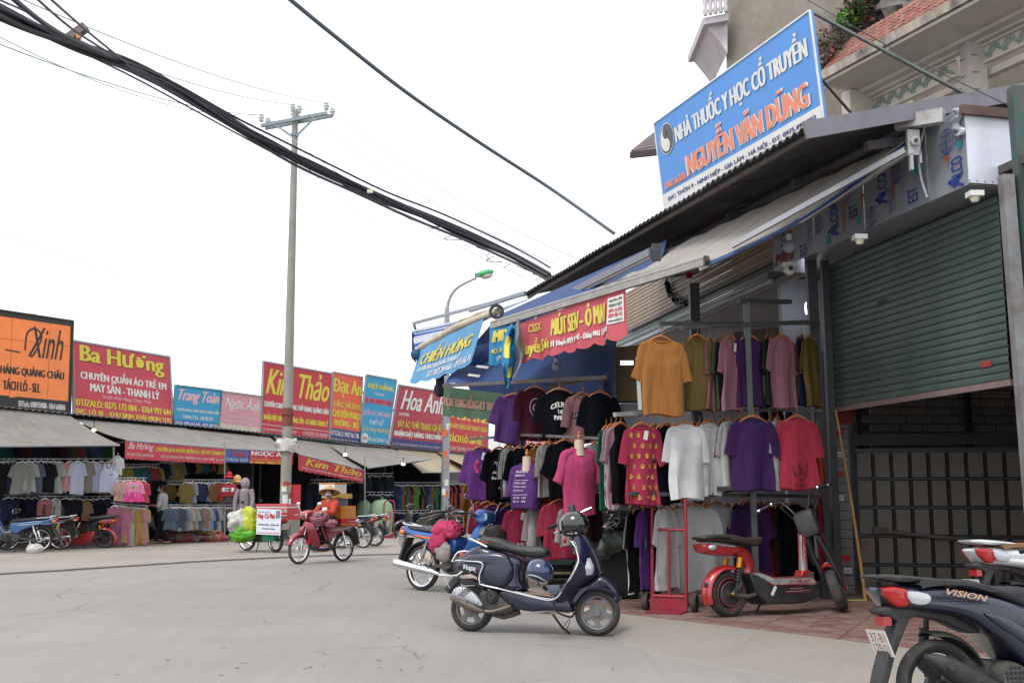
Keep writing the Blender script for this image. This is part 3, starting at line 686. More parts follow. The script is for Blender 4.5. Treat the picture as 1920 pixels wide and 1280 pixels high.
o, g, A, B = awning('grey awning with a steep red scalloped valance with yellow script', (512, 817), (622, 832), (683, 880), (560, 850), 2.1, M_awn, ribs=8)
inv = Vector(o.location)
f, c = valance(o, A-inv+Vector((0, -.03, 0)), B-inv+Vector((0, -.03, 0)), .5, .42, mat('crimson_valance', '#ae2838', .6, var=.08, k=.95), scallop=14, wave=.03); c.matrix_parent_inverse = Matrix()
write(f, 'Kim Thảo', .10, .95, .36, .92, mat('gold_print', '#c8a838', .5, var=.05, k=.9), c, shear=.35, bold=3, bw=.007, name='lettering'); write(f, 'CHUYÊN CUNG CẤP HÀNG THỜI TRANG QUẢNG CHÂU ĐT: 0703.209.278', .05, .97, .12, .27, WHITE, c, bold=1)
awning('wide open grey awning right of the steep red valance', (612, 831), (734, 841), (809, 859), (690, 876), 2.3, M_awn, ribs=9, sag=.04)
awning('low beige awning left of the lamp post', (745, 842), (838, 850), (900, 884), (790, 884), 2.0, M_awnb, ribs=6, sag=.02)
awning('half rolled beige awning right of the lamp post', (818, 846), (915, 858), (1000, 890), (870, 872), 2.2, M_awnb, ribs=4, sag=.02)
# awning support posts on the street side
for i, (px, py0, py1, d) in enumerate(((421, 830, 1006, 2.0), (213, 834, 930, 1.9), (684, 858, 975, 2.2))):
    Y = YS(px, d); a = at(px, py0, Y); b = at(px, py1, Y)
    mb = MB(); mb.tube([(0, 0, 0), a-b], .022, 8); x = mb.build('awning_post', STEEL, label=('thin steel pole at the right end of the red valance with yellow capitals', 'short steel pole at the right end of the leftmost awning', 'thin steel pole below the right end of the steep red valance')[i], cat='pole'); x.location = b
# lit bulbs under the open awnings
BULB = mat('lit_lamp_glass', '#f4f8ff', .3, var=0, emit=6); BULBW = mat('warm_lamp_glass', '#ffd080', .3, var=0, emit=4)
for px, py, Y, r_, lb in ((647, 852, 36, .07, 'lit lamp under the open grey awning, the left one'), (756, 870, 38, .07, 'lit lamp hanging at the right tip of the open grey awning'), (176, 806, 26.5, .06, 'reddish lit lamp between the two leftmost awnings')):
    p = at(px, py, Y); t = thing('hanging_lamp', lb, 'lamp', p+Vector((0, 0, .25)))
    mb = MB(); mb.ell((0, 0, -.25), (r_*.9, r_*.6, r_*.6)); mb.build('bulb', BULB if 'reddish' not in lb else BULBW, t); mb = MB(); mb.tube([(0, 0, 0), (0, 0, -.2)], .012, 6); mb.build('cord', BLACK, t)
# white wall and hoarding behind the right end
p = shop_pt(1040, 6); mb = MB(); mb.box((0, 0, 2.1), (9, .2, 4.2)); x = mb.build('white_wall', mat('white_boarding', '#dcdcdc', .7, var=.04), label='plain white wall beyond the red billboard behind the T-shirt racks', cat='wall'); a = at(990, 930, 52); x.location = (a.x, a.y, 0)
# ================================================================ RIGHT-HAND STALL BUILDING
Z = Vector((0, 0, 1))
M_green = mat('green_shutter_paint', '#5d6e67', .42, .1, var=.22, scale=2, k=.78, dirt=.7, dirtc='#3a4a44', stretch=(.5, 1, 3)); M_cream = mat('cream_shutter_paint', '#94836c', .5, .1, var=.12, scale=2, k=.95, dirt=.35, dirtc='#5c5146')
M_rust = mat('rusty_steel', '#5f5f60', .6, .4, var=.3, scale=9, dirt=.8, dirtc='#6e3c22'); M_roofu = mat('dark_roof_sheet', '#4a4c50', .55, .3, var=.2, scale=6, dirt=.5, dirtc='#5a3526')
def prow(parent, name, m, pts, wd, ht, ang=0):
    mb = MB(); mb.bar(pts[0], pts[1], wd, ht); return mb.build(name, m, parent, ang)
# ---- corrugated canopy roof
yE = lambda px: None
E1 = at(1505, 235, 9.8); E0 = at(975, 560, 18.4); E0.z = E1.z = (E0.z+E1.z)/2
rd = (E0-E1); rl_ = rd.length; rd.normalize(); rin = Vector((-rd.y, rd.x, 0)).normalized()
if rin.x < 0: rin = -rin
SL = .235
roof = thing('corrugated_roof', 'large dark corrugated iron roof projecting over the right-hand clothes stall', 'roof', E1)
n_w = int(rl_/.125)
def rf(s, t):
    p = E1+rd*(s*rl_)+rin*(t*3.2)+Z*(t*3.2*SL+.02*sin(2*pi*s*n_w)); return p-E1
nsh = 9       # overlapping iron sheets, each a piece of its own
for i in range(nsh):
    mb = MB(); w0 = i/nsh; w1 = (i+1)/nsh+.004*(i < nsh-1)
    mb.grid(lambda s, t: rf(w0+(w1-w0)*s, t)+Z*(.004*(i % 2))+rin*(-.03*noise.noise(Vector((i*3.3, 0, 0)))), int((w1-w0)*n_w*6), 2, .006); mb.build('roof_sheet', M_roofu, roof, 50)
for w_ in (.12, 1.3, 2.3):
    a = rin*w_+Z*(w_*SL-.1 if w_ > .5 else w_*SL-.055); mb = MB()
    if w_ > .5: mb.tube([a+rd*.05, a+rd*(rl_-.3)], .055, 12)
    else: mb.bar(a+rd*.05, a+rd*(rl_-.1), .04, .05)
    mb.build('purlin', M_roofu if w_ > .5 else M_rust, roof)
for s_ in (.02, .17, .34, .52, .7, .88):
    a = rd*(s_*rl_+.1)+Z*(-.2); mb = MB(); mb.bar(a+rin*.9+Z*(.9*SL), a+rin*3.2+Z*(3.2*SL-.05), .07, .09); mb.build('rafter', M_roofu, roof, 0)
# gable flashing along the near end
a = -rd*.03+Z*.0; b = a+rin*3.6+Z*(3.6*SL+.1)
mb = MB(); mb.bar(a-Z*.02, b-Z*.02, .03, .17); mb.bar(a+Z*.066+rd*.06, b+Z*.066+rd*.06, .14, .012); mb.build('gable_flashing', mat('lilac_grey_flashing', '#75727a', .45, .3, var=.12, scale=6, dirt=.3, dirtc='#4c4a4a'), roof, 0)

# ---- aluminium-panel sign box
def PB(px, py): return at(px, py, YB(px))
bl = PB(1450, 497); br = PB(1818, 360); zt = 5.05
Vf = (br-bl); Vf.z = 0; fdir = Vf.normalized(); zb = (bl.z+br.z)/2; bl.z = br.z = zb
inn = Vector((-fdir.y, fdir.x, 0));
if inn.x < 0: inn = -inn
box = thing('panel_box', 'boxed in shutter housing of aluminium composite panels still in printed blue and white film', 'shutter housing', br)
FILM = mat('printed_protective_film', '#a7adb6', .35, .25, var=.08, scale=4, k=.8, dirt=.3, dirtc='#6f6c70'); FBL = mat('film_blue_print', '#2a3c8c', .45, k=.9); FOR = mat('film_orange_print', '#b85a30', .45); FCY = mat('film_cyan_print', '#2f93ae', .45)
L = (br-bl).length; Hb = zt-zb
cuts = [0, .0, .27, .55, .83, 1.0]; cuts = [0, .27, .55, .845, 1.0]
o0 = bl-br
ffull = lambda s, t: o0+fdir*(s*L)+Z*(t*Hb)
for i in range(4):
    s0, s1 = cuts[i]+.002, cuts[i+1]-.002
    mb = MB(); mb.grid(lambda s, t: ffull(s0+(s1-s0)*s, t)+inn*(.012*sin(pi*s)*(i % 2)), 6, 2, .006); mb.build('front_panel', FILM, box, 30)
    mb = MB(); mb.grid(lambda s, t: ffull(s0+(s1-s0)*s, 0)+inn*(.5*t)+Z*.002, 2, 2, .006); mb.build('soffit_panel', FILM, box, 0)
def vert(s_c, w, t0, t1): return lambda s, t: ffull(s_c-(t-.5)*w, t0+(t1-t0)*s)
asp = L/Hb
for s_c, t0 in ((.075, .1), (.20, -.55), (.385, .12), (.49, -.32), (.64, .25), (.775, -.5), (.955, .02)):
    g = vert(s_c, .052, t0, t0+.78)
    for body, a0, a1, b0, b1, m_ in (('LCOREST', .19, .98, .0, .85, FBL), ('Aluminum Composite Panel', .0, .98, -.75, -.35, FOR)):
        if t0 < 0 and body[0] == 'L': a0 = .75; a1 = 1.0; body = 'EST'
        if t0 < 0 and body[0] == 'A': continue
        if t0 > .0 and s_c > .9:
            if body[0] == 'A': continue
            body = body[:3]; a1 = a0+.3
        write(g, body, a0, a1, b0, b1, m_, box, off=.004, bold=2, bw=.01)
    if t0 > -.2:
        strokes(g, [[(0, .0), (.13, 1.1)], [(.13, 1.1), (.17, .1)], [(.02, .75), (.17, .25)]], FBL, box, .03, .005, 'emblem')
def globe(s_c, t_c, r):
    g = lambda s, t: ffull(s_c+(s-.5)*r/asp, t_c+(t-.5)*r); ls = []
    for q in (1, .55, .1):
        ls.append([(.5+.38*q*cos(a*pi/8), .5+.45*sin(a*pi/8)) for a in range(17)])
    for q in (-.25, 0, .25): ls.append([(.5-.38*math.sqrt(1-(q/.45)**2), .5+q), (.5, .5+q-.03), (.5+.38*math.sqrt(1-(q/.45)**2), .5+q)])
    ls.append([(.05, .1), (.4, .0), (.95, .25), (1.1, .45)])
    strokes(g, ls, FBL, box, .006, .005, 'globe_emblem')
for q in ((.16, .72, .3), (.30, .42, .3), (.43, .88, .3), (.585, .15, .3), (.71, .60, .34), (.925, .66, .36)): globe(*q)
for s_c, t0, t1 in ((.12, .35, .55), (.545, .35, .55), (.925, .34, .48), (.33, .7, .85)):
    g = vert(s_c, .02, t0, t1); strokes(g, [[(0, .5), (.8, .5)]], FOR, box, .018, .005, 'arrow'); strokes(g, [[(.7, .0), (1, .5)], [(.7, 1), (1, .5)]], FOR, box, .02, .0055, 'arrow')
for s_c, t0, t1 in ((.24, .2, .62), (.46, .5, .9), (.68, .08, .42)):
    write(vert(s_c, .016, t0, t1), 'ISO 9001:2008', 0, 1, 0, 1, FBL, box, bold=1); write(vert(s_c+.012, .02, t0, t1), 'QUALITY MANAGEMENT SYSTEM', 0, 1, 0, .3, FBL, box, bold=1)
for s_c, t_c in ((.35, .1), (.52, .18), (.80, .5), (.975, .55)):
    g = lambda s, t: ffull(s_c+(s-.5)*.02, t_c+(t-.5)*.14); disc(g, .5, .5, .5, .5, FCY, box, off=.004, name='emblem')
# red and black graffiti-like stencil marks at the left end
write(lambda s, t: ffull(.0+.12*s, .55+.3*t), 'SX', .1, .8, 0, 1, mat('dark_red_print', '#6a2630', .6), box, shear=.3, bold=3, bw=.03); write(lambda s, t: ffull(.0+.16*s, .05+.2*t), 'MIN', .1, .9, 0, 1, mat('dark_red_print', '#6a2630', .6), box, shear=.3, bold=3, bw=.03)
# white end panel, brown cap, cover trim
c0 = br.copy(); e_ = inn*.5
mb = MB(); mb.grid(lambda s, t: e_*s*1.02-fdir*-.004+Z*(.01+t*(Hb-.1))+fdir*(.012*sin(pi*s)*sin(pi*t)), 4, 4, .01)
WPAN = mat('white_aluminium_panel', '#d3d7e2', .35, .1, var=.03, scale=3, dirt=.18, dirtc='#8a8078'); mb.build('end_panel', WPAN, box, 0)
mb = MB(); mb.bar(Z*(Hb-.06)+fdir*.03-inn*.06, e_*1.06+Z*(Hb-.06)+fdir*.03, .06, .09); mb.build('brown_cap_strip', mat('brown_flashing', '#5c433f', .5, .2, var=.15, dirt=.4), box, 0)
mb = MB()
for k in range(12):
    t = k/11; mb.ell(e_*1.0+fdir*.01+Z*(.05+t*(Hb-.2)), (.008, .008, .008), 6, 4)
for k in range(7): mb.ell(e_*(k/6)+fdir*.012+Z*.03, (.006, .006, .008), 6, 4)
x = mb.build('rivet', M_rust, box); x['kind'] = 'stuff'
mb = MB(); mb.tube([ffull(.86, 1.02)-inn*.03, ffull(.832, .7)-inn*.05, ffull(.832, .35)-inn*.045, ffull(.845, .05)-inn*.02], .012, 8, sm=5); mb.build('edge_bead', mat('white_edging', '#c8cccc', .4), box)
mb = MB(); P_ = [ffull(.97, 1.0), ffull(.985, .85), ffull(.975, .7), ffull(1.0, .55)]
mb.grid(lambda s, t: ffull(.965+.03*s+.012*sin(t*9), .98-.36*t)-inn*(.02+.05*sin(pi*s)*(1+.4*sin(t*20))), 5, 12, .002); mb.build('peeling_film', FILM, box, 20)

# ---- motor bracket hanging on the box, awning roller end
mb = MB(); b0 = at(1680, 232, 10.3); b1 = at(1770, 217, 10.0); brk = thing('awning_bracket', 'rusty white steel bracket carrying the near end of the cream awning', 'bracket', b0)
mb.bar(Vector((0, 0, 0)), b1-b0, .1, .14); mb.build('mounting_arm', mat('rusty_white_paint', '#a5a7a8', .55, .1, var=.12, dirt=.75, dirtc='#6e4630'), brk, 0)
mb = MB(); q = at(1712, 268, 10.2)-b0; mb.box(q, (.12, .05, .26)); mb.tube([q+Vector((.0, -.03, -.0)), q+Vector((0, -.07, -.0))], .045, 12); mb.box(q+Vector((-.03, 0, -.2)), (.03, .05, .16)); mb.box(q+Vector((.06, 0, -.15)), (.02, .05, .12)); mb.build('pivot_plate', mat('rusty_white_paint', '#a5a7a8', .55), brk, 30)
mb = MB(); mb.tube([q+Vector((0, -.075, 0)), q+Vector((0, -.09, 0))], .02, 8); mb.build('bolt', DKSTEEL, brk)

# ---- near cream awning (canopy + arm bar)
M_cr = mat('white_striped_tarpaulin', '#b4aea8', .65, var=.06, scale=2.5, trans=.25, dirt=.25, dirtc='#98908a', k=.95)
A = at(922, 612, 14.4); B = at(1322, 492, 11.3); C = at(1700, 262, 10.35); D = at(1085, 545, 14.9)
aw = thing('retractable_awning', 'long white retractable awning carrying the red banner with yellow capitals', 'awning', B)
f = quadf(A-B, B-B, C-B, D-B)
mb = MB(); mb.grid(lambda s, t: f(s, t)-Z*(.12*sin(pi*t)*(.5+.5*s)+.008*sin(s*70)), 80, 12, .006); mb.build('canopy', M_cr, aw, 60)
ST = mat('blue_tarpaulin', '#314c80', .6, var=.15, scale=2.5, trans=.25, dirt=.3, dirtc='#2a3a5a')
mb = MB(); mb.grid(lambda s, t: f(1+.012*s, t)-Z*(.12*sin(pi*t)+.012+.03*s), 2, 14, .006); mb.build('edge_trim', ST, aw, 0)
FB = mat('dirty_white_metal', '#96928e', .4, .3, var=.15, scale=14, dirt=.4)
mb = MB(); mb.bar(A-B, Vector((0, 0, 0)), .06, .07); mb.tube([A-B+Z*.05, Z*.05], .03, 8); mb.build('front_bar', FB, aw, 40)
mb = MB(); mb.lathe([(.055, -.02), (.055, .02), (.03, .02), (.03, -.02)], (0.02, 0, .02), 'x', 12); mb.build('end_cap', DKSTEEL, aw)
for s_, dd in ((.98, .0), (.25, .3)):
    e1 = f(s_, 0)-Z*.06; e2 = (C-B if s_ > .5 else D-B)+Vector((.05, .0, -.1)); mid = (e1+e2)/2+Vector((-.02, .0, -.1 if s_ > .5 else -.3))
    mb = MB(); mb.bar(e1, mid, .05, .045); mb.bar(mid, e2, .055, .06); mb.build('folding_arm', FB, aw, 0)
mb = MB(); e1 = at(1372, 462, 11.1)-B; e2 = at(1697, 283, 10.2)-B; mb.bar(e1, e2, .045, .045); mb.bar(e1+Z*.035, e2+Z*.035, .02, .012); mb.build('roller_rail', mat('bright_aluminium', '#a0a0a4', .35, .5, var=.1, dirt=.2), aw, 0)
# second rail high under the roof
rl2 = thing('aluminium_rail', 'bright aluminium awning arm high in the shade under the roof edge', 'rail', at(1018, 575, 15.8)); o_ = Vector(rl2.location)
mb = MB(); e1 = at(1018, 575, 15.8)-o_; e2 = at(1221, 473, 12.3)-o_; mb.bar(e1, e2, .07, .09); mb.bar(e1-Z*.06, e2-Z*.06, .04, .03); mb.build('arm_bar', mat('dull_aluminium', '#74747c', .4, .5, var=.15), rl2, 0)
mb = MB(); mb.box(e2+Vector((.06, 0, 0)), (.1, .08, .2)); mb.build('arm_mount', DKSTEEL, rl2, 0)

# ---- red banner on the front bar
bn = thing('cloth_banner', 'red cloth banner with yellow capitals and a white notice, hung under the white awning', 'banner', at(1172, 541, 12.35)); o_ = Vector(bn.location)
TLb = at(975, 607, 13.95)-o_; TRb = Vector((0, 0, 0)); hL = 72*13.95/F; hR = 90*12.35/F
RB = mat('sun_faded_red_cloth', '#d2606a', .75, var=.12, scale=3, trans=.25, dirt=.2, dirtc='#d8808a', k=.9, stretch=(3, 1, .3))
f, c = valance(bn, TLb-Vector((0, .05, 0)), TRb-Vector((0, .05, 0)), hL, hR, RB, scallop=7, sc_d=.05, wave=.035, name='banner_cloth', nu=120); c.matrix_parent_inverse = Matrix()
YB_ = mat('faded_yellow_print', '#d6c455', .6, var=.1, k=.85)
write(f, 'MÚT SEN - Ô MAI', .34, .825, .40, .93, YB_, c, bold=5, bw=.0035, off=.012); write(f, 'CSSX', .10, .22, .66, .86, YB_, c, bold=2, off=.012); write(f, 'Huyền Sơn', .05, .31, .05, .50, YB_, c, bold=4, bw=.003, off=.012)
write(f, 'ĐT Huyền: 0979 397 842 - Dũng: 0961 138 002', .34, .86, .13, .30, WHITE, c, bold=3, bw=.0025, off=.012)
patch(f, .855, .985, .30, .88, WHITE, c, off=.009, name='notice')
for body, t0, t1, m_ in (('NGUYÊN CƠM', .78, .85, BLKP), ('NINH HIỆP', .65, .76, mat('dark_green_print', '#1f4a38', .5)), ('0974 316 876', .54, .63, REDP), ('0979 989 315', .43, .52, REDP), ('www.muaban.vn', .34, .40, BLKP)):
    write(f, body, .87, .975, t0, t1, m_, c, bold=2, bw=.002, off=.016)
# ---- blue banner, left part, and the twisted loose end
b2 = thing('cloth_banner', 'blue cloth banner with big yellow letters, left of the red one', 'banner', at(960, 612, 14.1)); o_ = Vector(b2.location)
BLC = mat('blue_banner_cloth', '#2f94c8', .6, var=.08, scale=3, trans=.3, k=.9)
f, c = valance(b2, at(918, 617, 14.4)-o_, at(977, 606, 13.9)-o_, 68*14.3/F, 70*13.9/F, BLC, scallop=3, sc_d=.02, wave=.03, name='banner_cloth', nu=40); c.matrix_parent_inverse = Matrix()
write(f, 'MIX', .14, .72, .60, .92, YB_, c, bold=5, bw=.015, off=.012, shear=.15); write(f, 'CHUYÊN', .12, .66, .28, .46, YB_, c, bold=3, bw=.012, off=.012); write(f, 'ĐT/Zalo: 0975', .22, .68, .08, .18, WHITE, c, off=.012)
b3 = thing('torn_banner', 'torn blue and yellow banner end twisted and hanging loose beside the red banner', 'banner', at(960, 606, 13.7)); o_ = Vector(b3.location)
wv = [(-20, 0), (-6, 0), (6, 0), (14, 0)]
def crum(s, t):
    # t: 0 bottom .. 1 top ; gathers at the top
    px = 967+(s-.5)*(10+32*sin(pi*min(1, (1-t)*.95+.02))**.8)-13*(1-t)+3*sin(t*6); py = 606+(1-t)*112+10*sin(s*5)
    return at(px, py, 13.7+.10*sin(s*11+t*3)+.07*sin(s*5-t*7)+.05*noise.noise(Vector((s*6, t*6, 1))))-o_
mb = MB(); mb.grid(lambda s, t: crum(s*.62, t), 20, 26, .004); pb = mb.build('blue_side', BLC, b3, 20)
mb = MB(); mb.grid(lambda s, t: crum(.62+s*.38, t)+Vector((0, .02, 0)), 12, 26, .004); mb.build('grey_reverse_side', mat('grey_banner_back', '#8c8f92', .7, var=.12, trans=.2), b3, 20)
for s0, s1, t0, t1 in ((.15, .4, .5, .85), (.05, .25, .05, .2), (.35, .5, .18, .35), (.05, .14, .3, .36)): patch(lambda s, t: crum(s*.62, t), s0*1.4, s1*1.4, t0, t1, YEL, b3, off=.01, name='printed_patch')
# ---- light blue banner at far left, on a sagging roller
b4 = thing('cloth_banner', 'pale blue banner with yellow italic name hanging from the far corner roller', 'banner', at(905, 597, 15.3)); o_ = Vector(b4.location)
PBL = mat('pale_blue_banner_cloth', '#79b8e4', .6, var=.12, scale=2.5, trans=.35, k=.9)
f0 = quadf(at(768, 717, 17.6)-o_, at(883, 679, 15.6)-o_, at(907, 597, 15.4)-o_, at(790, 650, 17.4)-o_)
f = lambda s, t: f0(s, t)+Vector((0, .045*sin(s*19+2*t)*(1-t*.8), 0))-Z*(.05*sin(pi*s)*(1-t)+(.03*abs(sin(s*pi*5))*max(0, 1-t*4)))
mb = MB(); mb.grid(f, 70, 14, .004); c = mb.build('banner_cloth', PBL, b4, 70)
write(f, 'CHIẾN HÙNG', .10, .92, .44, .88, YB_, c, shear=.35, bold=4, bw=.006, off=.012); write(f, 'CHUYÊN MAY BÁN HÀNG THANH LÝ', .08, .80, .26, .40, WHITE, c, shear=.2, off=.012); write(f, 'ĐT: 0975.264.664 - 0975.66.16', .30, .98, .08, .22, WHITE, c, shear=.2, off=.012)
mb = MB(); mb.tube([at(788, 652, 17.5)-o_, at(860, 612, 16.2)-o_, at(935, 583, 15.2)-o_], .055, 12); mb.build('roller_tube', mat('dirty_cream_metal', '#b8aa98', .5, .1, var=.15, dirt=.4), b4)
mb = MB(); mb.lathe([(.11, -.03), (.11, .03), (.07, .03), (.07, -.03)], at(931, 584, 15.15)-o_, 'y', 14); mb.build('roller_end', BLACK, b4)
mb = MB(); mb.grid(lambda s, t: (at(793, 655, 17.5)-o_)*(1-s)+(at(928, 588, 15.25)-o_)*s+Z*(.14*t-.03+.07*t*sin(s*pi))+Vector((.02*sin(s*30)*t, .06*t, 0)), 40, 3, .005); mb.build('rolled_cloth', mat('dirty_canvas', '#a89a86', .8, var=.2, dirt=.5), b4, 50)
mb = MB(); q = at(782, 664, 17.5)-o_; mb.ell(q, (.11, .1, .09), 10, 8); mb.ell(q+Vector((.06, 0, -.05)), (.08, .08, .1), 10, 8); mb.build('knotted_cloth', mat('dark_blue_cloth', '#26486e', .8, var=.3), b4, 20)
# ---- blue-and-white striped awning at the far left with its steel bars
s1 = thing('striped_awning', 'blue and white striped awning above the pale blue banner at the far corner', 'awning', at(790, 640, 18)); o_ = Vector(s1.location)
f = quadf(at(778, 655, 18.2)-o_, at(925, 590, 16.4)-o_, at(1010, 553, 17.0)-o_, at(772, 618, 19.0)-o_)
bands = [0, .10, .27, .40, .55, .62, .72, .80, .87, .93, 1]
WS = mat('white_awning_cloth', '#c6ccd6', .65, var=.06, trans=.3, k=.9); BS = mat('blue_awning_stripe', '#2858b8', .65, var=.08, trans=.3, k=.9)
for i in range(10):
    mb = MB(); t0, t1 = bands[i], bands[i+1]; mb.grid(lambda s, t: f(s, t0+(t1-t0)*t)-Z*(.06*sin(pi*s)), 16, 2, .005); mb.build('cloth_stripe', BS if i in (1, 5, 7) and True else WS, s1, 30)
mb = MB(); mb.bar(at(775, 606, 18.6)-o_, at(985, 551, 17.2)-o_, .04, .05); mb.bar(at(880, 582, 17.6)-o_, at(985, 549, 17)-o_, .07, .06); mb.build('upper_bar', STEEL, s1, 0)
mb = MB(); mb.bar(at(775, 604, 18.6)-o_, at(779, 616, 18.8)-o_, .04, .04); mb.build('bar_end', STEEL, s1, 0)
mb = MB(); mb.grid(lambda s, t: at(772+8*s, 622+50*t+8*s, 18.6+.3*s)-o_, 2, 6, .004); mb.build('side_flap', ST, s1, 0)
# ---- blue tarpaulins under the roof
t1_ = thing('blue_tarpaulin', 'blue tarpaulin ceiling behind the banners over the racks of T-shirts', 'tarpaulin', at(990, 690, 15)); o_ = Vector(t1_.location)
f = quadf(at(831, 722, 16.3)-o_, at(1145, 706, 13.6)-o_, at(1170, 560, 15.2)-o_, at(925, 600, 17.8)-o_)
mb = MB(); mb.grid(lambda s, t: f(s, t)+Z*(.06*sin(s*9)*sin(pi*t)+.03*sin(s*23+t*4)), 40, 14, .005); mb.build('tarpaulin_sheet', ST, t1_, 60)
mb = MB(); f5 = quadf(at(800, 697, 17.2)-o_, at(885, 700, 16.3)-o_, at(935, 640, 16)-o_, at(850, 660, 17)-o_)
mb.grid(lambda s, t: f5(s, t)-Z*(.05*abs(sin(s*12))*(1-t)), 24, 6, .005); mb.build('drooping_flap', ST, t1_, 50)
mb = MB(); q = at(825, 700, 16.9)-o_; mb.ell(q-Z*.1, (.07, .05, .22), 10, 8); mb.ell(q-Z*.26, (.1, .06, .12), 10, 8); mb.build('tied_bundle', mat('black_rag', '#23252c', .9), t1_)
t2_ = thing('blue_tarpaulin', 'dark blue tarpaulin strip stretched just under the corrugated roof edge', 'tarpaulin', at(1050, 550, 16)); o_ = Vector(t2_.location)
f = quadf(at(925, 612, 15.6)-o_, at(1235, 500, 12.9)-o_, at(1250, 450, 13.2)-o_, at(940, 588, 16.6)-o_)
mb = MB(); mb.grid(lambda s, t: f(s, t)+Z*(.02*sin(s*30)*sin(pi*t)), 40, 6, .005); mb.build('tarpaulin_sheet', ST, t2_, 60)
for i, (p, q, lb) in enumerate(((at(832, 723, 16), at(1140, 707, 13.4), 'long steel rail at the front edge of the blue tarpaulin ceiling'), (at(1030, 725, 15.4), at(1145, 703, 13.7), 'short dark steel rail behind the long one'))):
    mb = MB(); c_ = (p+q)/2; mb.bar(p-c_, q-c_, .05, .05); x = mb.build('steel_rail', M_rust, ang=0, label=lb, cat='rail'); x.location = c_
for i, (p, q, wd) in enumerate(((at(885, 700, 16.6), at(1145, 640, 14.6), .06), (at(1003, 716, 14.8), at(1012, 668, 15.6), .09))):
    mb = MB(); c_ = Vector(t1_.location); mb.bar(p-c_, q-c_, wd, .05); mb.build('support_bar', M_rust if i == 0 else FB, t1_, 0)
mb = MB(); f6 = quadf(at(940, 772, 19.5)-o_, at(1155, 782, 16.5)-o_, at(1155, 690, 16.5)-o_, at(930, 722, 19.5)-o_) if False else quadf(at(890, 748, 19.5)-Vector(t1_.location), at(1155, 778, 16.5)-Vector(t1_.location), at(1155, 680, 16.5)-Vector(t1_.location), at(865, 700, 19.5)-Vector(t1_.location)); mb.grid(lambda s, t: f6(s, t)+Vector((0, .05*sin(s*20), 0)), 24, 4, .005); mb.build('hanging_side', ST, t1_, 50)
# pale labels stuck on the tarpaulin
for px, py in ((900, 683), (884, 699)):
    mb = MB(); mb.grid(lambda s, t: at(px-8+22*s+3*t, py+5-4*t+3*s, 15.6)-Vector(t1_.location), 1, 1); mb.build('pale_label', WHITE, t1_, 0)
# ---- green scalloped valance (left)
gv = thing('green_valance', 'worn green valance with faded brown lettering, hung below the blue tarpaulin corner', 'valance', at(832, 724, 16.2)); o_ = Vector(gv.location)
f, c = valance(gv, Vector((0, 0, 0)), at(945, 738, 15.2)-o_, 53*16.2/F, 50*15/F, mat('faded_green_cloth', '#4c6a54', .75, var=.15, trans=.25, dirt=.3, dirtc='#5a5248'), scallop=13, sc_d=.03, wave=.02, name='valance_cloth', nu=60); c.matrix_parent_inverse = Matrix()
write(f, 'MỘT SONG RỒNG LÝ THANH', .03, .97, .22, .80, mat('faded_brown_print', '#8f6a58', .7, var=.1), c, bold=5, bw=.006, off=.01)
# ---- bulbs
def bulb(px, py, Y, r_, m, lb, drop=.12):
    t = thing('light_bulb', lb, 'light bulb', at(px, py, Y)+Z*drop); mb = MB(); mb.ell((0, 0, -drop), (r_, r_, r_*1.05), 16, 10); mb.build('bulb_glass', m, t)
    mb = MB(); mb.tube([(0, 0, -drop+r_*.85), (0, 0, -drop+r_*1.9)], r_*.5, 10); mb.build('bulb_socket', WHITE, t); mb = MB(); mb.tube([(0, 0, -drop+r_*1.9), (0, 0, .1)], .006, 6); mb.build('cord', BLACK, t)
    return t
GL = mat('frosted_bulb', '#a9adc0', .35, var=.03, trans=.2)
bulb(1043, 687, 14.2, .06, GL, 'unlit frosted bulb hanging below the red banner', .15); bulb(1480, 462, 12.2, .075, GL, 'unlit lilac bulb hanging at the left end of the panel box', .16)

# ---- roller shutters and the shutter facade
def shutter(label, BLp, BRp, TRp, TLp, Yf, m, n, bottom=None, group=None, name='roller_shutter'):
    A = at(*BLp, Yf(BLp[0])); B = at(*BRp, Yf(BRp[0])); C = at(*TRp, Yf(TRp[0])); D = at(*TLp, Yf(TLp[0])); c_ = (A+B)/2
    o = thing(name, label, 'roller shutter', c_, 0, group)
    zb_ = (A.z+B.z)/2; zt_ = (C.z+D.z)/2; d = B-A; d.z = 0; L_ = d.length; d.normalize(); A0 = Vector((A.x, A.y, zb_))-c_; nn = d.cross(Z); h = (zt_-zb_)/n
    prof = [(0, .0), (.0, .006), (.15, .016), (.5, .020), (.85, .016), (.97, .004), (1, .0)]
    mb = MB(); V = []
    for x_ in (0, L_):
        V += [Vector((x_, -b, a*h*.985)) for a, b in prof]
    k = len(prof); mb.add(V, [(i, i+1, k+i+1, k+i) for i in range(k-1)]); me = mb.mesh('slat', m, 25)
    for i in range(n):
        s = link('slat', me, o, loc=A0+Z*(i*h)); s.rotation_euler = (0, 0, math.atan2(d.y, d.x)); s.location += nn*(noise.noise(Vector((i*1.7, 3, 0)))*.004)
    if bottom:
        mb = MB(); mb.bar(A0-Z*.03, A0+d*L_-Z*.03, .035, .06); mb.build('bottom_rail', bottom, o, 0)
    return o, A0, d, L_, zt_-zb_, nn
BRL = mat('pinkish_bottom_rail', '#8a7472', .5, .2, var=.15, dirt=.4)
o, A0, d_, L_, H_, nn_ = shutter('big green roller shutter half lowered over the dark doorway at right', (1556, 764), (1897, 712), (1897, 378), (1556, 492), YF, M_green, 23, BRL)
fs = lambda s, t: A0+d_*(s*L_)+Z*(t*H_)+nn_*.02
patch(fs, .88, .93, .085, .12, mat('small_red_label', '#8a3a34', .6), o, off=.006, name='label'); patch(fs, .36, .42, .60, .635, BLACK, o, off=.006, name='handle_plate', nu=2)
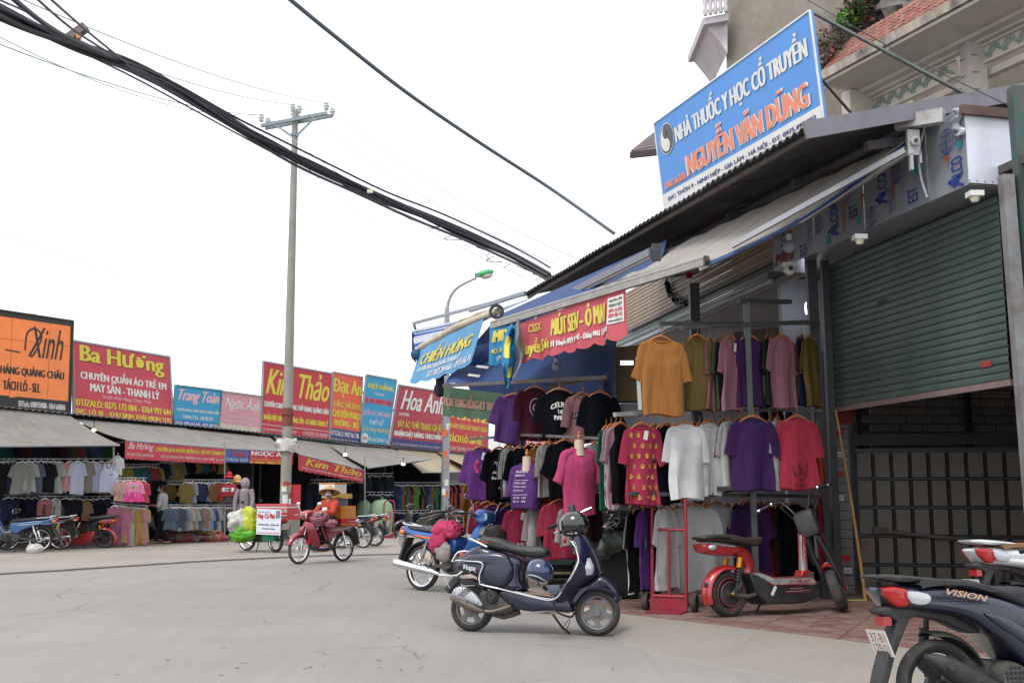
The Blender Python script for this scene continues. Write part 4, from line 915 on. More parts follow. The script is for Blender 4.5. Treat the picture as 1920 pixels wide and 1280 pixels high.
shutter('green roller shutter almost fully raised above the yellow T-shirt', (1146, 651), (1535, 515), (1535, 455), (1146, 601), YF, M_green, 6, mat('weathered_wood_rail', '#6d6660', .7, var=.2))
shutter('cream roller shutter raised behind the end of the white awning', (1176, 607), (1462, 493), (1462, 380), (1176, 548), lambda px: YF(px)-.22, M_cream, 11, mat('weathered_wood_rail', '#6d6660', .7, var=.2))
# black tangle of tape on the cream shutter
mb = MB(); o_ = at(1275, 555, YF(1275)-.5); pts = [at(1250, 528, YF(1250)-.45), at(1254, 545, YF(1254)-.45), at(1262, 560, YF(1262)-.5), at(1275, 567, YF(1275)-.55), at(1286, 570, YF(1286)-.55)]
for k in range(14):
    q = cr([tuple(p) for p in pts], 3); mb.tube([Vector(p)-o_+Vector((rnd.uniform(-.05, .05), rnd.uniform(-.05, .02), rnd.uniform(-.06, .06))) for p in q], .012, 4)
x = mb.build('tangled_tape', mat('black_tape', '#161618', .5), label='black tangle of tape hanging on the cream roller shutter', cat='tape'); x.location = o_
mb = MB(); mb.box((0, 0, 0), (.1, .03, .1)); x = mb.build('red_tag', REDP, ang=0, label='small red tag on the cream shutter below the awning end', cat='tag'); x.location = at(1292, 516, YF(1292)-.5)
# ---- posts
def post(label, a, b, wd, m=DKSTEEL, rnd_=False, name='steel_post'):
    mb = MB(); c_ = Vector(a)
    if rnd_: mb.tube([(0, 0, 0), Vector(b)-c_], wd/2, 12)
    else: mb.bar((0, 0, 0), Vector(b)-c_, wd, wd, up=(0, 1, 0))
    x = mb.build(name, m, ang=30, label=label, cat='post'); x.location = c_; return x
def vpost(label, px, pyb, pyt, Y, wd, **k):
    a = at(px, pyb, Y); b = at(px, pyt, Y); b.x = a.x; b.y = a.y; return post(label, a, b, wd, **k)
a = at(1548, 1105, 13.2); a.z = FL
post('dark steel door post between the clothes racks and the big shutter', a, Vector((a.x-.02, a.y, 4.35)), .12)
a2 = a+Vector((.17, .05, 0)); post('second dark door post right beside the big green shutter', a2, Vector((a2.x, a2.y, 4.3)), .09)
a = at(1925, 1150, 9.7); a.z = FL; a.x += .13
post('pale grey steel post at the right end of the big green shutter', a, Vector((a.x-.05, a.y, 4.3)), .11, m=mat('grey_rusty_post', '#8b8d90', .55, .3, var=.2, dirt=.7, dirtc='#6b4530'))
post('narrow rusty post behind the pale grey one at the right edge', a+Vector((.11, .06, 0)), Vector((a.x+.06, a.y+.06, 4.3)), .05, m=M_rust)
post('dark teal post outermost at the right edge', a+Vector((.13, -.04, 0)), Vector((a.x+.08, a.y-.04, 5.15)), .12, m=mat('dark_teal_paint', '#3b524e', .5, .2, var=.2, dirt=.5, dirtc='#6b4530'))
a = at(1150, 1020, 15.5); a.z = FL
post('blue black post at the left side of the side opening', a, Vector((a.x-.08, a.y, 3.7)), .11, m=mat('blue_black_steel', '#20262f', .4, .4))
post('bright narrow pipe beside the blue black post', a+Vector((.12, -.02, 0)), Vector((a.x+.03, a.y-.02, 3.62)), .045, m=STEEL, rnd_=True)
a = at(1310, 900, 14.6); a.z = FL; post('dark inner post behind the pink and olive T-shirts', a, Vector((a.x, a.y, 4.25)), .13)
# ---- inner room behind the racks
room = thing('stall_room', 'whitewashed room of the right-hand clothes stall, seen between the hanging garments', 'room', (3, 17, FL))
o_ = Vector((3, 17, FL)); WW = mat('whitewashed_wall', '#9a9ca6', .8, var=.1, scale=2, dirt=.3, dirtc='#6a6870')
fa = Vector((6.8-.209*13.6, 13.6, 0)); fb = Vector((6.8-.209*22.5, 22.5, 0)); fn_ = Vector((.979, .2045, 0))
mb = MB(); mb.bar(fb+fn_*.2+Z*2.2-o_, fb+fn_*5+Z*2.2-o_, .1, 4.4); mb.build('back_wall', WW, room, 0)
mb = MB(); mb.bar(fa+fn_*4+Z*2.2-o_, fb+fn_*4+Z*2.2-o_, .1, 4.4); mb.build('side_wall', WW, room, 0)
fc = Vector((6.8-.209*14.9, 14.9, 0))
mb = MB(); mb.bar(fc+fn_*.12+Z*2.2-o_, fc+fn_*4+Z*2.2-o_, .1, 4.4); mb.build('side_wall', WW, room, 0)
mb = MB(); mb.bar((fc+fn_*2.2+Z*4.35)-o_, (fb+fn_*2.2+Z*4.35)-o_, 4.4, .06); mb.build('ceiling', WW, room, 0)
psg = thing('passage', 'dark roofed passage behind the half lowered green shutter', 'passage', (5, 12, FL)); o_ = Vector((5, 12, FL))
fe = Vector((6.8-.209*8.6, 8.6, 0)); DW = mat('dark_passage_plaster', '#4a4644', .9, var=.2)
mb = MB(); mb.bar(fe+fn_*2.2+Z*4.42-o_, fc+fn_*2.2+Z*4.42-o_, 4.5, .08); mb.build('ceiling', DW, psg, 0)  # unseen ceiling and walls, added to keep sky light out of the passage
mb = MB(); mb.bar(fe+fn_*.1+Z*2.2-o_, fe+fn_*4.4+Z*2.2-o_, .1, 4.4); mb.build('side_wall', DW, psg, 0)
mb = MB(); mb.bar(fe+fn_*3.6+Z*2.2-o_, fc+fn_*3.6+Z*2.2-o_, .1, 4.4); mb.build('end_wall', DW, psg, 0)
bd = thing('plywood_board', 'brown plywood board leaning at the left side of the room opening', 'board', at(1182, 752, 15.6)); o_ = Vector(bd.location)
mb = MB(); mb.grid(quadf(at(1152, 752, 15.6)-o_, at(1216, 750, 15.4)-o_, at(1214, 645, 15.4)-o_, at(1150, 651, 15.6)-o_), 1, 1, .02); mb.build('board_sheet', mat('plywood', '#8c7654', .7, var=.15, scale=3, stretch=(6, 6, 1)), bd, 0)
mb = MB(); mb.bar(at(1151, 754, 15.5)-o_, at(1217, 752, 15.3)-o_, .03, .03); mb.build('edge_batten', BLACK, bd, 0)
wp = thing('white_board', 'white board below the plywood one behind the racks', 'board', at(1200, 850, 15.7)); o_ = Vector(wp.location)
mb = MB(); mb.grid(quadf(at(1152, 960, 15.6)-o_, at(1330, 960, 14.8)-o_, at(1330, 756, 14.8)-o_, at(1152, 757, 15.6)-o_), 1, 1, .02); mb.build('panel_sheet', WW, wp, 0)
# lit fixtures
LED = mat('lit_led', '#f2f6ff', .3, var=0, emit=9)
for px, py, Y, r_, lb in ((1516, 578, 14.4, .045, 'brightly lit white LED bulb at the top right of the racks'), (1519, 640, 14.2, .022, 'small lit lamp below the bright LED bulb')):
    t = thing('led_lamp', lb, 'lamp', at(px, py, Y)); mb = MB(); mb.sweep([(0, -1.9*r_, .2*r_, .2*r_), (0, -1.6*r_, r_*.9, r_*.9), (0, 0, r_, r_), (0, 1.6*r_, r_*.9, r_*.9), (0, 1.9*r_, .3*r_, .3*r_)], 14, 2, 2); mb.build('lamp_glass', LED, t)
    mb = MB(); mb.tube([(0, 0, 1.8*r_), (0, 0, 3.4*r_)], r_*.6, 8); mb.build('lamp_socket', WHITE, t)
fx = thing('arm_lamp', 'small white arm lamp in front of the plywood board', 'lamp', at(1190, 680, 14.8)); mb = MB(); mb.tube([(-.2, 0, 0), (-.02, 0, 0)], .03, 12); mb.build('lamp_head', mat('lamp_white', '#f0f4ff', .3, var=0, emit=.9), fx); mb = MB(); mb.bar((-.25, 0, 0), (.12, 0, 0), .03, .03); mb.bar((.06, 0, .02), (.06, 0, -.75), .03, .03, up=(0, 1, 0)); mb.build('lamp_bracket', DKSTEEL, fx, 0)
for px, py, Y, lb in ((1612, 452, 10.9, 'white holder with bare bulb under the middle of the panel box'), (1828, 372, 9.7, 'white bulb holder under the right corner of the panel box')):
    t = thing('bulb_holder', lb, 'bulb holder', at(px, py, Y)+Z*.05); mb = MB(); mb.box((0, 0, -.01), (.13, .12, .05)); mb.build('holder_base', WHITE, t, 0); mb = MB(); mb.lathe([(.045, -.03), (.042, -.06), (.03, -.085), (.001, -.088)], (0, 0, 0), 'z', 14, closed=False); mb.build('holder_cup', mat('ivory_plastic', '#cfc6ae', .4), t)
cm = thing('security_camera', 'white dome security camera below the left end of the panel box', 'security camera', at(1480, 505, 12.6)); mb = MB(); mb.ell((0, 0, 0), (.07, .07, .07), 16, 10); mb.box((0, .02, .06), (.16, .1, .05)); mb.build('camera_body', WHITE, cm); mb = MB(); mb.lathe([(.03, -.065), (.028, -.078), (.001, -.078)], (0, 0, 0), 'y', 14, closed=False); mb.build('lens', BLACK, cm)
# ---- dark passage behind the big shutter: stone-clad wall, framed gate
STN = [mat('split_stone_%d' % i, c, .85, var=.2, scale=6, bump=.5, bscale=25) for i, c in enumerate(('#6e6862', '#68625d', '#746d66'))]
sw = thing('stone_clad_wall', 'dark stone-clad wall behind the framed gate in the passage', 'wall', at(1740, 860, 14.4)); o_ = Vector(sw.location)
wl = at(1605, 860, 14.35)-o_; wr = at(1925, 860, 14.45)-o_; dW = wr-wl; dW.z = 0; LW = dW.length; dW.normalize(); nW = dW.cross(Z)
mb = MB(); mb.bar(wl+Z*(2.2-at(1740, 860, 14.4).z)+nW*-.08, wr+Z*(2.2-at(1740, 860, 14.4).z)+nW*-.08+dW*2, .1, 4.4); mb.build('wall_core', mat('dark_mortar', '#35322f', .9), sw, 0)
zb0 = FL-o_.z; bh = .115; sm_ = {}
for r_ in range(int(3.0/bh)):
    x_ = 0 if r_ % 2 else -.15
    if r_*bh < 1.1: continue
    while x_ < LW:
        w_ = rnd.choice((.3, .36, .42)); k = rnd.randrange(3); key = (w_, k)
        if key not in sm_:
            b_ = MB(); V = [(-w_/2+.004, 0, -bh/2+.004), (w_/2-.004, 0, -bh/2+.004), (w_/2-.004, 0, bh/2-.004), (-w_/2+.004, 0, bh/2-.004)]; V += [(x*.94, -.018, z*.85) for x, _, z in V]
            b_.add(V, [(4, 5, 6, 7), (0, 1, 5, 4), (1, 2, 6, 5), (2, 3, 7, 6), (3, 0, 4, 7)]); sm_[key] = b_.mesh('stone', STN[k], 0)
        if 0 <= x_ and x_+w_ <= LW+.2:
            s_ = link('stone', sm_[key], sw, loc=wl+dW*(x_+w_/2)+Z*(zb0-wl.z+r_*bh+bh/2)+nW*(-.028+rnd.uniform(0, .012))); s_.rotation_euler = (0, 0, math.atan2(dW.y, dW.x))
        x_ += w_
gt = thing('framed_gate', 'dark steel gate with rows of square plastic panes and a diagonal bar in the passage', 'gate', at(1750, 1095, 13.9)); gt.location.z = FL; o_ = Vector(gt.location)
gl = at(1613, 1095, 13.9); gr = at(1935, 1095, 13.4); gl.z = gr.z = 0; gl -= Vector((o_.x, o_.y, 0)); gr -= Vector((o_.x, o_.y, 0)); dG = (gr-gl); LG = dG.length; dG.normalize(); GH = 1.80
nc, nr_ = 9, 5; PANE = mat('cloudy_plastic_pane', '#5f5950', .5, var=.1, scale=3, dirt=.3)
cw = LG/nc; ch = GH/nr_
b_ = MB(); b_.box((0, 0, 0), (cw-.05, .008, ch-.045)); pm_ = b_.mesh('pane', PANE, 0)
for i in range(nc):
    for j in range(nr_):
        s_ = link('pane', pm_, gt, loc=gl+dG*((i+.5)*cw)+Z*((j+.5)*ch)); s_.rotation_euler = (0, 0, math.atan2(dG.y, dG.x))
for i in range(nc+1):
    mb = MB(); mb.bar(gl+dG*(i*cw), gl+dG*(i*cw)+Z*GH, .05 if i in (0, nc) else .024, .03, up=(0, 1, 0)); mb.build('upright_bar', DKSTEEL, gt, 0)
for j in range(nr_+1):
    mb = MB(); mb.bar(gl+Z*(j*ch), gr+Z*(j*ch), .035, .06 if j in (0, nr_) else .024); mb.build('cross_bar', DKSTEEL, gt, 0)
mb = MB(); q = Vector((0, -.06, 0)); mb.tube([gl+dG*.25+Z*.78+q, gl+dG*(LG*.75)+Z*.66+q, gr+Z*.62+q], .025, 8); mb.box(gl+dG*.25+Z*.79+q, (.18, .05, .09)); mb.build('latch_bar', M_rust, gt, 30)
mb = MB(); mb.bar(gl+Z*(GH+.14), gr+Z*(GH+.14), .12, .14); mb.build('lintel_beam', mat('near_black_steel', '#1d1f22', .5, .3), gt, 0)
for px in (1612, 1820):
    a = at(px, 850, 14.1); a.z = 1.85; post('black upright above the gate, %s' % ('left one' if px < 1700 else 'right one, under the middle of the shutter'), a, Vector((a.x, a.y, 3.3)), .07, m=mat('near_black_steel', '#1d1f22', .5))
# strip of pale printed blocks beside the door posts
st_ = thing('block_pillar', 'narrow pillar of pale blocks pasted with red and black stickers beside the bamboo pole', 'pillar', at(1585, 1098, 13.7)); st_.location.z = FL; o_ = Vector(st_.location)
mb = MB(); mb.box((0, .1, 1.55), (.26, .12, 3.1)); mb.build('pillar_core', mat('dark_mortar', '#35322f', .9), st_, 0)
b_ = MB(); b_.box((0, 0, 0), (.25, .03, .105)); bm_ = b_.mesh('block', mat('pale_block', '#807e7c', .8, var=.15, scale=8, bump=.3, dirt=.4, dirtc='#5a5654'), 0)
for k in range(20): x = link('block', bm_, st_, loc=(rnd.uniform(-.003, .003), .02+rnd.uniform(0, .008), .06+k*.115))
for k, (z_, m_) in enumerate(((2.02, REDP), (1.5, REDP), (1.2, WHITE), (.45, REDP), (.3, WHITE), (1.75, WHITE))):
    mb = MB(); mb.box((rnd.uniform(-.05, .05), -.003, z_), (.1, .003, .07)); mb.build('sticker', m_ if m_ is REDP else PAPER if False else WHITE, st_, 0)
    write(lambda s, t: Vector((-.07+.14*s, -.006, z_-.03+.06*t)), ('KHOAN CẮT', 'SƠN', '0987 35', 'THUÊ NHÀ', '0912 66', 'BÊ TÔNG')[k], .1, .9, .2, .8, m_ if m_ is REDP else BLKP, st_, off=0, bold=1)
mb = MB(); mb.box((0, 0, 0), (.22, .01, .22)); x = mb.build('red_poster', mat('dull_red_poster', '#7a2a20', .6, var=.1), ang=0, label='dull red poster at the top of the block pillar under the shutter corner', cat='poster'); x.location = at(1583, 778, 13.5)
# bamboo pole
bp0 = at(1623, 1123, 12.9); bp0.z = FL; bp1 = at(1566, 768, 13.2)
bb = thing('bamboo_pole', 'thin bamboo pole leaning against the shutter beside the block pillar', 'pole', bp0); o_ = bp0
mb = MB(); pts = []; rr = []
for k in range(11):
    t = k/10; p = (bp1-bp0)*t; p.x += .02*sin(t*3)
    for dt, rk in ((-.012, 1), (0, 1.25), (.012, 1)):
        pts.append(p+(bp1-bp0)*dt if 0 < k < 10 else p+(bp1-bp0)*(dt if (k == 0) == (dt > 0) else 0)*.5); rr.append(.021*rk*(1-.25*t))
mb.tube(pts, rr, 10); mb.build('cane', mat('bamboo', '#a97c4a', .5, var=.2, scale=9, dirt=.3), bb, 50)
mb = MB(); mb.box((0, 0, .003), (.28, .1, .006)); x = mb.build('paper_scrap', mat('yellow_paper', '#b0b060', .8), ang=0, label='yellow paper scrap on the floor at the foot of the bamboo pole', cat='paper scrap'); x.location = gnd(1600, 1125, FL+.006)
# added dark sheet: the deep shade behind the racks is put into its colour
ck = thing('shade_backdrop', 'dark sheet closing the lower part of the stall behind the front racks', 'sheet', (0, 18, FL)); mb = MB(); a = at(930, 950, 19); b = at(1150, 950, 16.2); mb.grid(lambda s, t: Vector((a.x+(b.x-a.x)*s, a.y+(b.y-a.y)*s+.06*sin(s*25)-18, t*1.75)), 40, 2, .01); mb.build('backdrop_sheet', mat('painted_shade', '#2c2c34', .9, var=.3), ck, 60)
# ================================================================ PHARMACY BOARD AND HOUSE BEHIND
def YP(px): return 7.42/((px-960)/F+.36)
SKYB = mat('blue_board_vinyl', '#5494de', .5, var=.05, scale=2, k=.85, dirt=.08, stretch=(4, 4, .5))
ob, f = board('big blue rooftop billboard with white and salmon lettering and a yin yang emblem', (1226, 232), (1518, 20), (1545, 232), (1246, 393), SKYB, frame=mat('white_board_edge', '#c9cdd4', .5), group=None, Yf=YP, th=.05, fw=.022)
patch(f, 0, 1, 0, .165, WHITE, ob, off=.004)
SALM = mat('salmon_print', '#ea8868', .5, var=.05, k=.9)
write(f, 'NHÀ THUỐC Y HỌC CỔ TRUYỀN', .15, .965, .58, .90, WHITE, ob, bold=5, bw=.0024, off=.008)
write(f, 'NGUYỄN VĂN DŨNG', .205, .945, .205, .555, WHITE, ob, bold=7, bw=.0032, off=.006, slope=.0); write(f, 'NGUYỄN VĂN DŨNG', .21, .94, .215, .545, SALM, ob, bold=4, bw=.003, off=.014)
write(f, 'LƯƠNG Y ĐA KHOA:', .03, .19, .20, .29, SALM, ob, bold=3, bw=.002, off=.01)
write(f, 'Đ/C: THÔN 9 - NINH HIỆP - GIA LÂM - HÀ NỘI - ĐT: 0975.618.002', .04, .97, .055, .125, NAVYP, ob, bold=3, bw=.0015, off=.01)
GRY = mat('dark_grey_print', '#4a4e56', .5, var=.05)
a_ = .056; b_ = .175; cs_, ct_ = .083, .74
disc(f, cs_, ct_, a_, b_, GRY, ob, off=.008); disc(f, cs_, ct_, a_*1.0, b_*1.0, WHITE, ob, off=.009, inner=.95)
def yy(n=20):
    pts = [(cs_+a_*.8*cos(pi/2+pi*i/n), ct_+b_*.8*sin(pi/2+pi*i/n)) for i in range(n+1)]
    pts += [(cs_+a_*.4*sin(-pi*i/n)*-1, ct_-b_*.4-b_*.4*cos(pi*i/n)) for i in range(1, n)]
    pts += [(cs_-a_*.4*sin(pi*i/n), ct_+b_*.4-b_*.4*cos(pi*i/n)) for i in range(1, n)]
    return pts
mb = MB(); P_ = [Vector(f(*q)) for q in yy()]; nn = (Vector(f(1, 0))-Vector(f(0, 0))).cross(Vector(f(0, 1))-Vector(f(0, 0))).normalized()
U_ = (Vector(f(1, 0))-Vector(f(0, 0))).normalized()
tr = tessellate_polygon([[Vector((q[0]*2.8, q[1], 0)) for q in yy()]]); mb.v = [tuple(p+nn*.012) for p in P_]; mb.f = [tuple(t) for t in tr]; link('emblem', mb.mesh('emblem', WHITE, 0, fix=False), ob)
disc(f, cs_, ct_+b_*.4, a_*.14, b_*.14, GRY, ob, off=.016); disc(f, cs_, ct_-b_*.4, a_*.14, b_*.14, WHITE, ob, off=.016)
# brace pole from the top corner of the board down to the roof, and guy wire
q0 = at(1521, 22, YP(1521)); q1 = at(1812, 178, 10.6)
mb = MB(); mb.tube([(0, 0, 0), q1-q0], .022, 8); x = mb.build('brace_pole', mat('dark_green_steel', '#3a4644', .5, .4, var=.3, dirt=.5, dirtc='#5a3a2a'), label='dark steel brace running down from the top corner of the blue billboard', cat='brace pole'); x.location = q0
mb = MB(); q1 = at(1505, -5, 12); q2 = at(1905, 205, 9.9); mb.tube([(0, 0, 0), (q2-q1)*.5-Z*.05, q2-q1], .006, 5, sm=3); x = mb.build('thin_wire', BLACK, label='thin dark wire crossing in front of the tiled eave', cat='wire'); x.location = q1
# ---- small corrugated roof peeping out at the left of the board
rp = thing('small_roof', 'rusty corner of a small corrugated roof left of the blue billboard', 'roof', at(1205, 275, 17)); o_ = Vector(rp.location)
f2 = quadf(at(1183, 283, 17)-o_, at(1260, 268, 16.4)-o_, at(1270, 215, 17)-o_, at(1215, 258, 18)-o_)
mb = MB(); mb.grid(lambda s, t: f2(s, t)+Z*.02*sin(t*40), 2, 30, .01); mb.build('roof_sheet', M_rust, rp, 40)
mb = MB(); mb.bar(at(1183, 291, 17)-o_, at(1262, 282, 16.4)-o_, .06, .1); mb.build('eave_board', mat('dark_wood', '#3d3230', .8), rp, 0)
mb = MB(); mb.grid(quadf(at(1184, 290, 17)-o_, at(1262, 284, 16.4)-o_, at(1262, 268, 16.4)-o_, at(1184, 283, 17)-o_), 1, 1, .02); mb.build('gable_board', mat('worn_lilac_paint', '#8a8488', .7, var=.2, dirt=.6, dirtc='#6e4434'), rp, 0)

# ---- tall concrete building with a corner balcony
cb = thing('concrete_building', 'tall building with bare stained concrete side and a pale corner balcony', 'building', at(1470, 200, 19)); o_ = Vector(cb.location)
CON = mat('stained_concrete', '#8b8277', .9, var=.2, scale=1.3, bump=.4, bscale=9, dirt=.75, dirtc='#5a5148', stretch=(1, 1, .6))
a = at(1362, 120, 19.5); b = at(1700, 120, 17.2); zc = a.z
mb = MB(); mb.add([Vector((p.x, p.y, z))-o_ for p, z in ((a, 2), (b, 2), (b, 16), (a, 16))]+[Vector((p.x+1.5, p.y+6, z))-o_ for p, z in ((a, 2), (b, 2), (b, 16), (a, 16))], [(0, 1, 2, 3), (0, 3, 7, 4), (3, 2, 6, 7), (1, 5, 6, 2)]); mb.build('side_wall', CON, cb, 0)
LIL = mat('pale_lilac_paint', '#c0b8bc', .7, var=.08, dirt=.35, dirtc='#6e6a70')
mb = MB(); mb.poly([at(*q, 19.2)-o_ for q in ((1322, 46), (1364, 38), (1364, 100), (1352, 82), (1334, 60))], 1.6, up=(0, -1, 0)); mb.build('balcony_corbel', LIL, cb, 0)
mb = MB(); p0 = at(1318, 38, 19.0)-o_; p1 = at(1366, 29, 19.0)-o_; mb.poly([at(*q, 19.05)-o_ for q in ((1318, 34), (1366, 25), (1366, 38), (1320, 46))], 1.8, up=(0, -1, 0)); mb.build('balcony_slab', LIL, cb, 0)
for k in range(5):
    p = p0+(p1-p0)*(.1+.2*k); mb = MB(); mb.lathe([(.035, 0), (.05, .08), (.03, .16), (.055, .3), (.03, .44), (.05, .5)], p+Z*.08, 'z', 8, caps=True, closed=False); mb.build('baluster', LIL, cb)
for k in range(3):
    mb = MB(); mb.bar(p0+Z*(.58+.13*k), p1+Z*(.58+.13*k), .1, .06); mb.build('balustrade_rail', LIL, cb, 0)

# ---- pale house: tiled eave, cornice, relief frieze, column
def YH(px): return 10.7/((px-960)/F+.38)
hd = Vector((-.38, 1, 0)).normalized(); hn = Vector((.935, .355, 0)).normalized()
PA_ = at(1537, 160, 16); PB_ = at(1815, 3, 13.25); hd = Vector((PA_.x-PB_.x, PA_.y-PB_.y, 0)).normalized(); hn = Vector((hd.y, -hd.x, 0)); H0 = PB_-hd*1.6; H0.z = (PA_.z+PB_.z)/2; he0 = H0
house = thing('pale_house', 'pale house with clay tiled eave, soffit and green relief frieze behind the stall roof', 'house', H0)
ST_ = mat('pale_stucco', '#d6cdbe', .8, var=.1, scale=2, dirt=.3, dirtc='#8d8476'); ST2 = mat('weathered_eave_edge', '#a59a8e', .85, var=.2, scale=5, dirt=.95, dirtc='#37332f', stretch=(1, 1, .5))
LH = (PA_-PB_).length+1.6
def hp(a_, w_, z_): return hd*a_+hn*w_+Z*z_     # along the house away from camera, inwards, up
mb = MB(); mb.add([hp(0, 0, -.02), hp(LH, 0, -.02), hp(LH, .85, -.04), hp(0, .85, -.04), hp(0, 0, .0), hp(LH, 0, 0), hp(LH, .85, 0), hp(0, .85, 0)], [(0, 1, 2, 3), (4, 7, 6, 5), (0, 4, 5, 1), (2, 6, 7, 3), (1, 5, 6, 2), (0, 3, 7, 4)]); mb.build('soffit', ST_, house, 0)
mb = MB(); mb.bar(hp(0, .0, .07), hp(LH, .0, .07), .14, .14); mb.build('eave_edge', ST2, house, 0)
mb = MB(); mb.bar(hp(0, .02, -.02), hp(LH, .02, -.02), .06, .05); mb.build('eave_moulding', ST_, house, 0)
for k, (w_, z_, wd, ht) in enumerate(((.76, -.07, .16, .06), (.88, -.09, .10, .10), (1.10, -.52, .12, .10))):
    mb = MB(); mb.bar(hp(0, w_, z_), hp(LH, w_, z_), wd, ht); mb.build('cornice_moulding', ST_, house, 0)
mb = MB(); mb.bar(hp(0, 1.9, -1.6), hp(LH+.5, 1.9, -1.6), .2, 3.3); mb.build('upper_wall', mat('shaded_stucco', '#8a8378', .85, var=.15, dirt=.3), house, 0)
mb = MB(); mb.bar(hp(LH, .5, -1.0), hp(LH, 2.2, -1.0), .2, 1.9); mb.build('end_wall', ST_, house, 0)
# frieze panels between columns with green relief
GRN = mat('green_relief', '#98a696', .8, var=.12, dirt=.3, dirtc='#5c665a'); TILEW = mat('white_glazed_tile', '#b9b2a8', .35, var=.06)
def aof(px, w_, z_=-.25):
    lo, hi = -2.0, 9.0
    for _ in range(40):
        m_ = (lo+hi)/2; p = H0+hp(m_, w_, z_)
        if proj(p)[0] > px: lo = m_
        else: hi = m_
    return (lo+hi)/2
for (a0, a1) in ((aof(1960, 1), aof(1848, 1)), (aof(1800, 1), aof(1600, 1))):
    mb = MB(); mb.bar(hp(a0, 1.0, -.28), hp(a1, 1.0, -.28), .08, .27); mb.build('frieze_panel', ST_, house, 0)
    for z_ in (-.16, -.41):
        mb = MB(); mb.bar(hp(a0, .94, z_), hp(a1, .94, z_), .05, .035); mb.build('frieze_border', ST_, house, 0)
    k = 0; x_ = a0+.04
    while x_ < a1-.15:
        mb = MB(); up = 1 if k % 2 else -1
        for q in range(4):
            r0 = .13-.03*q; mb.tube([hp(x_+.02+.045*q+r0*(1-cos(t*pi/5))*.8, .95, -.285+up*(.09-.18*t/5)*(1-.1*q)+.012*q) for t in range(6)], [.004, .012, .015, .015, .010, .004], 5, sm=2)
        mb.build('leaf_relief', GRN, house); x_ += .13; k += 1
a0 = aof(1824, .9)
mb = MB(); mb.bar(hp(a0, .9, -3.2), hp(a0, .9, -.06), .26, .26, up=(0, 1, 0)); mb.build('column', TILEW, house, 0)
for z_ in (-.3, -.55, -.8, -1.05, -1.3):
    mb = MB(); mb.bar(hp(a0-.13, .9, z_), hp(a0+.13, .9, z_), .264, .007); mb.build('tile_joint', mat('tile_joint_mortar', '#a8978c'), house, 0)
for a0 in (aof(1855, .95), aof(1767, .95), aof(1698, .95), aof(1640, .95)):
    mb = MB(); mb.bar(hp(a0, .95, -.15), hp(a0, .95, -.06), .07, .08, up=(0, 1, 0)); mb.build('frieze_block', mat('pinkish_block', '#94807a', .8), house, 0)
# clay tiles on the steep eave, each its own piece
tl_ = {}; TC = ['#8a5848', '#805044', '#916253', '#784c42']
slope_v = (hn*.72+Z*.80).normalized(); ang = math.atan2(hd.y, hd.x)
nrow, ncol = 6, 46; tw = LH/ncol
for k in range(4):
    b_ = MB(); b_.grid(lambda s, t: Vector(((s-.5)*tw*1.02, -.02*sin(pi*s)**2*1.0-.012*(1-t), (t-.5)*.19)), 4, 1, .01); tl_[k] = b_.mesh('roof_tile', mat('clay_roof_tile_%d' % k, TC[k], .8, var=.25, scale=9, dirt=.45, dirtc='#4a3c36'), 50)
Rm = Matrix((hd*-1, -(hd*-1).cross(slope_v)*1.0, slope_v)).transposed()
Rm = Matrix.Identity(3); Rm.col[0] = -hd; Rm.col[2] = slope_v; Rm.col[1] = slope_v.cross(-hd)
for r_ in range(nrow):
    for c_ in range(ncol):
        p = hp((c_+.5)*tw, 0, .14)+slope_v*(.07+r_*.155)+Vector((0, 0, rnd.uniform(-.004, .004)))
        x = link('roof_tile', tl_[rnd.randrange(4)], house); x.matrix_local = Matrix.Translation(p) @ Rm.to_4x4()
mb = MB(); mb.add([hp(0, 0, .1), hp(LH, 0, .1), hp(LH, 0, .1)+slope_v*1.0, hp(0, 0, .1)+slope_v*1.0], [(0, 1, 2, 3)]); mb.v = [tuple(Vector(v)+hn*.03-Z*.02) for v in mb.v]; mb.build('roof_deck', mat('dark_mortar', '#35322f'), house, 0)
# rock-work, bougainvillea and leafy plant on the terrace
def foliage(name, label, cat, px, py, Y, rx, rz_, cols, n, sz, seed, gap=.35, ry=.5, stem=True):
    r = random.Random(seed); c_ = at(px, py, Y); t = thing(name, label, cat, c_)
    groups = {}
    for k, (cn, ch, frac) in enumerate(cols):
        mb = MB(); N = int(n*frac)
        cl = [(r.gauss(0, .45), r.gauss(0, .45), r.gauss(0, .45)) for _ in range(9)]
        for _ in range(N):
            q = r.choice(cl); p = Vector(((q[0]+r.gauss(0, .22))*rx, (q[1]+r.gauss(0, .22))*ry, (q[2]+r.gauss(0, .22))*rz_))
            d = Vector((r.uniform(-1, 1), r.uniform(-1, 1), r.uniform(-.6, .8))).normalized(); s_ = sz*r.uniform(.6, 1.3); sd = d.orthogonal().normalized()*s_*.4
            mb.add([p, p+d*s_*.5+sd, p+d*s_, p+d*s_*.5-sd], [(0, 1, 2), (0, 2, 3)])
        x = link(('leaves', 'flowers', 'dry_leaves')[k % 3], mb.mesh('leaves', mat(cn, ch, .6, var=.3, scale=3, trans=.25), 0, fix=False), t); x['kind'] = 'stuff'
    mb = MB()
    for _ in range(7):
        e = Vector((r.gauss(0, .5)*rx, r.gauss(0, .4)*ry, r.gauss(.1, .5)*rz_)); mb.tube([(0, 0, -rz_*.9), e*.4-Z*rz_*.2, e], [.02, .012, .004], 5, sm=2)
    mb.build('stems', mat('woody_stem', '#5a4838', .9, var=.2), t)
    return t
foliage('bougainvillea', 'flowering shrub with small red flowers tumbling beside the blue billboard', 'shrub', 1570, 88, 16.4, .45, .45, (('shrub_green', '#46513a', .56), ('red_flower', '#a04440', .10), ('dry_brown_leaf', '#5c423c', .34)), 2200, .06, 3)
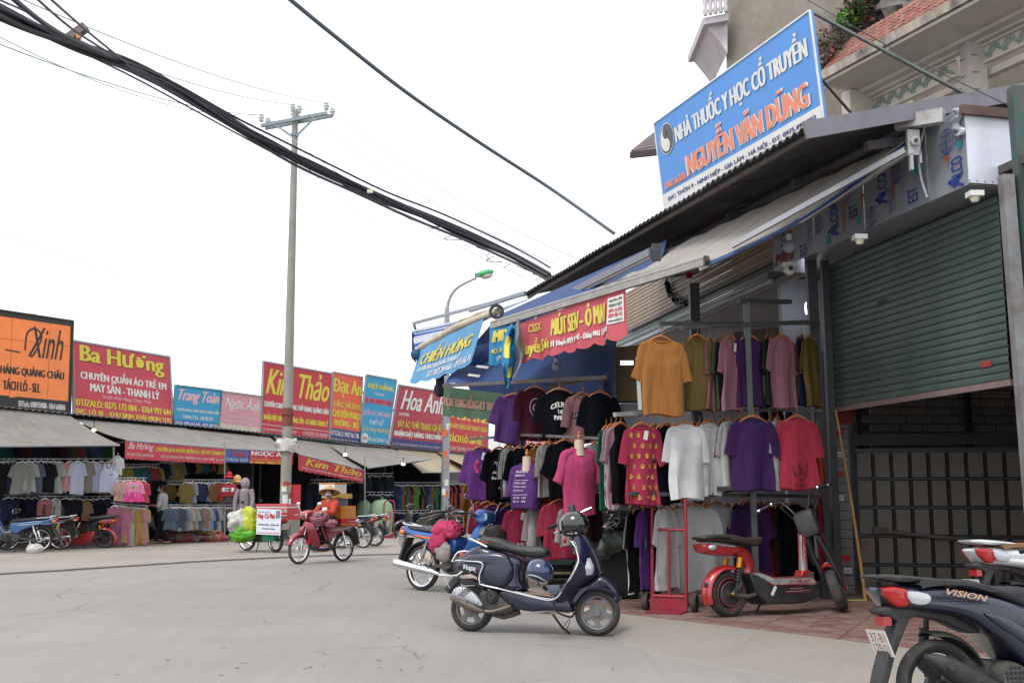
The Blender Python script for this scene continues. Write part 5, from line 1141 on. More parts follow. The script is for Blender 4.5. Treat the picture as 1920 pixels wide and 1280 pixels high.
foliage('leafy_plant', 'bright green leafy plant above the red flowering shrub', 'plant', 1612, 12, 16.2, .30, .25, (('fresh_green_leaf', '#5f8a3e', .7), ('rusty_bud', '#6e3a30', .15), ('dry_brown_leaf', '#6a4440', .15)), 500, .12, 5)
foliage('bougainvillea', 'low shrub part spilling onto the clay tiles, with orange red blossoms', 'shrub', 1550, 118, 16.3, .22, .25, (('shrub_green', '#4c5a38', .6), ('red_flower', '#a04440', .12), ('dry_brown_leaf', '#5c423c', .2)), 700, .05, 8)
RK = mat('grey_rockwork', '#77726c', .9, var=.3, scale=4, bump=.8, bscale=12, dirt=.4, dirtc='#4a4642')
for i, (px, py, Y, r_, lb) in enumerate(((1640, 38, 16.8, .46, 'grey ornamental rock below the leafy plant'), (1692, 6, 16.4, .5, 'larger grey ornamental rock right of the leafy plant'), (1600, 80, 17.0, .4, 'grey ornamental rock behind the flowering shrub'))):
    mb = MB(); mb.ell((0, 0, 0), (r_, r_*.7, r_*.9), 24, 16); mb.v = [tuple(Vector(v)*(.85+.55*noise.noise(Vector(v)*3.1+Vector((i*5, 0, 0)))+.35*(1-abs(noise.noise(Vector(v)*7)*2.5)))) for v in mb.v]
    x = mb.build('ornamental_rock', RK, ang=30, label=lb, cat='rock', group='ornamental rocks on the terrace'); x.location = at(px, py, Y)
# terrace wall behind the plants
mb = MB(); a = at(1545, 120, 17.3); b = at(1760, 60, 16.2); mb.bar(Vector((0, 0, 0)), Vector((b.x-a.x+2, b.y-a.y-.6, 0)), .2, 2.2); x = mb.build('terrace_wall', CON, ang=0, label='stained concrete parapet behind the ornamental rocks', cat='wall'); x.location = Vector((a.x+.7, a.y+.6, 8.1))

# ================================================================ POLES AND CABLES
M_pole = mat('cast_concrete_pole', '#8f8b84', .85, var=.12, scale=4, dirt=.3, dirtc='#6c6862', bump=.2)
YPOLE = 25.0
pb_ = gnd(533, 1022, .03); YPOLE = pb_.y
ep = thing('utility_pole', 'tall tapered concrete electricity pole with a steel crossarm, in front of the far stalls', 'utility pole', pb_); o_ = pb_
pt = at(554, 207, YPOLE)-o_; mb = MB(); Hh = pt.z
mb.tube([Vector((0, 0, -.1)), pt*.25, pt*.5, pt*.75, pt], [.155, .135, .118, .10, .08], 20); mb.build('pole_shaft', M_pole, ep)
pz = lambda py: pt*((at(545, py, YPOLE).z-o_.z)/pt.z)
mb = MB(); mb.tube([pz(798), pz(765)], .15, 20); mb.tube([pz(778), pz(772)], .175, 20); mb.build('rusty_band', mat('rust_red_band', '#7a3e34', .8, var=.25, dirt=.5, dirtc='#4a3a34'), ep)
mb = MB(); r = random.Random(4)
WR = mat('white_plastic_wrap', '#d9d7d2', .4, var=.06, trans=.3)
mb.grid(lambda s, t: pz(822+24*(1-t))+Vector((cos(s*2*pi)*(.14+.2*(1-abs(t-.5)*1.6)+.09*noise.noise(Vector((s*9, t*5, 2)))), sin(s*2*pi)*.22, .12*noise.noise(Vector((s*7, t*4, 8))))), 40, 8, .004); mb.build('plastic_wrap', WR, ep, 20)
SSTL = mat('sky_lit_galvanised', '#7c878c', .5, .4, var=.15)
def PP(px, py, dy=0): return at(px, py, YPOLE+dy)-o_
for dy, a_, b_ in ((-.14, (489, 236), (614, 212)), (.14, (497, 241), (624, 217))):
    mb = MB(); mb.bar(PP(*a_, dy), PP(*b_, dy), .07, .09); mb.build('crossarm', SSTL, ep, 0)
    for e1, e2 in (((547, 255), (512, 232)), ((556, 255), (590, 221))):
        mb = MB(); mb.bar(PP(*e1, dy), PP(*e2, dy), .05, .05); mb.build('arm_brace', SSTL, ep, 0)
mb = MB(); mb.tube([pz(256), pz(250)], .11, 16); mb.tube([pz(226), pz(220)], .10, 16); mb.build('pole_clamp', SSTL, ep); mb = MB(); mb.bar(PP(546, 214), PP(562, 218), .05, .05); mb.bar(PP(554, 214), PP(554, 226), .08, .05, up=(0, 1, 0)); mb.build('top_bracket', SSTL, ep, 0)
INS = mat('pale_porcelain', '#c2c6c8', .25, var=.05); ins = []
b_ = MB(); b_.lathe([(.02, -.12), (.05, -.1), (.075, -.06), (.05, -.03), (.085, .01), (.05, .05), (.07, .09), (.045, .14), (.02, .16)], (0, 0, 0), 'z', 12, caps=True, closed=False); im = b_.mesh('insulator', INS)
for px, py, dy in ((490, 222, -.14), (502, 229, .14), (549, 203, 0), (561, 206, 0), (612, 200, -.14), (623, 211, .14)):
    p = PP(px, py, dy); link('insulator', im, ep, loc=p); ins.append(p+o_+Z*.1)
# paper notices pasted on the shaft
r = random.Random(9)
for k in range(14):
    py = 905+r.uniform(0, 70); a_ = r.uniform(-2.6, -.6); rr = .152; c_ = pz(py)
    mb = MB(); mb.grid(lambda s, t: c_+Vector((rr*cos(a_+.9*s), rr*sin(a_+.9*s), (t-.5)*.16)), 4, 1); mb.build('paper_notice', (WHITE, mat('pasted_yellow_paper', '#b8a860', .8), mat('pasted_red_paper', '#9a4438', .8), mat('pasted_grey_paper', '#8d8a88', .8))[r.choice((0, 0, 3, 3, 1, 2))], ep, 0)
def cable(label, pts, r_, m=None, n=6, sag=0, group=None, jitter=0, name='cable', sm=8, seed=0):
    c_ = Vector(pts[0]); P = [Vector(p)-c_ for p in pts]
    if len(P) == 2 and sag:
        P = [P[0]+(P[1]-P[0])*t-Z*(4*sag*t*(1-t)) for t in [k/12 for k in range(13)]]
    Q = [Vector(q) for q in cr([tuple(p) for p in P], sm)]
    if jitter: Q = [p+Vector((noise.noise(p*.35+Vector((seed, 0, 0))), noise.noise(p*.35+Vector((0, seed, 3))), noise.noise(p*.5+Vector((9, 0, seed)))))*jitter for p in Q]
    mb = MB(); mb.tube(Q, r_, n); return mb.build(name, m or BLACK, label=label, cat='cable', group=group).__setattr__('location', c_)
GW = mat('bare_wire', '#8fa0a4', .5, .2, var=0)
# bare conductors running over the pole top
for k, (L0, lb) in enumerate((((-60, 45), 'lowest bare wire reaching the left insulators'), ((95, -30), 'middle bare wire reaching the top insulators'), ((80, 0), 'upper bare wire reaching the right insulators'))):
    i = k*2; far_ = ((1075, 482), (1040, 495), (985, 520))[2-k]
    st0 = at(-80, (52, -12, -55)[k], 12)
    cable(lb, [st0, ins[i]], .010, GW, sag=.25); cable('bare wire leaving the pole top towards the right, %s' % ('lowest', 'middle', 'uppermost')[k], [ins[i+1], at(*far_, 24)], .010, GW, sag=.35)
    cable('short jumper wire across the crossarm, %s' % ('at its left end', 'at the pole top', 'at its right end')[k], [ins[i], ins[i+1]], .008, GW, sag=.0)
# thick black bundle: many cables between the viewer's side and the roof edge
CB = mat('black_cable_sheath', '#3c3d44', .55, var=.1, scale=3)
cen = [(-60, -3, 11.0), (0, 22, 11.6), (130, 80, 13.0), (250, 130, 14.2), (400, 210, 15.8), (555, 296, 17.4), (700, 364, 18.6), (850, 430, 19.4), (960, 482, 19.6), (1030, 520, 19.4)]
r = random.Random(2)
for k in range(15):
    ox, oy = r.gauss(0, 1), r.gauss(0, 1)
    pts = []
    for (px, py, Y) in cen:
        sp = 8.5 if px < 240 else (8.5 if px < 700 else 8)
        pts.append(at(px+ox*2, py+oy*sp*.62+(k % 3-1)*2*(px < 200), Y+ox*.08))
    cable('one of the identical black cables tied into the thick sagging overhead bundle', pts, (.027, .020, .024)[k % 3], CB, 6, group='black cables of the thick overhead bundle', jitter=.10, seed=k*2.3, sm=6)
for k, (pts, lb) in enumerate(((((15, -10, 11), (110, 62, 12.4), (240, 122, 14.1)), 'black cable joining the bundle from above left, leftmost'), (((60, -10, 10.5), (140, 58, 12), (235, 118, 14)), 'thin black cable crossing the bundle clamp'), (((85, -10, 10), (165, 60, 12), (245, 125, 14.2)), 'thin black cable passing just right of the bundle clamp'), (((-30, -12, 10), (60, 28, 11.8), (140, 76, 13), (235, 120, 14)), 'black cable joining the bundle from above left, second'))):
    cable(lb, [at(*q) for q in pts], (.034, .016, .016, .014)[k], CB)
cable('slack thin wire hanging below the thick bundle', [at(-20, 26, 12), at(230, 135, 15), at(555, 309, 18), at(800, 420, 19.6), at(985, 500, 19.6)], .016, CB)
bc = thing('cable_clamp', 'weathered wooden clamp holding the thick cable bundle together', 'cable clamp', at(141, 66, 13)); mb = MB(); q = at(119, 80, 13)-at(141, 66, 13); e = at(162, 50, 13)-at(141, 66, 13); mb.bar(q, e, .11, .10); mb.build('clamp_bar', mat('weathered_brown', '#6e5f5c', .8, var=.25), bc, 0); mb = MB(); mb.box(Vector((.07, -.05, -.04)), (.05, .06, .07)); mb.build('orange_tag', mat('orange_plastic', '#b8804c', .6), bc, 0)
mb = MB(); mb.box((0, 0, 0), (.10, .05, .06)); x = mb.build('paper_tag', mat('cream_print', '#d6ccb8'), ang=0, label='cream tag stuck on the thick cable bundle right of the pole', cat='tag'); x.location = at(694, 359, 18.3)
mb = MB()
for k in range(11):
    a = r.uniform(760, 1030); t = (a-700)/330; p = at(a, 364+t*156+8, 18.9)-at(860, 440, 18.9); mb.tube([p, p+Vector((r.uniform(-.2, .2), 0, -r.uniform(.02, .10))), p+Vector((r.uniform(-.3, .3), 0, -r.uniform(.0, .12)))], .008, 4, sm=3)
x = mb.build('loose_cable_ends', CB, kind='stuff', label='frayed loose ends under the thick cable bundle', cat='cable ends'); x.location = at(860, 440, 18.9)
cable('single black cable from the top edge down to the corrugated roof', [at(535, -8, 13), at(620, 62, 14), at(760, 172, 15.6), at(900, 268, 16.9), at(1030, 352, 17.6), at(1152, 438, 17.2)], .032, mat('twisted_cable', '#56606a', .6, var=.1))
for lb, a_, b_, Y0, Y1, s_ in (('very thin wire at the far left below the bundle', (-20, 60), (480, 216), 12, 22, .3), ('faint wire crossing the sky above the orange billboard', (-20, 430), (800, 620), 22, 40, .6), ('faint wire just above the tall red billboard', (-20, 566), (840, 722), 30, 60, .6), ('faint wire towards the street lamp', (565, 305), (905, 520), 24, 38, .5)):
    cable(lb, [at(*a_, Y0), at(*b_, Y1)], .0075, mat('faint_wire', '#b4c0c4', .6, var=0), sag=s_)
# street lamp
lb_ = gnd(834, 1000, .03); lp = thing('street_lamp', 'grey steel street lamp with curved arm and green head behind the striped awning', 'street lamp', lb_); o_ = lb_; YL = lb_.y
mb = MB(); top = at(838, 600, YL)-o_
mb.tube([Vector((0, 0, 0)), Vector((top.x*.5, 0, top.z*.5)), top, at(839, 575, YL)-o_, at(846, 553, YL)-o_, at(862, 536, YL)-o_, at(893, 521, YL)-o_], [.155, .13, .10, .065, .055, .05, .045], 14, sm=4); mb.build('lamp_post', STEEL, lp)
hc = at(909, 514, YL)-o_; Tm = Matrix.Rotation(R(-14), 4, 'Y')
mb = MB(); mb.ell(hc+Z*.03, (.34, .16, .13), 18, 10, T=Tm); mb.v = [v for v in mb.v]; mb.build('green_hood', mat('green_lamp_hood', '#3fa866', .4, k=.9), lp); mb = MB(); mb.ell(hc-Z*.07+Vector((.08, 0, 0)), (.22, .14, .10), 16, 8, T=Tm); mb.build('lamp_lens', mat('aged_lens', '#b8b0a0', .3), lp)
mb = MB(); mb.box(hc-Vector((.28, 0, .04)), (.16, .2, .12), T=None); mb.build('lamp_gear_box', mat('grey_lamp_case', '#70787c', .5), lp, 0)
r = random.Random(12)
for k in range(12):
    py = 790+r.uniform(0, 165); zz = at(834, py, YL).z-o_.z; a_ = r.uniform(-2.4, -1.2); rr = .155
    mb = MB(); mb.grid(lambda s, t: Vector((top.x*zz/top.z+rr*cos(a_+.9*s), rr*sin(a_+.9*s), zz+(t-.5)*.22)), 4, 1); mb.build('paper_notice', (WHITE, mat('pasted_orange_paper', '#c8603c', .8), mat('pasted_grey_paper', '#8d8a88', .8))[r.choice((0, 1, 1, 2))], lp, 0)
# ================================================================ GARMENTS OF THE RIGHT-HAND STALL
def Ysd(px): return 11.5+1.4*(px-1240)/295
def rack(label, bars, m=STEEL, group='clothes rails of the right-hand stall'):
    c_ = at(*bars[0][0]); o = thing('clothes_rail', label, 'clothes rail', c_, 0, group)
    for k, (a, b, wd, nm) in enumerate(bars):
        a = at(*a)-c_; b = at(*b)-c_; mb = MB()
        mb.bar(a, b, wd, wd, up=(0, 1, 0) if abs((b-a).normalized().z) > .8 else (0, 0, 1)); mb.build(nm, m, o, 0)
    return o
RG = mat('grey_green_rail', '#474d4b', .5, .3, var=.2, dirt=.4)
rack('upper clothes rail with tall upright between the purple and pink T-shirts', [((1235, 606, 11.6), (1535, 606, 13.0), .04, 'rail'), ((1276, 614, 11.6), (1524, 603, 12.6), .045, 'rail'), ((1399, 566, 12.1), (1418, 1112, 12.3), .065, 'upright'), ((1385, 564, 12.0), (1482, 566, 12.6), .05, 'top_arm')], RG)
rack('middle clothes rail, pale, with swivel hooks', [((1152, 777, 11.3), (1315, 765, 12.0), .045, 'rail'), ((1195, 672, 12.4), (1200, 770, 12.0), .04, 'upright'), ((1315, 768, 12.0), (1540, 770, 13.0), .03, 'rail')], mat('pale_rail', '#9aa09c', .4, .4, var=.15))
rack('lower clothes rail near the floor', [((1180, 925, 11.4), (1535, 930, 12.9), .04, 'rail'), ((1345, 916, 12.0), (1425, 912, 12.2), .05, 'rail')], RG)
rack('brown pipe rail at the front left with the purple and black T-shirts', [((880, 823, 14.9), (985, 815, 13.9), .035, 'rail'), ((985, 815, 13.9), (1140, 822, 12.7), .035, 'rail')], M_rust)
rack('low pipe rail at the front left behind the motorbikes', [((885, 935, 15.5), (1125, 925, 13.3), .03, 'rail')], M_rust)
mb = MB()
GR = 'garments hanging in the right-hand stall'
def T(px, y0, y1, Y, rz, c, label, kind='tee', w_=.25, sl=.19, seed=None, tag=False, k=.9, m=None, hanger=WOOD, tilt=0, flare=.06, th=.023):
    if y0 > 940 and px > 1130: Y += .45
    seed = seed if seed is not None else int(px*7+y0) % 97
    w_ *= (.90 if px < 1250 and y0 < 700 else .83) if px > 1130 else .80; L_ = (y1-y0)*Y/F*1.03
    return hang(at(px, y0, Y), L_, w_, c, label, GR, kind, rz, th, sl, seed, flare, 0, hanger, k, tag=tag, m=m, tilt=tilt)
# --- top row of the side rack
T(1240, 635, 776, 11.4, 22, '#ba741a', 'mustard yellow T-shirt, the frontmost one of the top row', w_=.265, sl=.22)
T(1258, 660, 768, 11.7, 62, '#7a5a28', 'brown mustard T-shirt edge hanging right behind the mustard yellow one', w_=.22)
T(1308, 632, 766, 11.8, 34, '#76602a', 'olive mustard T-shirt, second in the top row', w_=.25)
T(1331, 638, 768, 12.0, 66, '#a86a7c', 'dusty pink T-shirt squeezed right behind the olive mustard one', w_=.24)
T(1345, 640, 764, 12.1, 66, '#5c7044', 'moss green T-shirt between two dusty pink ones in the top row', w_=.24)
T(1353, 640, 765, 12.15, 64, '#3c424c', 'charcoal T-shirt beside the moss green one in the top row', w_=.24)
T(1370, 634, 768, 12.05, 48, '#aa6c7c', 'dusty pink T-shirt with a white price tag in the top row', w_=.25, tag=True)
T(1406, 633, 760, 12.2, 28, '#48205e', 'deep purple T-shirt crossed by the steel upright in the top row', w_=.25)
T(1438, 634, 760, 12.4, 64, '#3c4a24', 'dark olive T-shirt edge left of the plain pink one', w_=.24)
T(1447, 636, 760, 12.45, 62, '#202a4c', 'navy T-shirt edge touching the plain pink one in the top row', w_=.24)
T(1467, 632, 763, 12.4, 36, '#a66878', 'plain dusty pink T-shirt in the right half of the top row', w_=.25)
T(1496, 636, 756, 12.7, 68, '#5a4024', 'brown T-shirt edge right of the plain pink one', w_=.24)
T(1503, 632, 758, 12.75, 64, '#26305c', 'navy blue T-shirt near the right end of the top row', w_=.24)
T(1518, 634, 760, 12.75, 52, '#7a6420', 'olive yellow T-shirt at the right end of the top row', w_=.25)
T(1480, 770, 850, 12.9, 60, '#7a3a5c', 'plum garment hanging deep behind the pink T-shirt with a ring print', w_=.2)
T(1430, 758, 830, 12.9, 62, '#63406e', 'faded violet garment tucked behind the steel upright', w_=.2)
T(1457, 762, 850, 12.85, 55, '#a02838', 'dark red garment deep between the two rows at right', w_=.2)
# --- middle row
T(1137, 803, 948, 12.4, 62, '#14845e', 'green T-shirt at the left end of the middle row', w_=.24)
m_st = mat('striped_cloth', '#d8d0d4', .9, var=.08)
def stripes(name, c1, c2, sc_=26):
    m = mat(name, c1, .9, var=.05); n = m.node_tree.nodes; Lk = m.node_tree.links; b = n['Principled BSDF']
    wv_ = n.new('ShaderNodeTexWave'); wv_.bands_direction = 'X'; wv_.inputs['Scale'].default_value = sc_; wv_.inputs['Distortion'].default_value = .6; tc = n.new('ShaderNodeTexCoord'); Lk.new(tc.outputs['Object'], wv_.inputs['Vector'])
    r = n.new('ShaderNodeValToRGB'); r.color_ramp.interpolation = 'CONSTANT'; r.color_ramp.elements[1].position = .5; r.color_ramp.elements[0].color = hx(c1)+[1]; r.color_ramp.elements[1].color = hx(c2)+[1]; Lk.new(wv_.outputs[0], r.inputs[0]); Lk.new(r.outputs[0], b.inputs['Base Color']); return m
T(1146, 800, 945, 12.2, 60, '', 'black and white striped shirt edge next to the green T-shirt', w_=.24, m=stripes('black_white_stripe', '#1c1c20', '#cfcbcc'))
T(1155, 798, 948, 12.05, 58, '', 'pink and white striped shirt in front of the striped one', w_=.24, m=stripes('pink_white_stripe', '#b8407c', '#d8ccd2'))
T(1160, 850, 950, 11.9, 50, '#c8c4c4', 'plain white shirt hem showing below the striped shirts', w_=.2, hanger=None)
T(1166, 852, 942, 11.8, 50, '#b81c58', 'hot pink shirt hem beside the white hem', w_=.18, hanger=None)
T(1164, 797, 938, 11.6, 46, '#14161f', 'black sleeveless shirt with white piping in the middle row', kind='tank', w_=.24)
o, f = T(1204, 797, 940, 11.5, 24, '#b8184c', 'raspberry T-shirt printed all over with small gold leaves', w_=.24, tag=True)
GOLD = mat('gold_print', '#c8a838')
r = random.Random(3)
for j in range(7):
    for i in range(4):
        s = .15+.22*i+(.1 if j % 2 else 0); t = .08+.13*j
        if s < .93: strokes(f, [[(s-.045, t+.03), (s-.03, t), (s, t-.012)], [(s+.045, t+.03), (s+.03, t), (s, t-.012)], [(s, t+.045), (s-.012, t+.02), (s, t-.012)], [(s, t+.045), (s+.012, t+.02), (s, t-.012)], [(s-.04, t-.015), (s+.04, t-.015)]], GOLD, o, .006, .008, 'leaf_print')
T(1190, 806, 945, 11.75, 62, '#8e7e80', 'grey printed T-shirt edge left of the gold leaf one', w_=.24)
T(1238, 802, 938, 11.9, 60, '#946248', 'tan T-shirt edge right of the gold leaf one', w_=.24)
T(1250, 798, 938, 11.8, 50, '#15182a', 'navy black T-shirt right of the tan edge', w_=.25)
T(1285, 795, 930, 11.7, 26, '#d4d2d2', 'white T-shirt with a soft grey tie-dye shade in the middle row', w_=.26, m=mat('tie_dye', '#c9c8ca', .9, var=.28, scale=2.2, trans=.1))
T(1312, 797, 925, 12.1, 62, '#b01850', 'raspberry T-shirt edge right of the tie-dye one', w_=.24)
T(1331, 792, 925, 12.0, 44, '#d6d4d2', 'white T-shirt hung at an angle, first right of the tie-dye one', w_=.25)
T(1352, 794, 918, 12.3, 62, '#b01850', 'raspberry T-shirt edge between two white ones', w_=.24)
T(1358, 790, 915, 12.35, 62, '#3a2668', 'violet T-shirt edge between two white ones', w_=.24)
T(1368, 788, 910, 12.2, 50, '#cfccc8', 'white T-shirt left of the wide purple one', w_=.24)
T(1412, 784, 914, 12.1, 16, '#45205e', 'wide purple T-shirt behind the steel upright in the middle row', w_=.29)
T(1458, 786, 915, 12.4, 58, '#cdcac6', 'white T-shirt edge left of the ring print one', w_=.25)
o, f = T(1495, 783, 912, 12.3, 14, '#c0183e', 'raspberry red T-shirt with a black ring print, hung above the electric bike', w_=.265, sl=.22)
BKP = mat('black_shirt_print', '#3a1020', .7)
strokes(f, [[(.28, .34), (.34, .2), (.5, .13), (.66, .2), (.72, .38)], [(.41, .22), (.46, .36), (.53, .24), (.6, .38)], [(.38, .22), (.62, .22)]], BKP, o, .012, .01, 'ring_print'); write(f, 'DSANP', .35, .65, .04, .08, BKP, o, off=.01, bold=1)
T(1533, 800, 905, 12.9, 70, '#b8481c', 'orange garment edge right of the ring print T-shirt', w_=.22)
# --- bottom row
T(1196, 955, 1098, 11.5, 58, '#101014', 'black T-shirt with white sleeve edge at the left end of the bottom row', w_=.25)
T(1187, 957, 1100, 11.7, 64, '#cbc8c4', 'white shirt edge at the very left end of the bottom row', w_=.24)
T(1215, 952, 1095, 11.5, 50, '#5e2a84', 'bright purple T-shirt behind the left tube of the hand truck', w_=.24)
T(1229, 955, 1095, 11.7, 60, '#28282e', 'black and white patterned shirt behind the hand truck', w_=.24, m=mat('speckle_cloth', '#77757a', .9, var=.9, scale=30))
T(1240, 955, 1100, 11.6, 58, '#45241c', 'dark brown shirt behind the middle tube of the hand truck', w_=.22)
T(1250, 950, 1095, 11.5, 50, '#cfcdca', 'white T-shirt with drooping sleeve behind the right tube of the hand truck', w_=.24)
T(1300, 948, 1098, 11.8, 14, '#c4c2c0', 'large plain white T-shirt right of the hand truck', w_=.31)
T(1342, 946, 1088, 12.1, 24, '#bdbbba', 'plain white T-shirt half behind the large white one', w_=.28)
T(1378, 948, 1085, 12.4, 60, '#12131a', 'black T-shirt edge left of the low purple one', w_=.25)
T(1408, 941, 1085, 12.2, 26, '#43205c', 'low purple T-shirt behind the electric bike saddle', w_=.27)
T(1440, 945, 1085, 12.5, 50, '#a8184c', 'raspberry shirt behind the electric bike, right of the purple one', w_=.25)
T(1460, 948, 1085, 12.6, 56, '#3a2420', 'dark brown shirt behind the electric bike', w_=.25)
T(1490, 945, 1085, 12.7, 40, '#0d0e14', 'black shirt behind the electric bike handlebar', w_=.28)
T(1520, 948, 1080, 12.9, 58, '#101218', 'black shirt edge at the right end of the bottom row', w_=.25)
T(1532, 950, 1040, 12.8, 68, '#c8c8c8', 'narrow white shirt edge at the right end of the bottom row', w_=.2)
T(1538, 930, 1060, 13.0, 68, '#8e1430', 'dark red shirt edge at the right end of the bottom row', w_=.22)
for px, y0, y1, Y, c, cn, wh in ((1226, 800, 940, 12.1, '#c8c4c0', 'white', 'middle row, right of the gold leaf one'), (1265, 800, 935, 12.2, '#c8a828', 'yellow', 'middle row, behind the tie-dye one'), (1300, 796, 926, 12.2, '#b01850', 'raspberry', 'middle row, behind the tie-dye one'), (1322, 795, 920, 12.2, '#c8c6c2', 'white', 'middle row, second of the white group'), (1384, 790, 912, 12.5, '#c4c2be', 'off-white', 'middle row, left of the wide purple one'), (1446, 788, 915, 12.5, '#c8c6c2', 'white', 'middle row, right of the wide purple one'), (1206, 955, 1096, 11.8, '#1a1a20', 'black', 'bottom row, near the hand truck'), (1268, 952, 1095, 12.0, '#c4c2c0', 'white', 'bottom row, left of the large white one'), (1322, 948, 1090, 12.3, '#b8b6b4', 'pale grey', 'bottom row, between two white ones'), (1362, 948, 1085, 12.6, '#c0bebc', 'white', 'bottom row, left of the black edge'), (1392, 945, 1085, 12.6, '#3a2468', 'violet', 'bottom row, behind the electric bike'), (1426, 946, 1085, 12.7, '#2a1c50', 'indigo', 'bottom row, behind the electric bike'), (1474, 948, 1085, 12.9, '#a8184c', 'raspberry', 'bottom row, behind the electric bike')):
    T(px, y0, y1, Y, 58, c, '%s T-shirt edge in the %s' % (cn, wh))
# --- front left, row hung below the tarpaulin rail
T(966, 742, 830, 14.0, 12, '#542a72', 'purple T-shirt at the left end of the high row below the tarpaulin', w_=.27, tilt=8)
o, f = T(1003, 728, 822, 14.0, 10, '#4c1226', 'dark maroon T-shirt with a grey ring emblem in the high row', w_=.26)
PGR = mat('grey_shirt_print', '#8d8188', .7); disc(f, .5, .62, .19, .19, PGR, o, off=.012, name='ring_print', inner=.86)
strokes(f, [[(.52, .68), (.44, .66), (.44, .58), (.52, .56)], [(.48, .68), (.56, .66), (.56, .58), (.48, .56)]], PGR, o, .016, .012, 'ring_print')
o, f = T(1049, 732, 824, 13.6, 10, '#10121c', 'navy black T-shirt with white arched city lettering in the high row', w_=.30)
write(f, 'CELINE', .27, .73, .60, .70, WHITE, o, arch=.07, bold=3, bw=.008, off=.012); write(f, '16', .44, .56, .53, .62, WHITE, o, bold=3, bw=.008, off=.012); write(f, 'PARIS', .34, .66, .41, .50, WHITE, o, bold=3, bw=.008, off=.012)
o, f = T(1092, 740, 826, 13.5, 22, '#a0686e', 'dusty rose T-shirt with a black box print in the high row', w_=.25)
patch(f, .12, .45, .5, .62, mat('black_shirt_print2', '#2a1e22', .7), o, off=.01, name='box_print'); write(f, 'GUESS', .17, .40, .52, .60, PGR, o, off=.014)
T(1125, 738, 822, 13.3, 18, '#10131c', 'navy black T-shirt with a pale blurred print at the right end of the high row', w_=.27)
# --- front left, middle row
o, f = T(903, 840, 932, 14.6, 14, '#6c2c8c', 'bright purple T-shirt with pink lettering at the left end of the front row', w_=.25, tag=True, sl=.22)
PKP = mat('coral_pink_print', '#d8508c', .6); write(f, 'HANEL', .47, .80, .60, .68, PKP, o, off=.012, bold=3, bw=.008); disc(f, .33, .64, .10, .13, PKP, o, off=.012, name='lettering', a0=.7, a1=5.6, inner=.6); write(f, 'D', .30, .40, .58, .70, PKP, o, off=.013)
o, f = T(936, 842, 934, 14.3, 36, '#0f0f13', 'black T-shirt with white script scribbles beside the purple one', w_=.25)
r = random.Random(6)
for k in range(9):
    s, t = r.uniform(.1, .7), r.uniform(.08, .85); write(f, r.choice(('Dream', 'Love', 'Style')), s, s+.25, t, t+.06, WHITE, o, off=.012, bold=1, shear=.5)
T(953, 838, 930, 14.2, 58, '#5a5a60', 'grey T-shirt edge behind the black script one', w_=.24); T(960, 838, 925, 14.0, 50, '#a8a6a4', 'off-white T-shirt hung askew in the front row', w_=.24)
T(975, 840, 928, 14.0, 48, '#121216', 'black T-shirt just behind the purple mannequin', w_=.26); T(996, 836, 928, 14.0, 40, '#141418', 'black T-shirt with a tiny white crest behind the purple mannequin', w_=.26)
T(1010, 836, 930, 13.8, 56, '#a86c1c', 'mustard T-shirt right of the purple mannequin', w_=.25); T(1022, 838, 926, 13.7, 58, '#b05018', 'burnt orange T-shirt edge beside the mustard one', w_=.24)
T(1030, 832, 926, 13.5, 44, '#b4b0b0', 'pale grey T-shirt hanging in the middle of the front row', w_=.25); T(1042, 834, 924, 13.5, 60, '#a84a24', 'rust T-shirt edge right of the pale grey one', w_=.24)
T(1060, 828, 930, 13.3, 18, '#0e1016', 'plain black T-shirt left of the pink mannequin', w_=.27)
o, f = T(1122, 830, 915, 12.9, 40, '#b0aeb0', 'light grey T-shirt with dark scribbled print behind the pink mannequin', w_=.26)
write(f, 'BON', .45, .9, .2, .36, mat('maroon_print', '#5a1c3c', .6), o, off=.012, bold=3, bw=.02)
# --- mannequins
def mannequin(px, y0, y1, Y, rz, c, label, w_, pr=None, seed=5):
    base = at(px, y0, Y); o = thing('mannequin', label, 'mannequin', base); o.rotation_euler = (0, 0, R(rz)); L = (y1-y0)*Y/F
    SK_ = mat('linen_torso', '#bfae9c', .8, var=.06, k=.9)
    mb = MB(); mb.lathe([(.075, -.10), (.058, -.02), (.055, .06), (.05, .085), (.001, .087)], (0, 0, 0), 'z', 16, closed=False); mb.build('neck', SK_, o)
    mb = MB(); mb.lathe([(.02, .08), (.016, .10), (.028, .125), (.016, .15), (.022, .165), (.001, .185)], (0, 0, 0), 'z', 12, closed=False); mb.build('wooden_finial', WOOD, o)
    mb = MB(); mb.lathe([(.001, -L*.98), (.13, -L*.97), (.14, -L*.6), (.15, -.2), (.09, -.07), (.001, -.04)], (0, 0, 0), 'z', 16, closed=False); mb.v = [(x, y*.45, z) for x, y, z in mb.v]; mb.build('torso', SK_, o)
    mb = MB(); mb.tube([(0, 0, -L*.9), (0, 0, -base.z+FL)], .013, 8); mb.build('stand', DKSTEEL, o); mb = MB(); mb.lathe([(.001, FL-base.z+.03), (.14, FL-base.z+.02), (.15, FL-base.z)], (0, 0, 0), 'z', 18, closed=False); mb.build('stand_foot', BLACK, o)
    me = garment_mesh('tee', w_, L, .11, .19, seed, .03, 0, cloth(c, .9)); t = thing(NAMES['tee'], label.replace('linen mannequin wearing the', '').replace('headless', '').strip()+', worn on the mannequin', 'T-shirt', base); t.rotation_euler = (0, 0, R(rz)); link('shirt_body', me, t)
    return t, garment_fns('tee', w_, L, .13, seed, .03)[3]
mannequin(1086, 838, 964, 12.6, 20, '#cc2c72', 'headless linen mannequin wearing the bright pink T-shirt', .205)
o, f = mannequin(988, 868, 952, 13.6, -18, '#5e2c80', 'headless linen mannequin wearing the purple T-shirt with white lines of text', .185, seed=8)
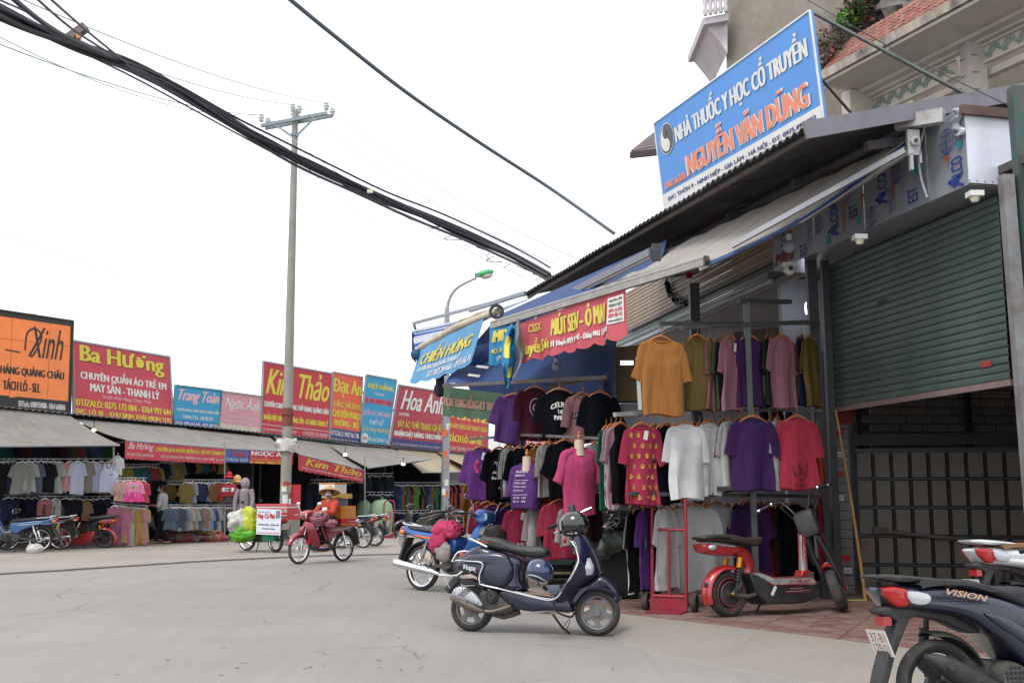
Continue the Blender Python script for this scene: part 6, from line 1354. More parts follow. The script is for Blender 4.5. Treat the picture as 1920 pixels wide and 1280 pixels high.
for k, (b_, s1) in enumerate((('BALENCIAGA', .62), ('PARIS FW 19', .5), ('__________', .66), ('SPEEDHUNTERS', .55), ('10 AVENUE', .6), ('GEORGE V', .5), ('__________', .66), ('SIZE M 38', .6), ('REF 8204', .62))): write(f, b_, .2, s1, .78-k*.08, .78-k*.08+(.008 if '_' in b_ else .04), WHITE, o, off=.012, bold=1)
# --- front left, low row
o, f = T(925, 948, 1020, 15.3, 14, '#5a2478', 'purple T-shirt with white capitals in the low front row', w_=.24, sl=.18); write(f, 'DICKEY', .15, .85, .45, .56, WHITE, o, off=.012, bold=1); write(f, 'mou', .5, .9, .2, .3, WHITE, o, off=.012, bold=1)
T(913, 944, 1000, 15.5, 20, '#a01c44', 'crimson T-shirt collar behind the purple one with white capitals', w_=.25, k=.8); T(897, 945, 1000, 15.6, 50, '#c8c4c0', 'white T-shirt with blue collar above the blue motorbike headlamp', w_=.22)
o, f = T(955, 950, 1030, 15.0, 26, '#562472', 'purple T-shirt with vertical coral lettering in the low front row', w_=.23, sl=.18)
write(lambda s, t: f(.42+.3*(1-t), .05+.6*s), 'DORM', 0, 1, 0, 1, PKP, o, off=.012, bold=3, bw=.03)
o, f = T(976, 952, 1032, 14.7, 12, '#b41848', 'hot pink T-shirt with thin white capitals in the low front row', w_=.24, sl=.1, tag=True); write(f, 'METAL', .35, .9, .16, .24, WHITE, o, off=.012, bold=1)
T(942, 946, 1022, 15.2, 60, '#a01c44', 'crimson T-shirt edge between the two purple ones in the low row', w_=.22)
T(1013, 950, 1040, 13.7, 34, '#aaa4a4', 'pale grey T-shirt in the low front row behind the scooter saddle', w_=.24); T(1030, 948, 1020, 13.6, 62, '#14141c', 'black T-shirt edge in the low row behind the scooter', w_=.23)
o, f = T(1050, 940, 1042, 13.4, 14, '#b01844', 'hot pink T-shirt behind the scooter handlebar', w_=.26); write(f, 'MCM.COM', .25, .8, .35, .47, mat('maroon_print', '#5a1c3c'), o, off=.012)
T(1068, 950, 1020, 13.0, 40, '#b8b4b0', 'white shirt ends showing under the pink mannequin', w_=.2); T(1110, 920, 1010, 12.9, 55, '#3a2420', 'dark brown garment right of the pink mannequin', w_=.22)
T(1096, 955, 1020, 12.8, 60, '#c8c2bc', 'white shirt tail at the right below the pink mannequin', w_=.18)
# deeper coloured garments glimpsed between
r = random.Random(21); dc = [('#b87818', 'mustard'), ('#a8401c', 'burnt orange'), ('#1c7a50', 'green'), ('#1c8a90', 'teal'), ('#8c1434', 'crimson'), ('#1c1c24', 'black'), ('#343c5c', 'slate blue'), ('#c87820', 'orange'), ('#5a3420', 'brown'), ('#8a8684', 'grey')]
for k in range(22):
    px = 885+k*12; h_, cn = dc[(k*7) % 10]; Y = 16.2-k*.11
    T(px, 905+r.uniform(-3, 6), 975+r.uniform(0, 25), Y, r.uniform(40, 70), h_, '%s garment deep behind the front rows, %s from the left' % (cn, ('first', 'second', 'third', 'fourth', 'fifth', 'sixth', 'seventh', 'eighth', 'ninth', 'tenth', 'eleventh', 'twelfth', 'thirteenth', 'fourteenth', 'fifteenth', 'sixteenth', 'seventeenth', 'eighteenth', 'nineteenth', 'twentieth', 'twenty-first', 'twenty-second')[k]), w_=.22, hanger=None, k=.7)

# ================================================================ GARMENTS OF THE FAR STALLS
ORD = ['first', 'second', 'third', 'fourth', 'fifth', 'sixth', 'seventh', 'eighth', 'ninth', 'tenth', 'eleventh', 'twelfth', 'thirteenth', 'fourteenth', 'fifteenth', 'sixteenth', 'seventeenth', 'eighteenth', 'nineteenth', 'twentieth', 'twenty-first', 'twenty-second', 'twenty-third', 'twenty-fourth', 'twenty-fifth', 'twenty-sixth', 'twenty-seventh', 'twenty-eighth', 'twenty-ninth', 'thirtieth']
def row(x0, x1, y0, y1, d, cols, n, where, kinds=('tee',), group=None, rz=None, w_=.19, hanger=PWHITE, k=.85, rail=True, y0b=None, y1b=None, jit=3, seed=0, lod=1):
    r = random.Random(seed+int(x0)); y0b = y0 if y0b is None else y0b; y1b = y1 if y1b is None else y1b
    grp = 'garments on the far stalls'
    for i in range(n):
        t = (i+.5)/n; px = x0+(x1-x0)*t; Y = YS(px, d)+r.uniform(-.04, .04); ya = y0+(y0b-y0)*t+r.uniform(-1, 1); yb = y1+(y1b-y1)*t+r.uniform(-jit, jit)
        h_, cn = cols[i % len(cols)]; kd = kinds[i % len(kinds)]
        an = r.uniform(25, 60) if rz is None else rz+r.uniform(-10, 10)
        lb = '%s %s, %s from left %s' % (cn, CATS[kd], ORD[i], where)
        hang(at(px, ya, Y), max(.25, (yb-ya)*Y/F), w_*r.uniform(.9, 1.1), h_, lb, grp, kd, an, .03, .14, r.randrange(4), .05 if kd != 'dress' else .1, lod, hanger, k)
    if rail:
        a = at(x0-3, y0-6, YS(x0-3, d)); b = at(x1+3, y0b-6, YS(x1+3, d)); mb = MB(); mb.tube([(0, 0, 0), b-a], .016, 6)
        x = mb.build('steel_rail', STEEL, label='thin steel rail carrying the garments '+where, cat='rail', group='rails of the far stalls'); x.location = a
gr, wh, pk, bg_, dk, nv, yl, lg, tq, rd_ = ('#8e9088', 'sage grey'), ('#c9cbd2', 'white'), ('#c08a90', 'dusty pink'), ('#b09a88', 'beige'), ('#1e2026', 'black'), ('#2c3550', 'navy'), ('#b8901c', 'mustard'), ('#a4a6b4', 'pale lilac'), ('#1e7a7c', 'teal'), ('#a04038', 'brick red')
row(-6, 30, 866, 925, 1.2, [dk, nv, nv, ('#3c4668', 'slate blue')], 4, 'on the rail at the far left edge')
row(36, 118, 866, 922, 1.4, [gr, ('#a2a6a0', 'pale grey'), ('#5c6478', 'slate'), dk, dk, ('#a4aaa2', 'pale sage'), ('#9ea39b', 'sage')], 7, 'on the main rail of the leftmost stall', w_=.20, kinds=('tee', 'dress'), rz=36)
row(124, 212, 866, 923, 1.5, [('#c48a8c', 'salmon pink'), ('#bcc4dc', 'ice white'), ('#8f8578', 'taupe'), ('#b4b8d8', 'pale lilac'), ('#b8a494', 'beige'), yl], 6, 'left of the white tank top', w_=.20, rz=45)
o, f = hang(at(205, 868, YS(205, 1.8)), 54*YS(205, 1.8)/F, .24, '#c8ccea', 'white sleeveless top with dark trim at the right end of the leftmost stall', 'garments on the far stalls', 'tank', 5, .04, 0, 3, 0, 1, WOOD, .95)
strokes(f, [[(.30, 1.0), (.34, .88), (.5, .83), (.66, .88), (.70, 1.0)]], BLACK, o, .02, .01, 'neck_trim'); strokes(f, [[(.58, .62), (.72, .62)], [(.6, .58), (.7, .58)]], BLACK, o, .012, .01, 'chest_print')
hang(at(221, 856, YS(221, 1.9)), 34*YS(221, 1.9)/F, .13, '#d0d2d0', 'small white shirt hanging askew beside the awning pole', 'garments on the far stalls', 'tee', 20, .03, .1, 2, .05, 1, PWHITE, .9)
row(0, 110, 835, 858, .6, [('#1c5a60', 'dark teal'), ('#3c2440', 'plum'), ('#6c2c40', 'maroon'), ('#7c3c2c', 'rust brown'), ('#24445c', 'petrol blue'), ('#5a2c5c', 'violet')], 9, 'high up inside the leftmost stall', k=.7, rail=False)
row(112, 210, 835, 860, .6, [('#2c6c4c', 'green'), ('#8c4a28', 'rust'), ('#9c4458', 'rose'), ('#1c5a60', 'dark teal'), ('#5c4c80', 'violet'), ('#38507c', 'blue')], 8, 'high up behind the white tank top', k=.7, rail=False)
row(75, 112, 936, 968, 1.3, [('#a05c60', 'dusty red'), ('#a8aaa4', 'pale grey')], 2, 'in the lower row behind the black motorbike', kinds=('pants',), w_=.2)
row(10, 70, 934, 975, .8, [nv, dk, ('#28304a', 'dark blue')], 5, 'in the dim lower row behind the blue motorbike', k=.8)
row(118, 205, 936, 975, 1.2, [dk, dk, ('#8c6c4c', 'tan'), dk, ('#22252c', 'charcoal'), nv, dk], 7, 'in the lower row behind the red scooter', w_=.26, k=.9)
row(130, 190, 972, 1004, 1.0, [('#8a7454', 'khaki'), ('#6c4a3c', 'brown'), ('#9c8c5c', 'straw'), ('#8c5c6c', 'mauve'), ('#7c8ca0', 'grey blue')], 8, 'at floor level behind the red scooter', kinds=('dress',), k=.8)
row(222, 272, 902, 940, 2.1, [('#c8a494', 'peach'), ('#b88c88', 'rose beige'), ('#c8908c', 'pale rose'), ('#cc6c9c', 'pink'), ('#d098a8', 'light pink'), ('#c8a8a8', 'blush'), ('#d0d0c8', 'cream')], 7, 'on the short rail beside the white tank top', kinds=('dress', 'tee'), w_=.15, rail=True)
o, f = hang(at(252, 901, YS(252, 2.4)), 38*YS(252, 2.4)/F, .20, '#d878a0', 'pink child\'s dress with puffed sleeves and darker skirt on the short rail', 'garments on the far stalls', 'dress', 0, .06, .13, 1, .35, 1, mat('orange_hanger', '#c87c2c', .5), .95)
patch(f, .02, .98, .0, .45, mat('hot_pink_skirt', '#cc3c84', .8, k=.9), o, off=.004, name='skirt_panel'); disc(f, .45, .72, .12, .10, mat('green_print', '#5a8a4c', .7), o, off=.01)
hang(at(268, 903, YS(268, 2.35)), 38*YS(268, 2.35)/F, .16, '#cc3454', 'coral red child\'s dress behind the pink one', 'garments on the far stalls', 'dress', 40, .05, .12, 2, .3, 1, mat('orange_hanger', '#c87c2c'), .9)
row(212, 276, 948, 1018, 2.0, [('#a85c7c', 'rose'), ('#8c4c8c', 'purple'), ('#cc789c', 'pink'), ('#c8a060', 'sand'), ('#cc7094', 'bright pink'), ('#b8a424', 'mustard yellow'), ('#c8c0b8', 'ivory'), ('#b4a020', 'olive yellow'), ('#c8788c', 'coral pink'), ('#c8a030', 'golden'), ('#d08c98', 'light rose'), ('#c8a838', 'yellow')], 12, 'on the low slanting rail of long dresses', kinds=('dress',), w_=.14, y0b=954, y1b=1018, jit=4)
row(234, 296, 876, 900, .9, [('#a89c30', 'yellow'), tq, ('#1f6c74', 'teal'), tq, ('#28647c', 'petrol'), rd_, ('#a04a34', 'rust'), ('#9c3c44', 'brick red')], 9, 'high up at the left of the second stall', k=.8, w_=.2)
row(300, 345, 868, 900, .7, [nv, ('#9c8c7c', 'beige'), ('#a8a09c', 'stone'), ('#b09c20', 'mustard'), ('#a88c70', 'tan')], 6, 'high up in the middle of the second stall', k=.8)
row(340, 420, 862, 885, .7, [dk, dk, ('#a8841c', 'mustard'), tq, ('#1f6c74', 'teal'), ('#a4502c', 'rust')], 9, 'high up under the right end of the red valance', k=.75)
row(315, 345, 908, 940, .9, [('#8c6c34', 'ochre'), dk, ('#3c6c6c', 'teal grey'), ('#8a8c8c', 'grey'), ('#7a6c3c', 'olive')], 5, 'behind the standing man', k=.8)
row(346, 436, 905, 940, 1.7, [('#8a7434', 'ochre'), ('#8c8c90', 'grey'), ('#a8a0a8', 'lilac grey'), ('#5c6064', 'patterned grey'), ('#2c3c5c', 'denim blue'), ('#2c3550', 'navy'), ('#8a8070', 'khaki'), ('#8ca4c4', 'light blue'), ('#94643c', 'tan'), ('#7c7454', 'olive'), ('#a84c28', 'rust'), ('#74604c', 'brown'), ('#1e2026', 'black')], 15, 'on the middle rail of the second stall', w_=.15)
row(318, 450, 952, 992, 1.8, [('#5c6c80', 'steel blue'), ('#54647c', 'blue grey'), ('#9ca8b8', 'pale blue'), ('#4c5868', 'slate'), ('#70788c', 'grey blue'), ('#8c949c', 'silver grey'), ('#b4b0a8', 'ivory'), ('#c08828', 'amber'), ('#a4a49c', 'stone'), ('#6c7878', 'grey green'), ('#7c8480', 'sage'), ('#5c6060', 'charcoal'), ('#a08074', 'rose beige'), ('#c0b8ac', 'cream'), ('#8ca0bc', 'sky blue'), ('#44587c', 'denim'), ('#9c8c84', 'taupe'), ('#b8b8b4', 'off-white'), ('#4c6c84', 'petrol grey'), ('#8c5c34', 'brown')], 26, 'on the low rail of the second stall', w_=.16, kinds=('dress', 'tee', 'dress'), jit=3)
o, f = hang(at(429, 906, YS(429, 2.2)), 24*YS(429, 2.2)/F, .2, '#b82030', 'small red T-shirt with a white number band above a grey skirt', 'garments on the far stalls', 'tee', 0, .05, .12, 1, .02, 1, PWHITE, .9)
patch(f, .0, 1, .38, .68, WHITE, o, off=.006, name='chest_band'); write(f, '1997', .25, .75, .42, .64, BLKP, o, off=.012, bold=3, bw=.02)
hang(at(430, 929, YS(430, 2.2)), 14*YS(430, 2.2)/F, .17, '#4c4c50', 'grey pleated skirt hung below the small red T-shirt', 'garments on the far stalls', 'dress', 0, .06, 0, 2, .5, 1, None, .9, name='skirt')
# deep dark trousers / shirts of the right-hand far stalls
row(585, 676, 905, 970, .6, [nv, dk, ('#2c2c34', 'charcoal'), ('#3c3c44', 'dark grey'), ('#28304a', 'dark blue'), dk], 10, 'in the dark stall behind the rider', k=.8, kinds=('pants', 'tee'), w_=.3, rz=10)
row(688, 735, 893, 925, .8, [nv, dk, ('#2c3040', 'ink blue')], 7, 'on the upper rail behind the green sacks', kinds=('pants',), k=.8, w_=.2)
row(690, 735, 928, 975, .9, [dk, ('#2c2c34', 'charcoal'), ('#44362c', 'dark brown'), nv], 6, 'on the lower rail behind the green sacks', kinds=('pants', 'tee'), k=.8, w_=.24)
row(738, 832, 910, 955, .8, [nv, ('#2c4c7c', 'blue'), ('#7c5c2c', 'brown'), dk, ('#2c6c4c', 'green'), dk, ('#7c3c24', 'rust'), ('#5c9c3c', 'lime green'), ('#4c8c34', 'grass green'), dk, ('#a84c24', 'orange'), ('#1c3c34', 'bottle green')], 20, 'on the long rail left of the lamp post', w_=.2, rz=50, k=.95, jit=2)
row(842, 886, 908, 952, 1.0, [dk, ('#a83c28', 'red orange'), dk, ('#b83c54', 'rose red'), nv, ('#b8882c', 'gold'), ('#c8c8c8', 'white'), ('#a8502c', 'orange')], 9, 'on the long rail right of the lamp post', w_=.2, rz=50, k=.95, jit=2)
row(738, 832, 962, 992, 1.0, [dk, ('#22304c', 'dark blue'), nv, ('#1c2c3c', 'ink')], 12, 'on the lowest rail left of the lamp post', kinds=('pants',), k=.8, w_=.2)
# hooded patterned suit on a mannequin, red cap, straw hat
hm = thing('dressed_mannequin', 'child mannequin in a hooded leopard print suit beside the coffee box', 'mannequin', gnd(456, 1013, .09)); Y = gnd(456, 1013, .09).y; o_ = Vector(hm.location)
LP_ = mat('leopard_print', '#8b8288', .9, var=.75, scale=42)
mb = MB(); hb = lambda py: Vector((0, 0, at(456, py, Y).z-o_.z))
mb.sweep([(0, hb(1000).z, .10, .10), (0, hb(970).z, .14, .12), (0, hb(945).z, .19, .14), (0, hb(922).z, .21, .13), (0, hb(915).z, .12, .10)], 16, 2.2, 4); mb.tube([hb(917)+Vector((-.16, 0, 0)), hb(935)+Vector((-.25, -.02, 0)), hb(960)+Vector((-.25, -.05, 0))], [.08, .07, .06], 8, sm=3); mb.tube([hb(917)+Vector((.16, 0, 0)), hb(935)+Vector((.22, -.02, 0)), hb(960)+Vector((.2, -.05, 0))], [.08, .07, .06], 8, sm=3); mb.build('suit_body', LP_, hm)
mb = MB(); mb.ell(hb(906), (.13, .14, .17), 14, 10); mb.build('hood', LP_, hm); mb = MB(); mb.tube([hb(1000), (0, 0, 0)], .02, 8); mb.build('stand', STEEL, hm)
for lb, px, py, c_, sz_ in (('small red cap on top of the garment rail', 430, 890, '#a82028', .14), ('straw coloured sun hat hung beside the red cap', 445, 899, '#b8935c', .2)):
    o = thing('hat', lb, 'hat', at(px, py, YS(px, 2.2))); mb = MB(); mb.ell((0, 0, 0), (sz_*.6, sz_*.6, sz_*.75), 14, 8); mb.build('hat_crown', mat('hat_'+c_[1:], c_, .85, var=.1), o); mb = MB(); mb.lathe([(sz_*.55, -.02), (sz_*1.05, -.06), (sz_*1.03, -.075), (sz_*.5, -.04)], (0, 0, 0), 'z', 18); mb.build('hat_brim', mat('hat_'+c_[1:], c_), o)
# ================================================================ TWO-WHEELERS
TYRE = mat('tyre_rubber', '#2e2d2d', .85, var=.2, scale=12, dirt=.6, dirtc='#5c5650', bump=.2); ALLOY = mat('grey_alloy', '#6e6c6c', .5, .35, var=.1); SEATM = mat('black_seat_vinyl', '#26262a', .5, var=.1, bump=.15, bscale=60)
ENG = mat('dirty_engine_metal', '#5a5855', .6, .5, var=.3, scale=15, dirt=.6, dirtc='#3a3632'); LRED = mat('red_lens', '#a01c1c', .15, coat=.5, var=.05); LCLR = mat('clear_lens', '#b8bcc0', .12, .3, var=.1, scale=20); LAMB = mat('amber_lens', '#c87828', .2, coat=.4, var=.05); PLATE = mat('number_plate', '#c8c6bc', .5, var=.05)
def paint(h): return mat('gloss_paint_'+h.strip('#'), h, .28, .15, var=.04, scale=3, coat=.8, dirt=.14, dirtc='#8a847c')
MATTE = mat('matte_black_plastic', '#242427', .6, var=.15, scale=10, dirt=.35, dirtc='#57524c')
class Bike:
    def __init__(s, name, label, cat, loc, rz, group=None, lean=0, scale=1):
        s.o = thing(name, label, cat, loc, R(rz), group, R(lean)); s.o.scale = (scale,)*3
    def p(s, mb, name, m, org=(0, 0, 0), rz=0, parent=None, ang=42, label=None, rx=0):
        x = mb.build(name, m, parent or s.o, ang); x.location = org
        if rz or rx: x.rotation_euler = (R(rx), 0, R(rz))
        if label: x['label'] = label
        return x
_wm = {}
def wheel(B, x, z, Rr, tw, style, rz=0, rimm=None, n=36):
    key = (round(Rr, 3), tw, style, rimm.name if rimm else '')
    if key not in _wm:
        t = MB(); r0 = Rr-tw*1.15
        prof = [(r0, -tw*.62), (r0+tw*.25, -tw*.88), (Rr-tw*.55, -tw), (Rr-tw*.18, -tw*.72), (Rr, -tw*.32), (Rr, tw*.32), (Rr-tw*.18, tw*.72), (Rr-tw*.55, tw), (r0+tw*.25, tw*.88), (r0, tw*.62)]
        t.lathe(prof, n=n)
        for k in range(n if style != 'lo' else 0):      # tread blocks
            a = 2*pi*k/n
            for sg in (-1, 1): t.bar((Rr*.995*cos(a), sg*tw*.08, Rr*.995*sin(a)), ((Rr-.012)*cos(a+.09), sg*tw*.66, (Rr-.012)*sin(a+.09)), .006, .008)
        tm_ = t.mesh('tyre', TYRE, 35)
        w_ = MB(); ri = r0-.016
        w_.lathe([(r0+.006, -tw*.6), (r0+.004, -tw*.68), (ri, -tw*.5), (ri-.004, 0), (ri, tw*.5), (r0+.004, tw*.68), (r0+.006, tw*.6), (r0, 0)], n=n)
        w_.lathe([(.001, -tw*.9), (.035, -tw*.9), (.04, -tw*.5), (.04, tw*.5), (.035, tw*.9), (.001, tw*.9)], n=16, closed=False)
        if style == 'five':
            for k in range(5):
                a = 2*pi*k/5+.3
                for sg in (-1, 1):
                    a2 = a+sg*.16; w_.bar((.03*cos(a), -tw*.2, .03*sin(a)), (ri*cos(a2), -tw*.35, ri*sin(a2)), .02, .022, up=(0, 1, 0))
                w_.bar((.03*cos(a), -tw*.28, .03*sin(a)), (ri*1.0*cos(a), -tw*.42, ri*sin(a)), .042, .018, up=(0, 1, 0))
                w_.lathe([(.001, -tw*.5), (.011, -tw*.5), (.011, -tw*.3)], (.062*cos(a+.6), 0, .062*sin(a+.6)), n=8, closed=False)
            w_.lathe([(.03, -tw*.5), (.085, -tw*.42), (.085, tw*.3), (.03, tw*.3)], n=20)
        elif style == 'spoke' or style == 'lo':
            ns = 28 if style == 'spoke' else 14
            for k in range(ns):
                a = 2*pi*k/ns; sg = 1 if k % 2 else -1; w_.tube([(.045*cos(a+.8*sg), sg*tw*.6, .045*sin(a+.8*sg)), (ri*cos(a), 0, ri*sin(a))], .0022 if style == 'spoke' else .004, 4)
            w_.lathe([(.03, -tw*.8), (.062, -tw*.8), (.066, tw*.6), (.03, tw*.6)], n=18)
        elif style == 'disc':
            w_.lathe([(.001, -tw*.62), (.05, -tw*.66), (.085, -tw*.5), (.125, -tw*.55), (.13, -tw*.3), (ri, -tw*.2), (ri, tw*.2), (.125, tw*.5), (.001, tw*.6)], n=28, closed=False)
            for k in range(12):
                a = 2*pi*k/12; w_.box((.147*cos(a), -tw*.3, .147*sin(a)), (.02, .02, .02))
        rm = rimm or (ALLOY if style == 'five' else CHROME); _wm[key] = (w_.mesh('wheel', rm, 35), tm_)
    w, t = _wm[key]; o = link('wheel', w, B.o, loc=(x, 0, z)); o.rotation_euler = (0, R(random.Random(x).uniform(0, 40)), R(rz)); link('tyre', t, o); return o
def fender(cx, cz, r, a0, a1, wd, drop=.03, th=.006, n=18, taper=0):
    mb = MB()
    def g(s, t):
        a = R(a0+(a1-a0)*s); v = (t*2-1); wv = wd*(1-taper*abs(s-.5)*1.2); rr = r-drop*(1-cos(v*pi*.48))
        return (cx+rr*cos(a), wv*sin(v*pi*.5), cz+rr*sin(a))
    mb.grid(g, n, 8, th); return mb
def plate(B, x, z, wd, ht, txt, tilt=-20, face=180, parent=None, m=None):
    """number plate facing backwards (-x)"""
    T = Matrix.Rotation(R(tilt), 3, 'Y'); f = lambda s, t: Vector((x, 0, z))+T @ Vector((0, wd*(.5-s), ht*(t-.5)))
    mb = MB(); mb.grid(f, 1, 1, -.004); o = B.p(mb, 'number_plate', m or PLATE, ang=0)
    for k, (tx, t0, t1) in enumerate(txt):
        a = write(f, tx, .12, .88, t0, t1, REDDK, o, off=.003, bold=3, bw=.012)
    return o
REDDK = mat('plate_print', '#7a3a34', .5)
def mirror(B, x, y, z, up=.18, out=.08, m=None, org=(0, 0, 0), rz=0):
    s = 1 if y > 0 else -1; mb = MB(); mb.tube([(x, y, z), (x+.02, y+s*out*.5, z+up*.6), (x+.01, y+s*out, z+up)], .006, 6, sm=3); mb.ell((x-.005, y+s*(out+.03), z+up+.03), (.014, .055, .036), 14, 8); B.p(mb, 'mirror', m or BLACK, org, rz)

def underbone(label, loc, rz, col1, group='parked motorbikes', lean=-5, steer=8, style='lo', col2=None, txt=(('29-H1', .55, .9), ('483.27', .1, .48)), front=True, pm=None, seatc=None, name='motorbike', trim=None, cover=None):
    B = Bike(name, label, 'motorbike', loc, rz, group, lean); P1 = paint(col1); P2 = paint(col2) if col2 else MATTE; W = 1.2; RR = .283
    wheel(B, 0, RR, RR, .042, style); wheel(B, W, RR, RR, .038, style, rz=steer)
    # seat
    mb = MB(); mb.slab([(-.22, .80), (-.14, .825), (.1, .81), (.3, .785), (.5, .775), (.6, .77), (.63, .735), (.56, .70), (.3, .715), (0, .745), (-.2, .76)], lambda x, z: .125-.04*max(0, x-.2), .035, 4, sm=3); B.p(mb, 'seat', seatc or SEATM)
    # tail / side panels
    mb = MB(); mb.slab([(-.36, .79), (-.28, .80), (-.1, .755), (.15, .725), (.42, .70), (.62, .69), (.66, .60), (.60, .47), (.48, .44), (.38, .52), (.15, .60), (-.1, .665), (-.3, .72)], lambda x, z: .09+.035*min(1, max(0, (x+.4)/.6)), .03, 4, sm=3); B.p(mb, 'side_panel', P1)
    mb = MB()
    for sg in (-1, 1): mb.slab([(-.1, .70), (.15, .675), (.45, .655), (.5, .62), (.2, .635), (-.05, .675)], .006, .004, 2, yc=sg*.128, sm=2)
    B.p(mb, 'side_stripe', trim or mat('orange_stripe', '#c8683c', .4))
    mb = MB(); mb.tube([(.05, -.12, .80), (-.2, -.13, .815), (-.33, -.09, .84), (-.36, 0, .85), (-.33, .09, .84), (-.2, .13, .815), (.05, .12, .80)], .011, 8, sm=4); B.p(mb, 'grab_rail', CHROME)
    mb = MB(); mb.slab([(-.40, .785), (-.34, .80), (-.26, .77), (-.30, .70), (-.36, .69), (-.40, .73)], .075, .02, 3, sm=2); B.p(mb, 'tail_light', LRED)
    mb = MB()
    for sg in (-1, 1): mb.ell((-.33, sg*.10, .725), (.05, .025, .028), 10, 6)
    B.p(mb, 'turn_signal', LAMB)
    B.p(fender(0, RR, .335, 55, 175, .065, .03), 'rear_fender', MATTE); mb = MB(); mb.slab([(-.30, .66), (-.26, .66), (-.37, .34), (-.42, .33)], .07, .006, 2); B.p(mb, 'mud_flap', MATTE)
    plate(B, -.40, .60, .19, .14, txt, -18, m=pm)
    # frame, engine, exhaust
    mb = MB(); mb.sweep([(.45, .62, .05, .05), (.62, .50, .05, .05), (.80, .45, .045, .045), (.95, .60, .04, .045), (1.0, .80, .03, .04)], 10, 3, 3); B.p(mb, 'frame', P2 if col2 else MATTE)
    mb = MB(); mb.slab([(.48, .43), (.60, .46), (.78, .43), (.90, .40), (.95, .33), (.86, .27), (.62, .22), (.45, .25), (.40, .34)], .10, .03, 3, sm=2); mb.lathe([(.001, -.135), (.07, -.135), (.085, -.12), (.085, .12), (.07, .135), (.001, .135)], (.52, 0, .33), n=18, closed=False); mb.lathe([(.001, -.12), (.055, -.12), (.06, .1), (.001, .1)], (.68, 0, .36), n=14, closed=False); B.p(mb, 'engine', ENG)
    mb = MB(); mb.tube([(.82, -.08, .34), (.72, -.12, .22), (.4, -.14, .21)], .016, 8, sm=3); B.p(mb, 'exhaust_pipe', CHROME); mb = MB(); mb.tube([(.42, -.14, .215), (.32, -.145, .24), (.18, -.15, .26), (-.30, -.155, .32), (-.36, -.155, .33)], [.02, .04, .048, .052, .04], 14, sm=2); B.p(mb, 'muffler', CHROME)
    mb = MB()
    for sg in (-1, 1): mb.bar((0, sg*.085, RR), (.5, sg*.07, .33), .022, .04)
    B.p(mb, 'swing_arm', ENG)
    for sg in (-1, 1):
        mb = MB(); mb.tube([(.03, sg*.10, RR+.02), (.14, sg*.10, .62)], .018, 8); mb.tube([(.06, sg*.10, RR+.12), (.12, sg*.10, .54)], .028, 8); B.p(mb, 'shock_absorber', CHROME)
    mb = MB(); mb.tube([(.62, -.2, .27), (.62, .2, .27)], .013, 6); mb.box((.62, -.19, .28), (.05, .09, .025)); mb.box((.62, .19, .28), (.05, .09, .025)); mb.tube([(.25, -.2, .31), (.25, -.1, .31)], .01, 6); B.p(mb, 'footpeg', BLACK)
    mb = MB(); mb.tube([(.55, .08, .25), (.50, .20, .02)] if lean else [(.55, .08, .25), (.35, .10, .27)], .011, 6); B.p(mb, 'side_stand', BLACK)
    # leg shield
    Cx = [(1.03, .86), (1.08, .78), (1.09, .66), (1.03, .54), (.96, .42), (.90, .33)]; Ex = [(.99, .84), (.97, .76), (.93, .64), (.87, .51), (.82, .39), (.80, .31)]; Wd = [.08, .15, .19, .20, .18, .12]
    C_ = cr([a+b+(c,) for a, b, c in zip(Cx, Ex, Wd)], 4)
    def g(s, t):
        i = s*(len(C_)-1); k = min(int(i), len(C_)-2); q = [C_[k][j]*(1-(i-k))+C_[k+1][j]*(i-k) for j in range(5)]; v = 2*t-1; a = abs(v)**1.7
        return (q[0]+(q[2]-q[0])*a, q[4]*v, q[1]+(q[3]-q[1])*a)
    mb = MB(); mb.grid(g, 20, 14, .012); B.p(mb, 'leg_shield', P1)
    # front end: fork, fender
    mb = MB()
    for sg in (-1, 1): mb.tube([(0, sg*.065, 0), (-.03, sg*.065, .14), (-.13, sg*.05, .42)], [.022, .02, .02], 8)
    B.p(mb, 'front_fork', CHROME if style == 'spoke' else STEEL, (W, 0, RR), steer)
    m_ = fender(0, 0, .325, 20, 150, .07, .05, taper=.4); m_.slab([(-.10, .28), (-.02, .34), (-.04, .42), (-.13, .45), (-.18, .36)], .06, .02, 2, sm=2); B.p(m_, 'front_fender', P1, (W, 0, RR), steer)
    # handlebar cowl
    hx_, hz_ = 1.0, .93
    mb = MB(); mb.slab([(-.08, .05), (-.02, .095), (.06, .09), (.13, .03), (.11, -.05), (.03, -.07), (-.06, -.03)], lambda x, z: .11-.25*max(0, x-.04), .035, 4, sm=3); mb.sweep([(-.03, .0, .20, .02), (-.01, .01, .21, .022)], 10, 2, 1); B.p(mb, 'handlebar_cowl', P1, (hx_, 0, hz_), steer)
    mb = MB(); mb.slab([(.095, .055), (.125, .035), (.125, -.025), (.09, -.045), (.07, .0)], lambda x, z: .085, .012, 3, sm=2); B.p(mb, 'headlight', LCLR, (hx_, 0, hz_), steer)
    mb = MB()
    for sg in (-1, 1): mb.tube([(0, sg*.14, .02), (-.04, sg*.24, .035), (-.07, sg*.33, .03)], .013, 8, sm=2); 
    B.p(mb, 'handlebar', DKSTEEL, (hx_, 0, hz_), steer)
    for sg in (-1, 1):
        mb = MB(); mb.tube([(-.045, sg*.245, .035), (-.075, sg*.35, .028)], .019, 8); B.p(mb, 'grip', BLACK, (hx_, 0, hz_), steer)
        mb = MB(); mb.tube([(.03, sg*.18, .03), (.02, sg*.30, .02), (-.0, sg*.36, .02)], .006, 5); B.p(mb, 'brake_lever', CHROME, (hx_, 0, hz_), steer)
        mirror(B, -.01, sg*.17, .04, .17, .09, CHROME if style == 'spoke' else BLACK, (hx_, 0, hz_), steer)
    return B

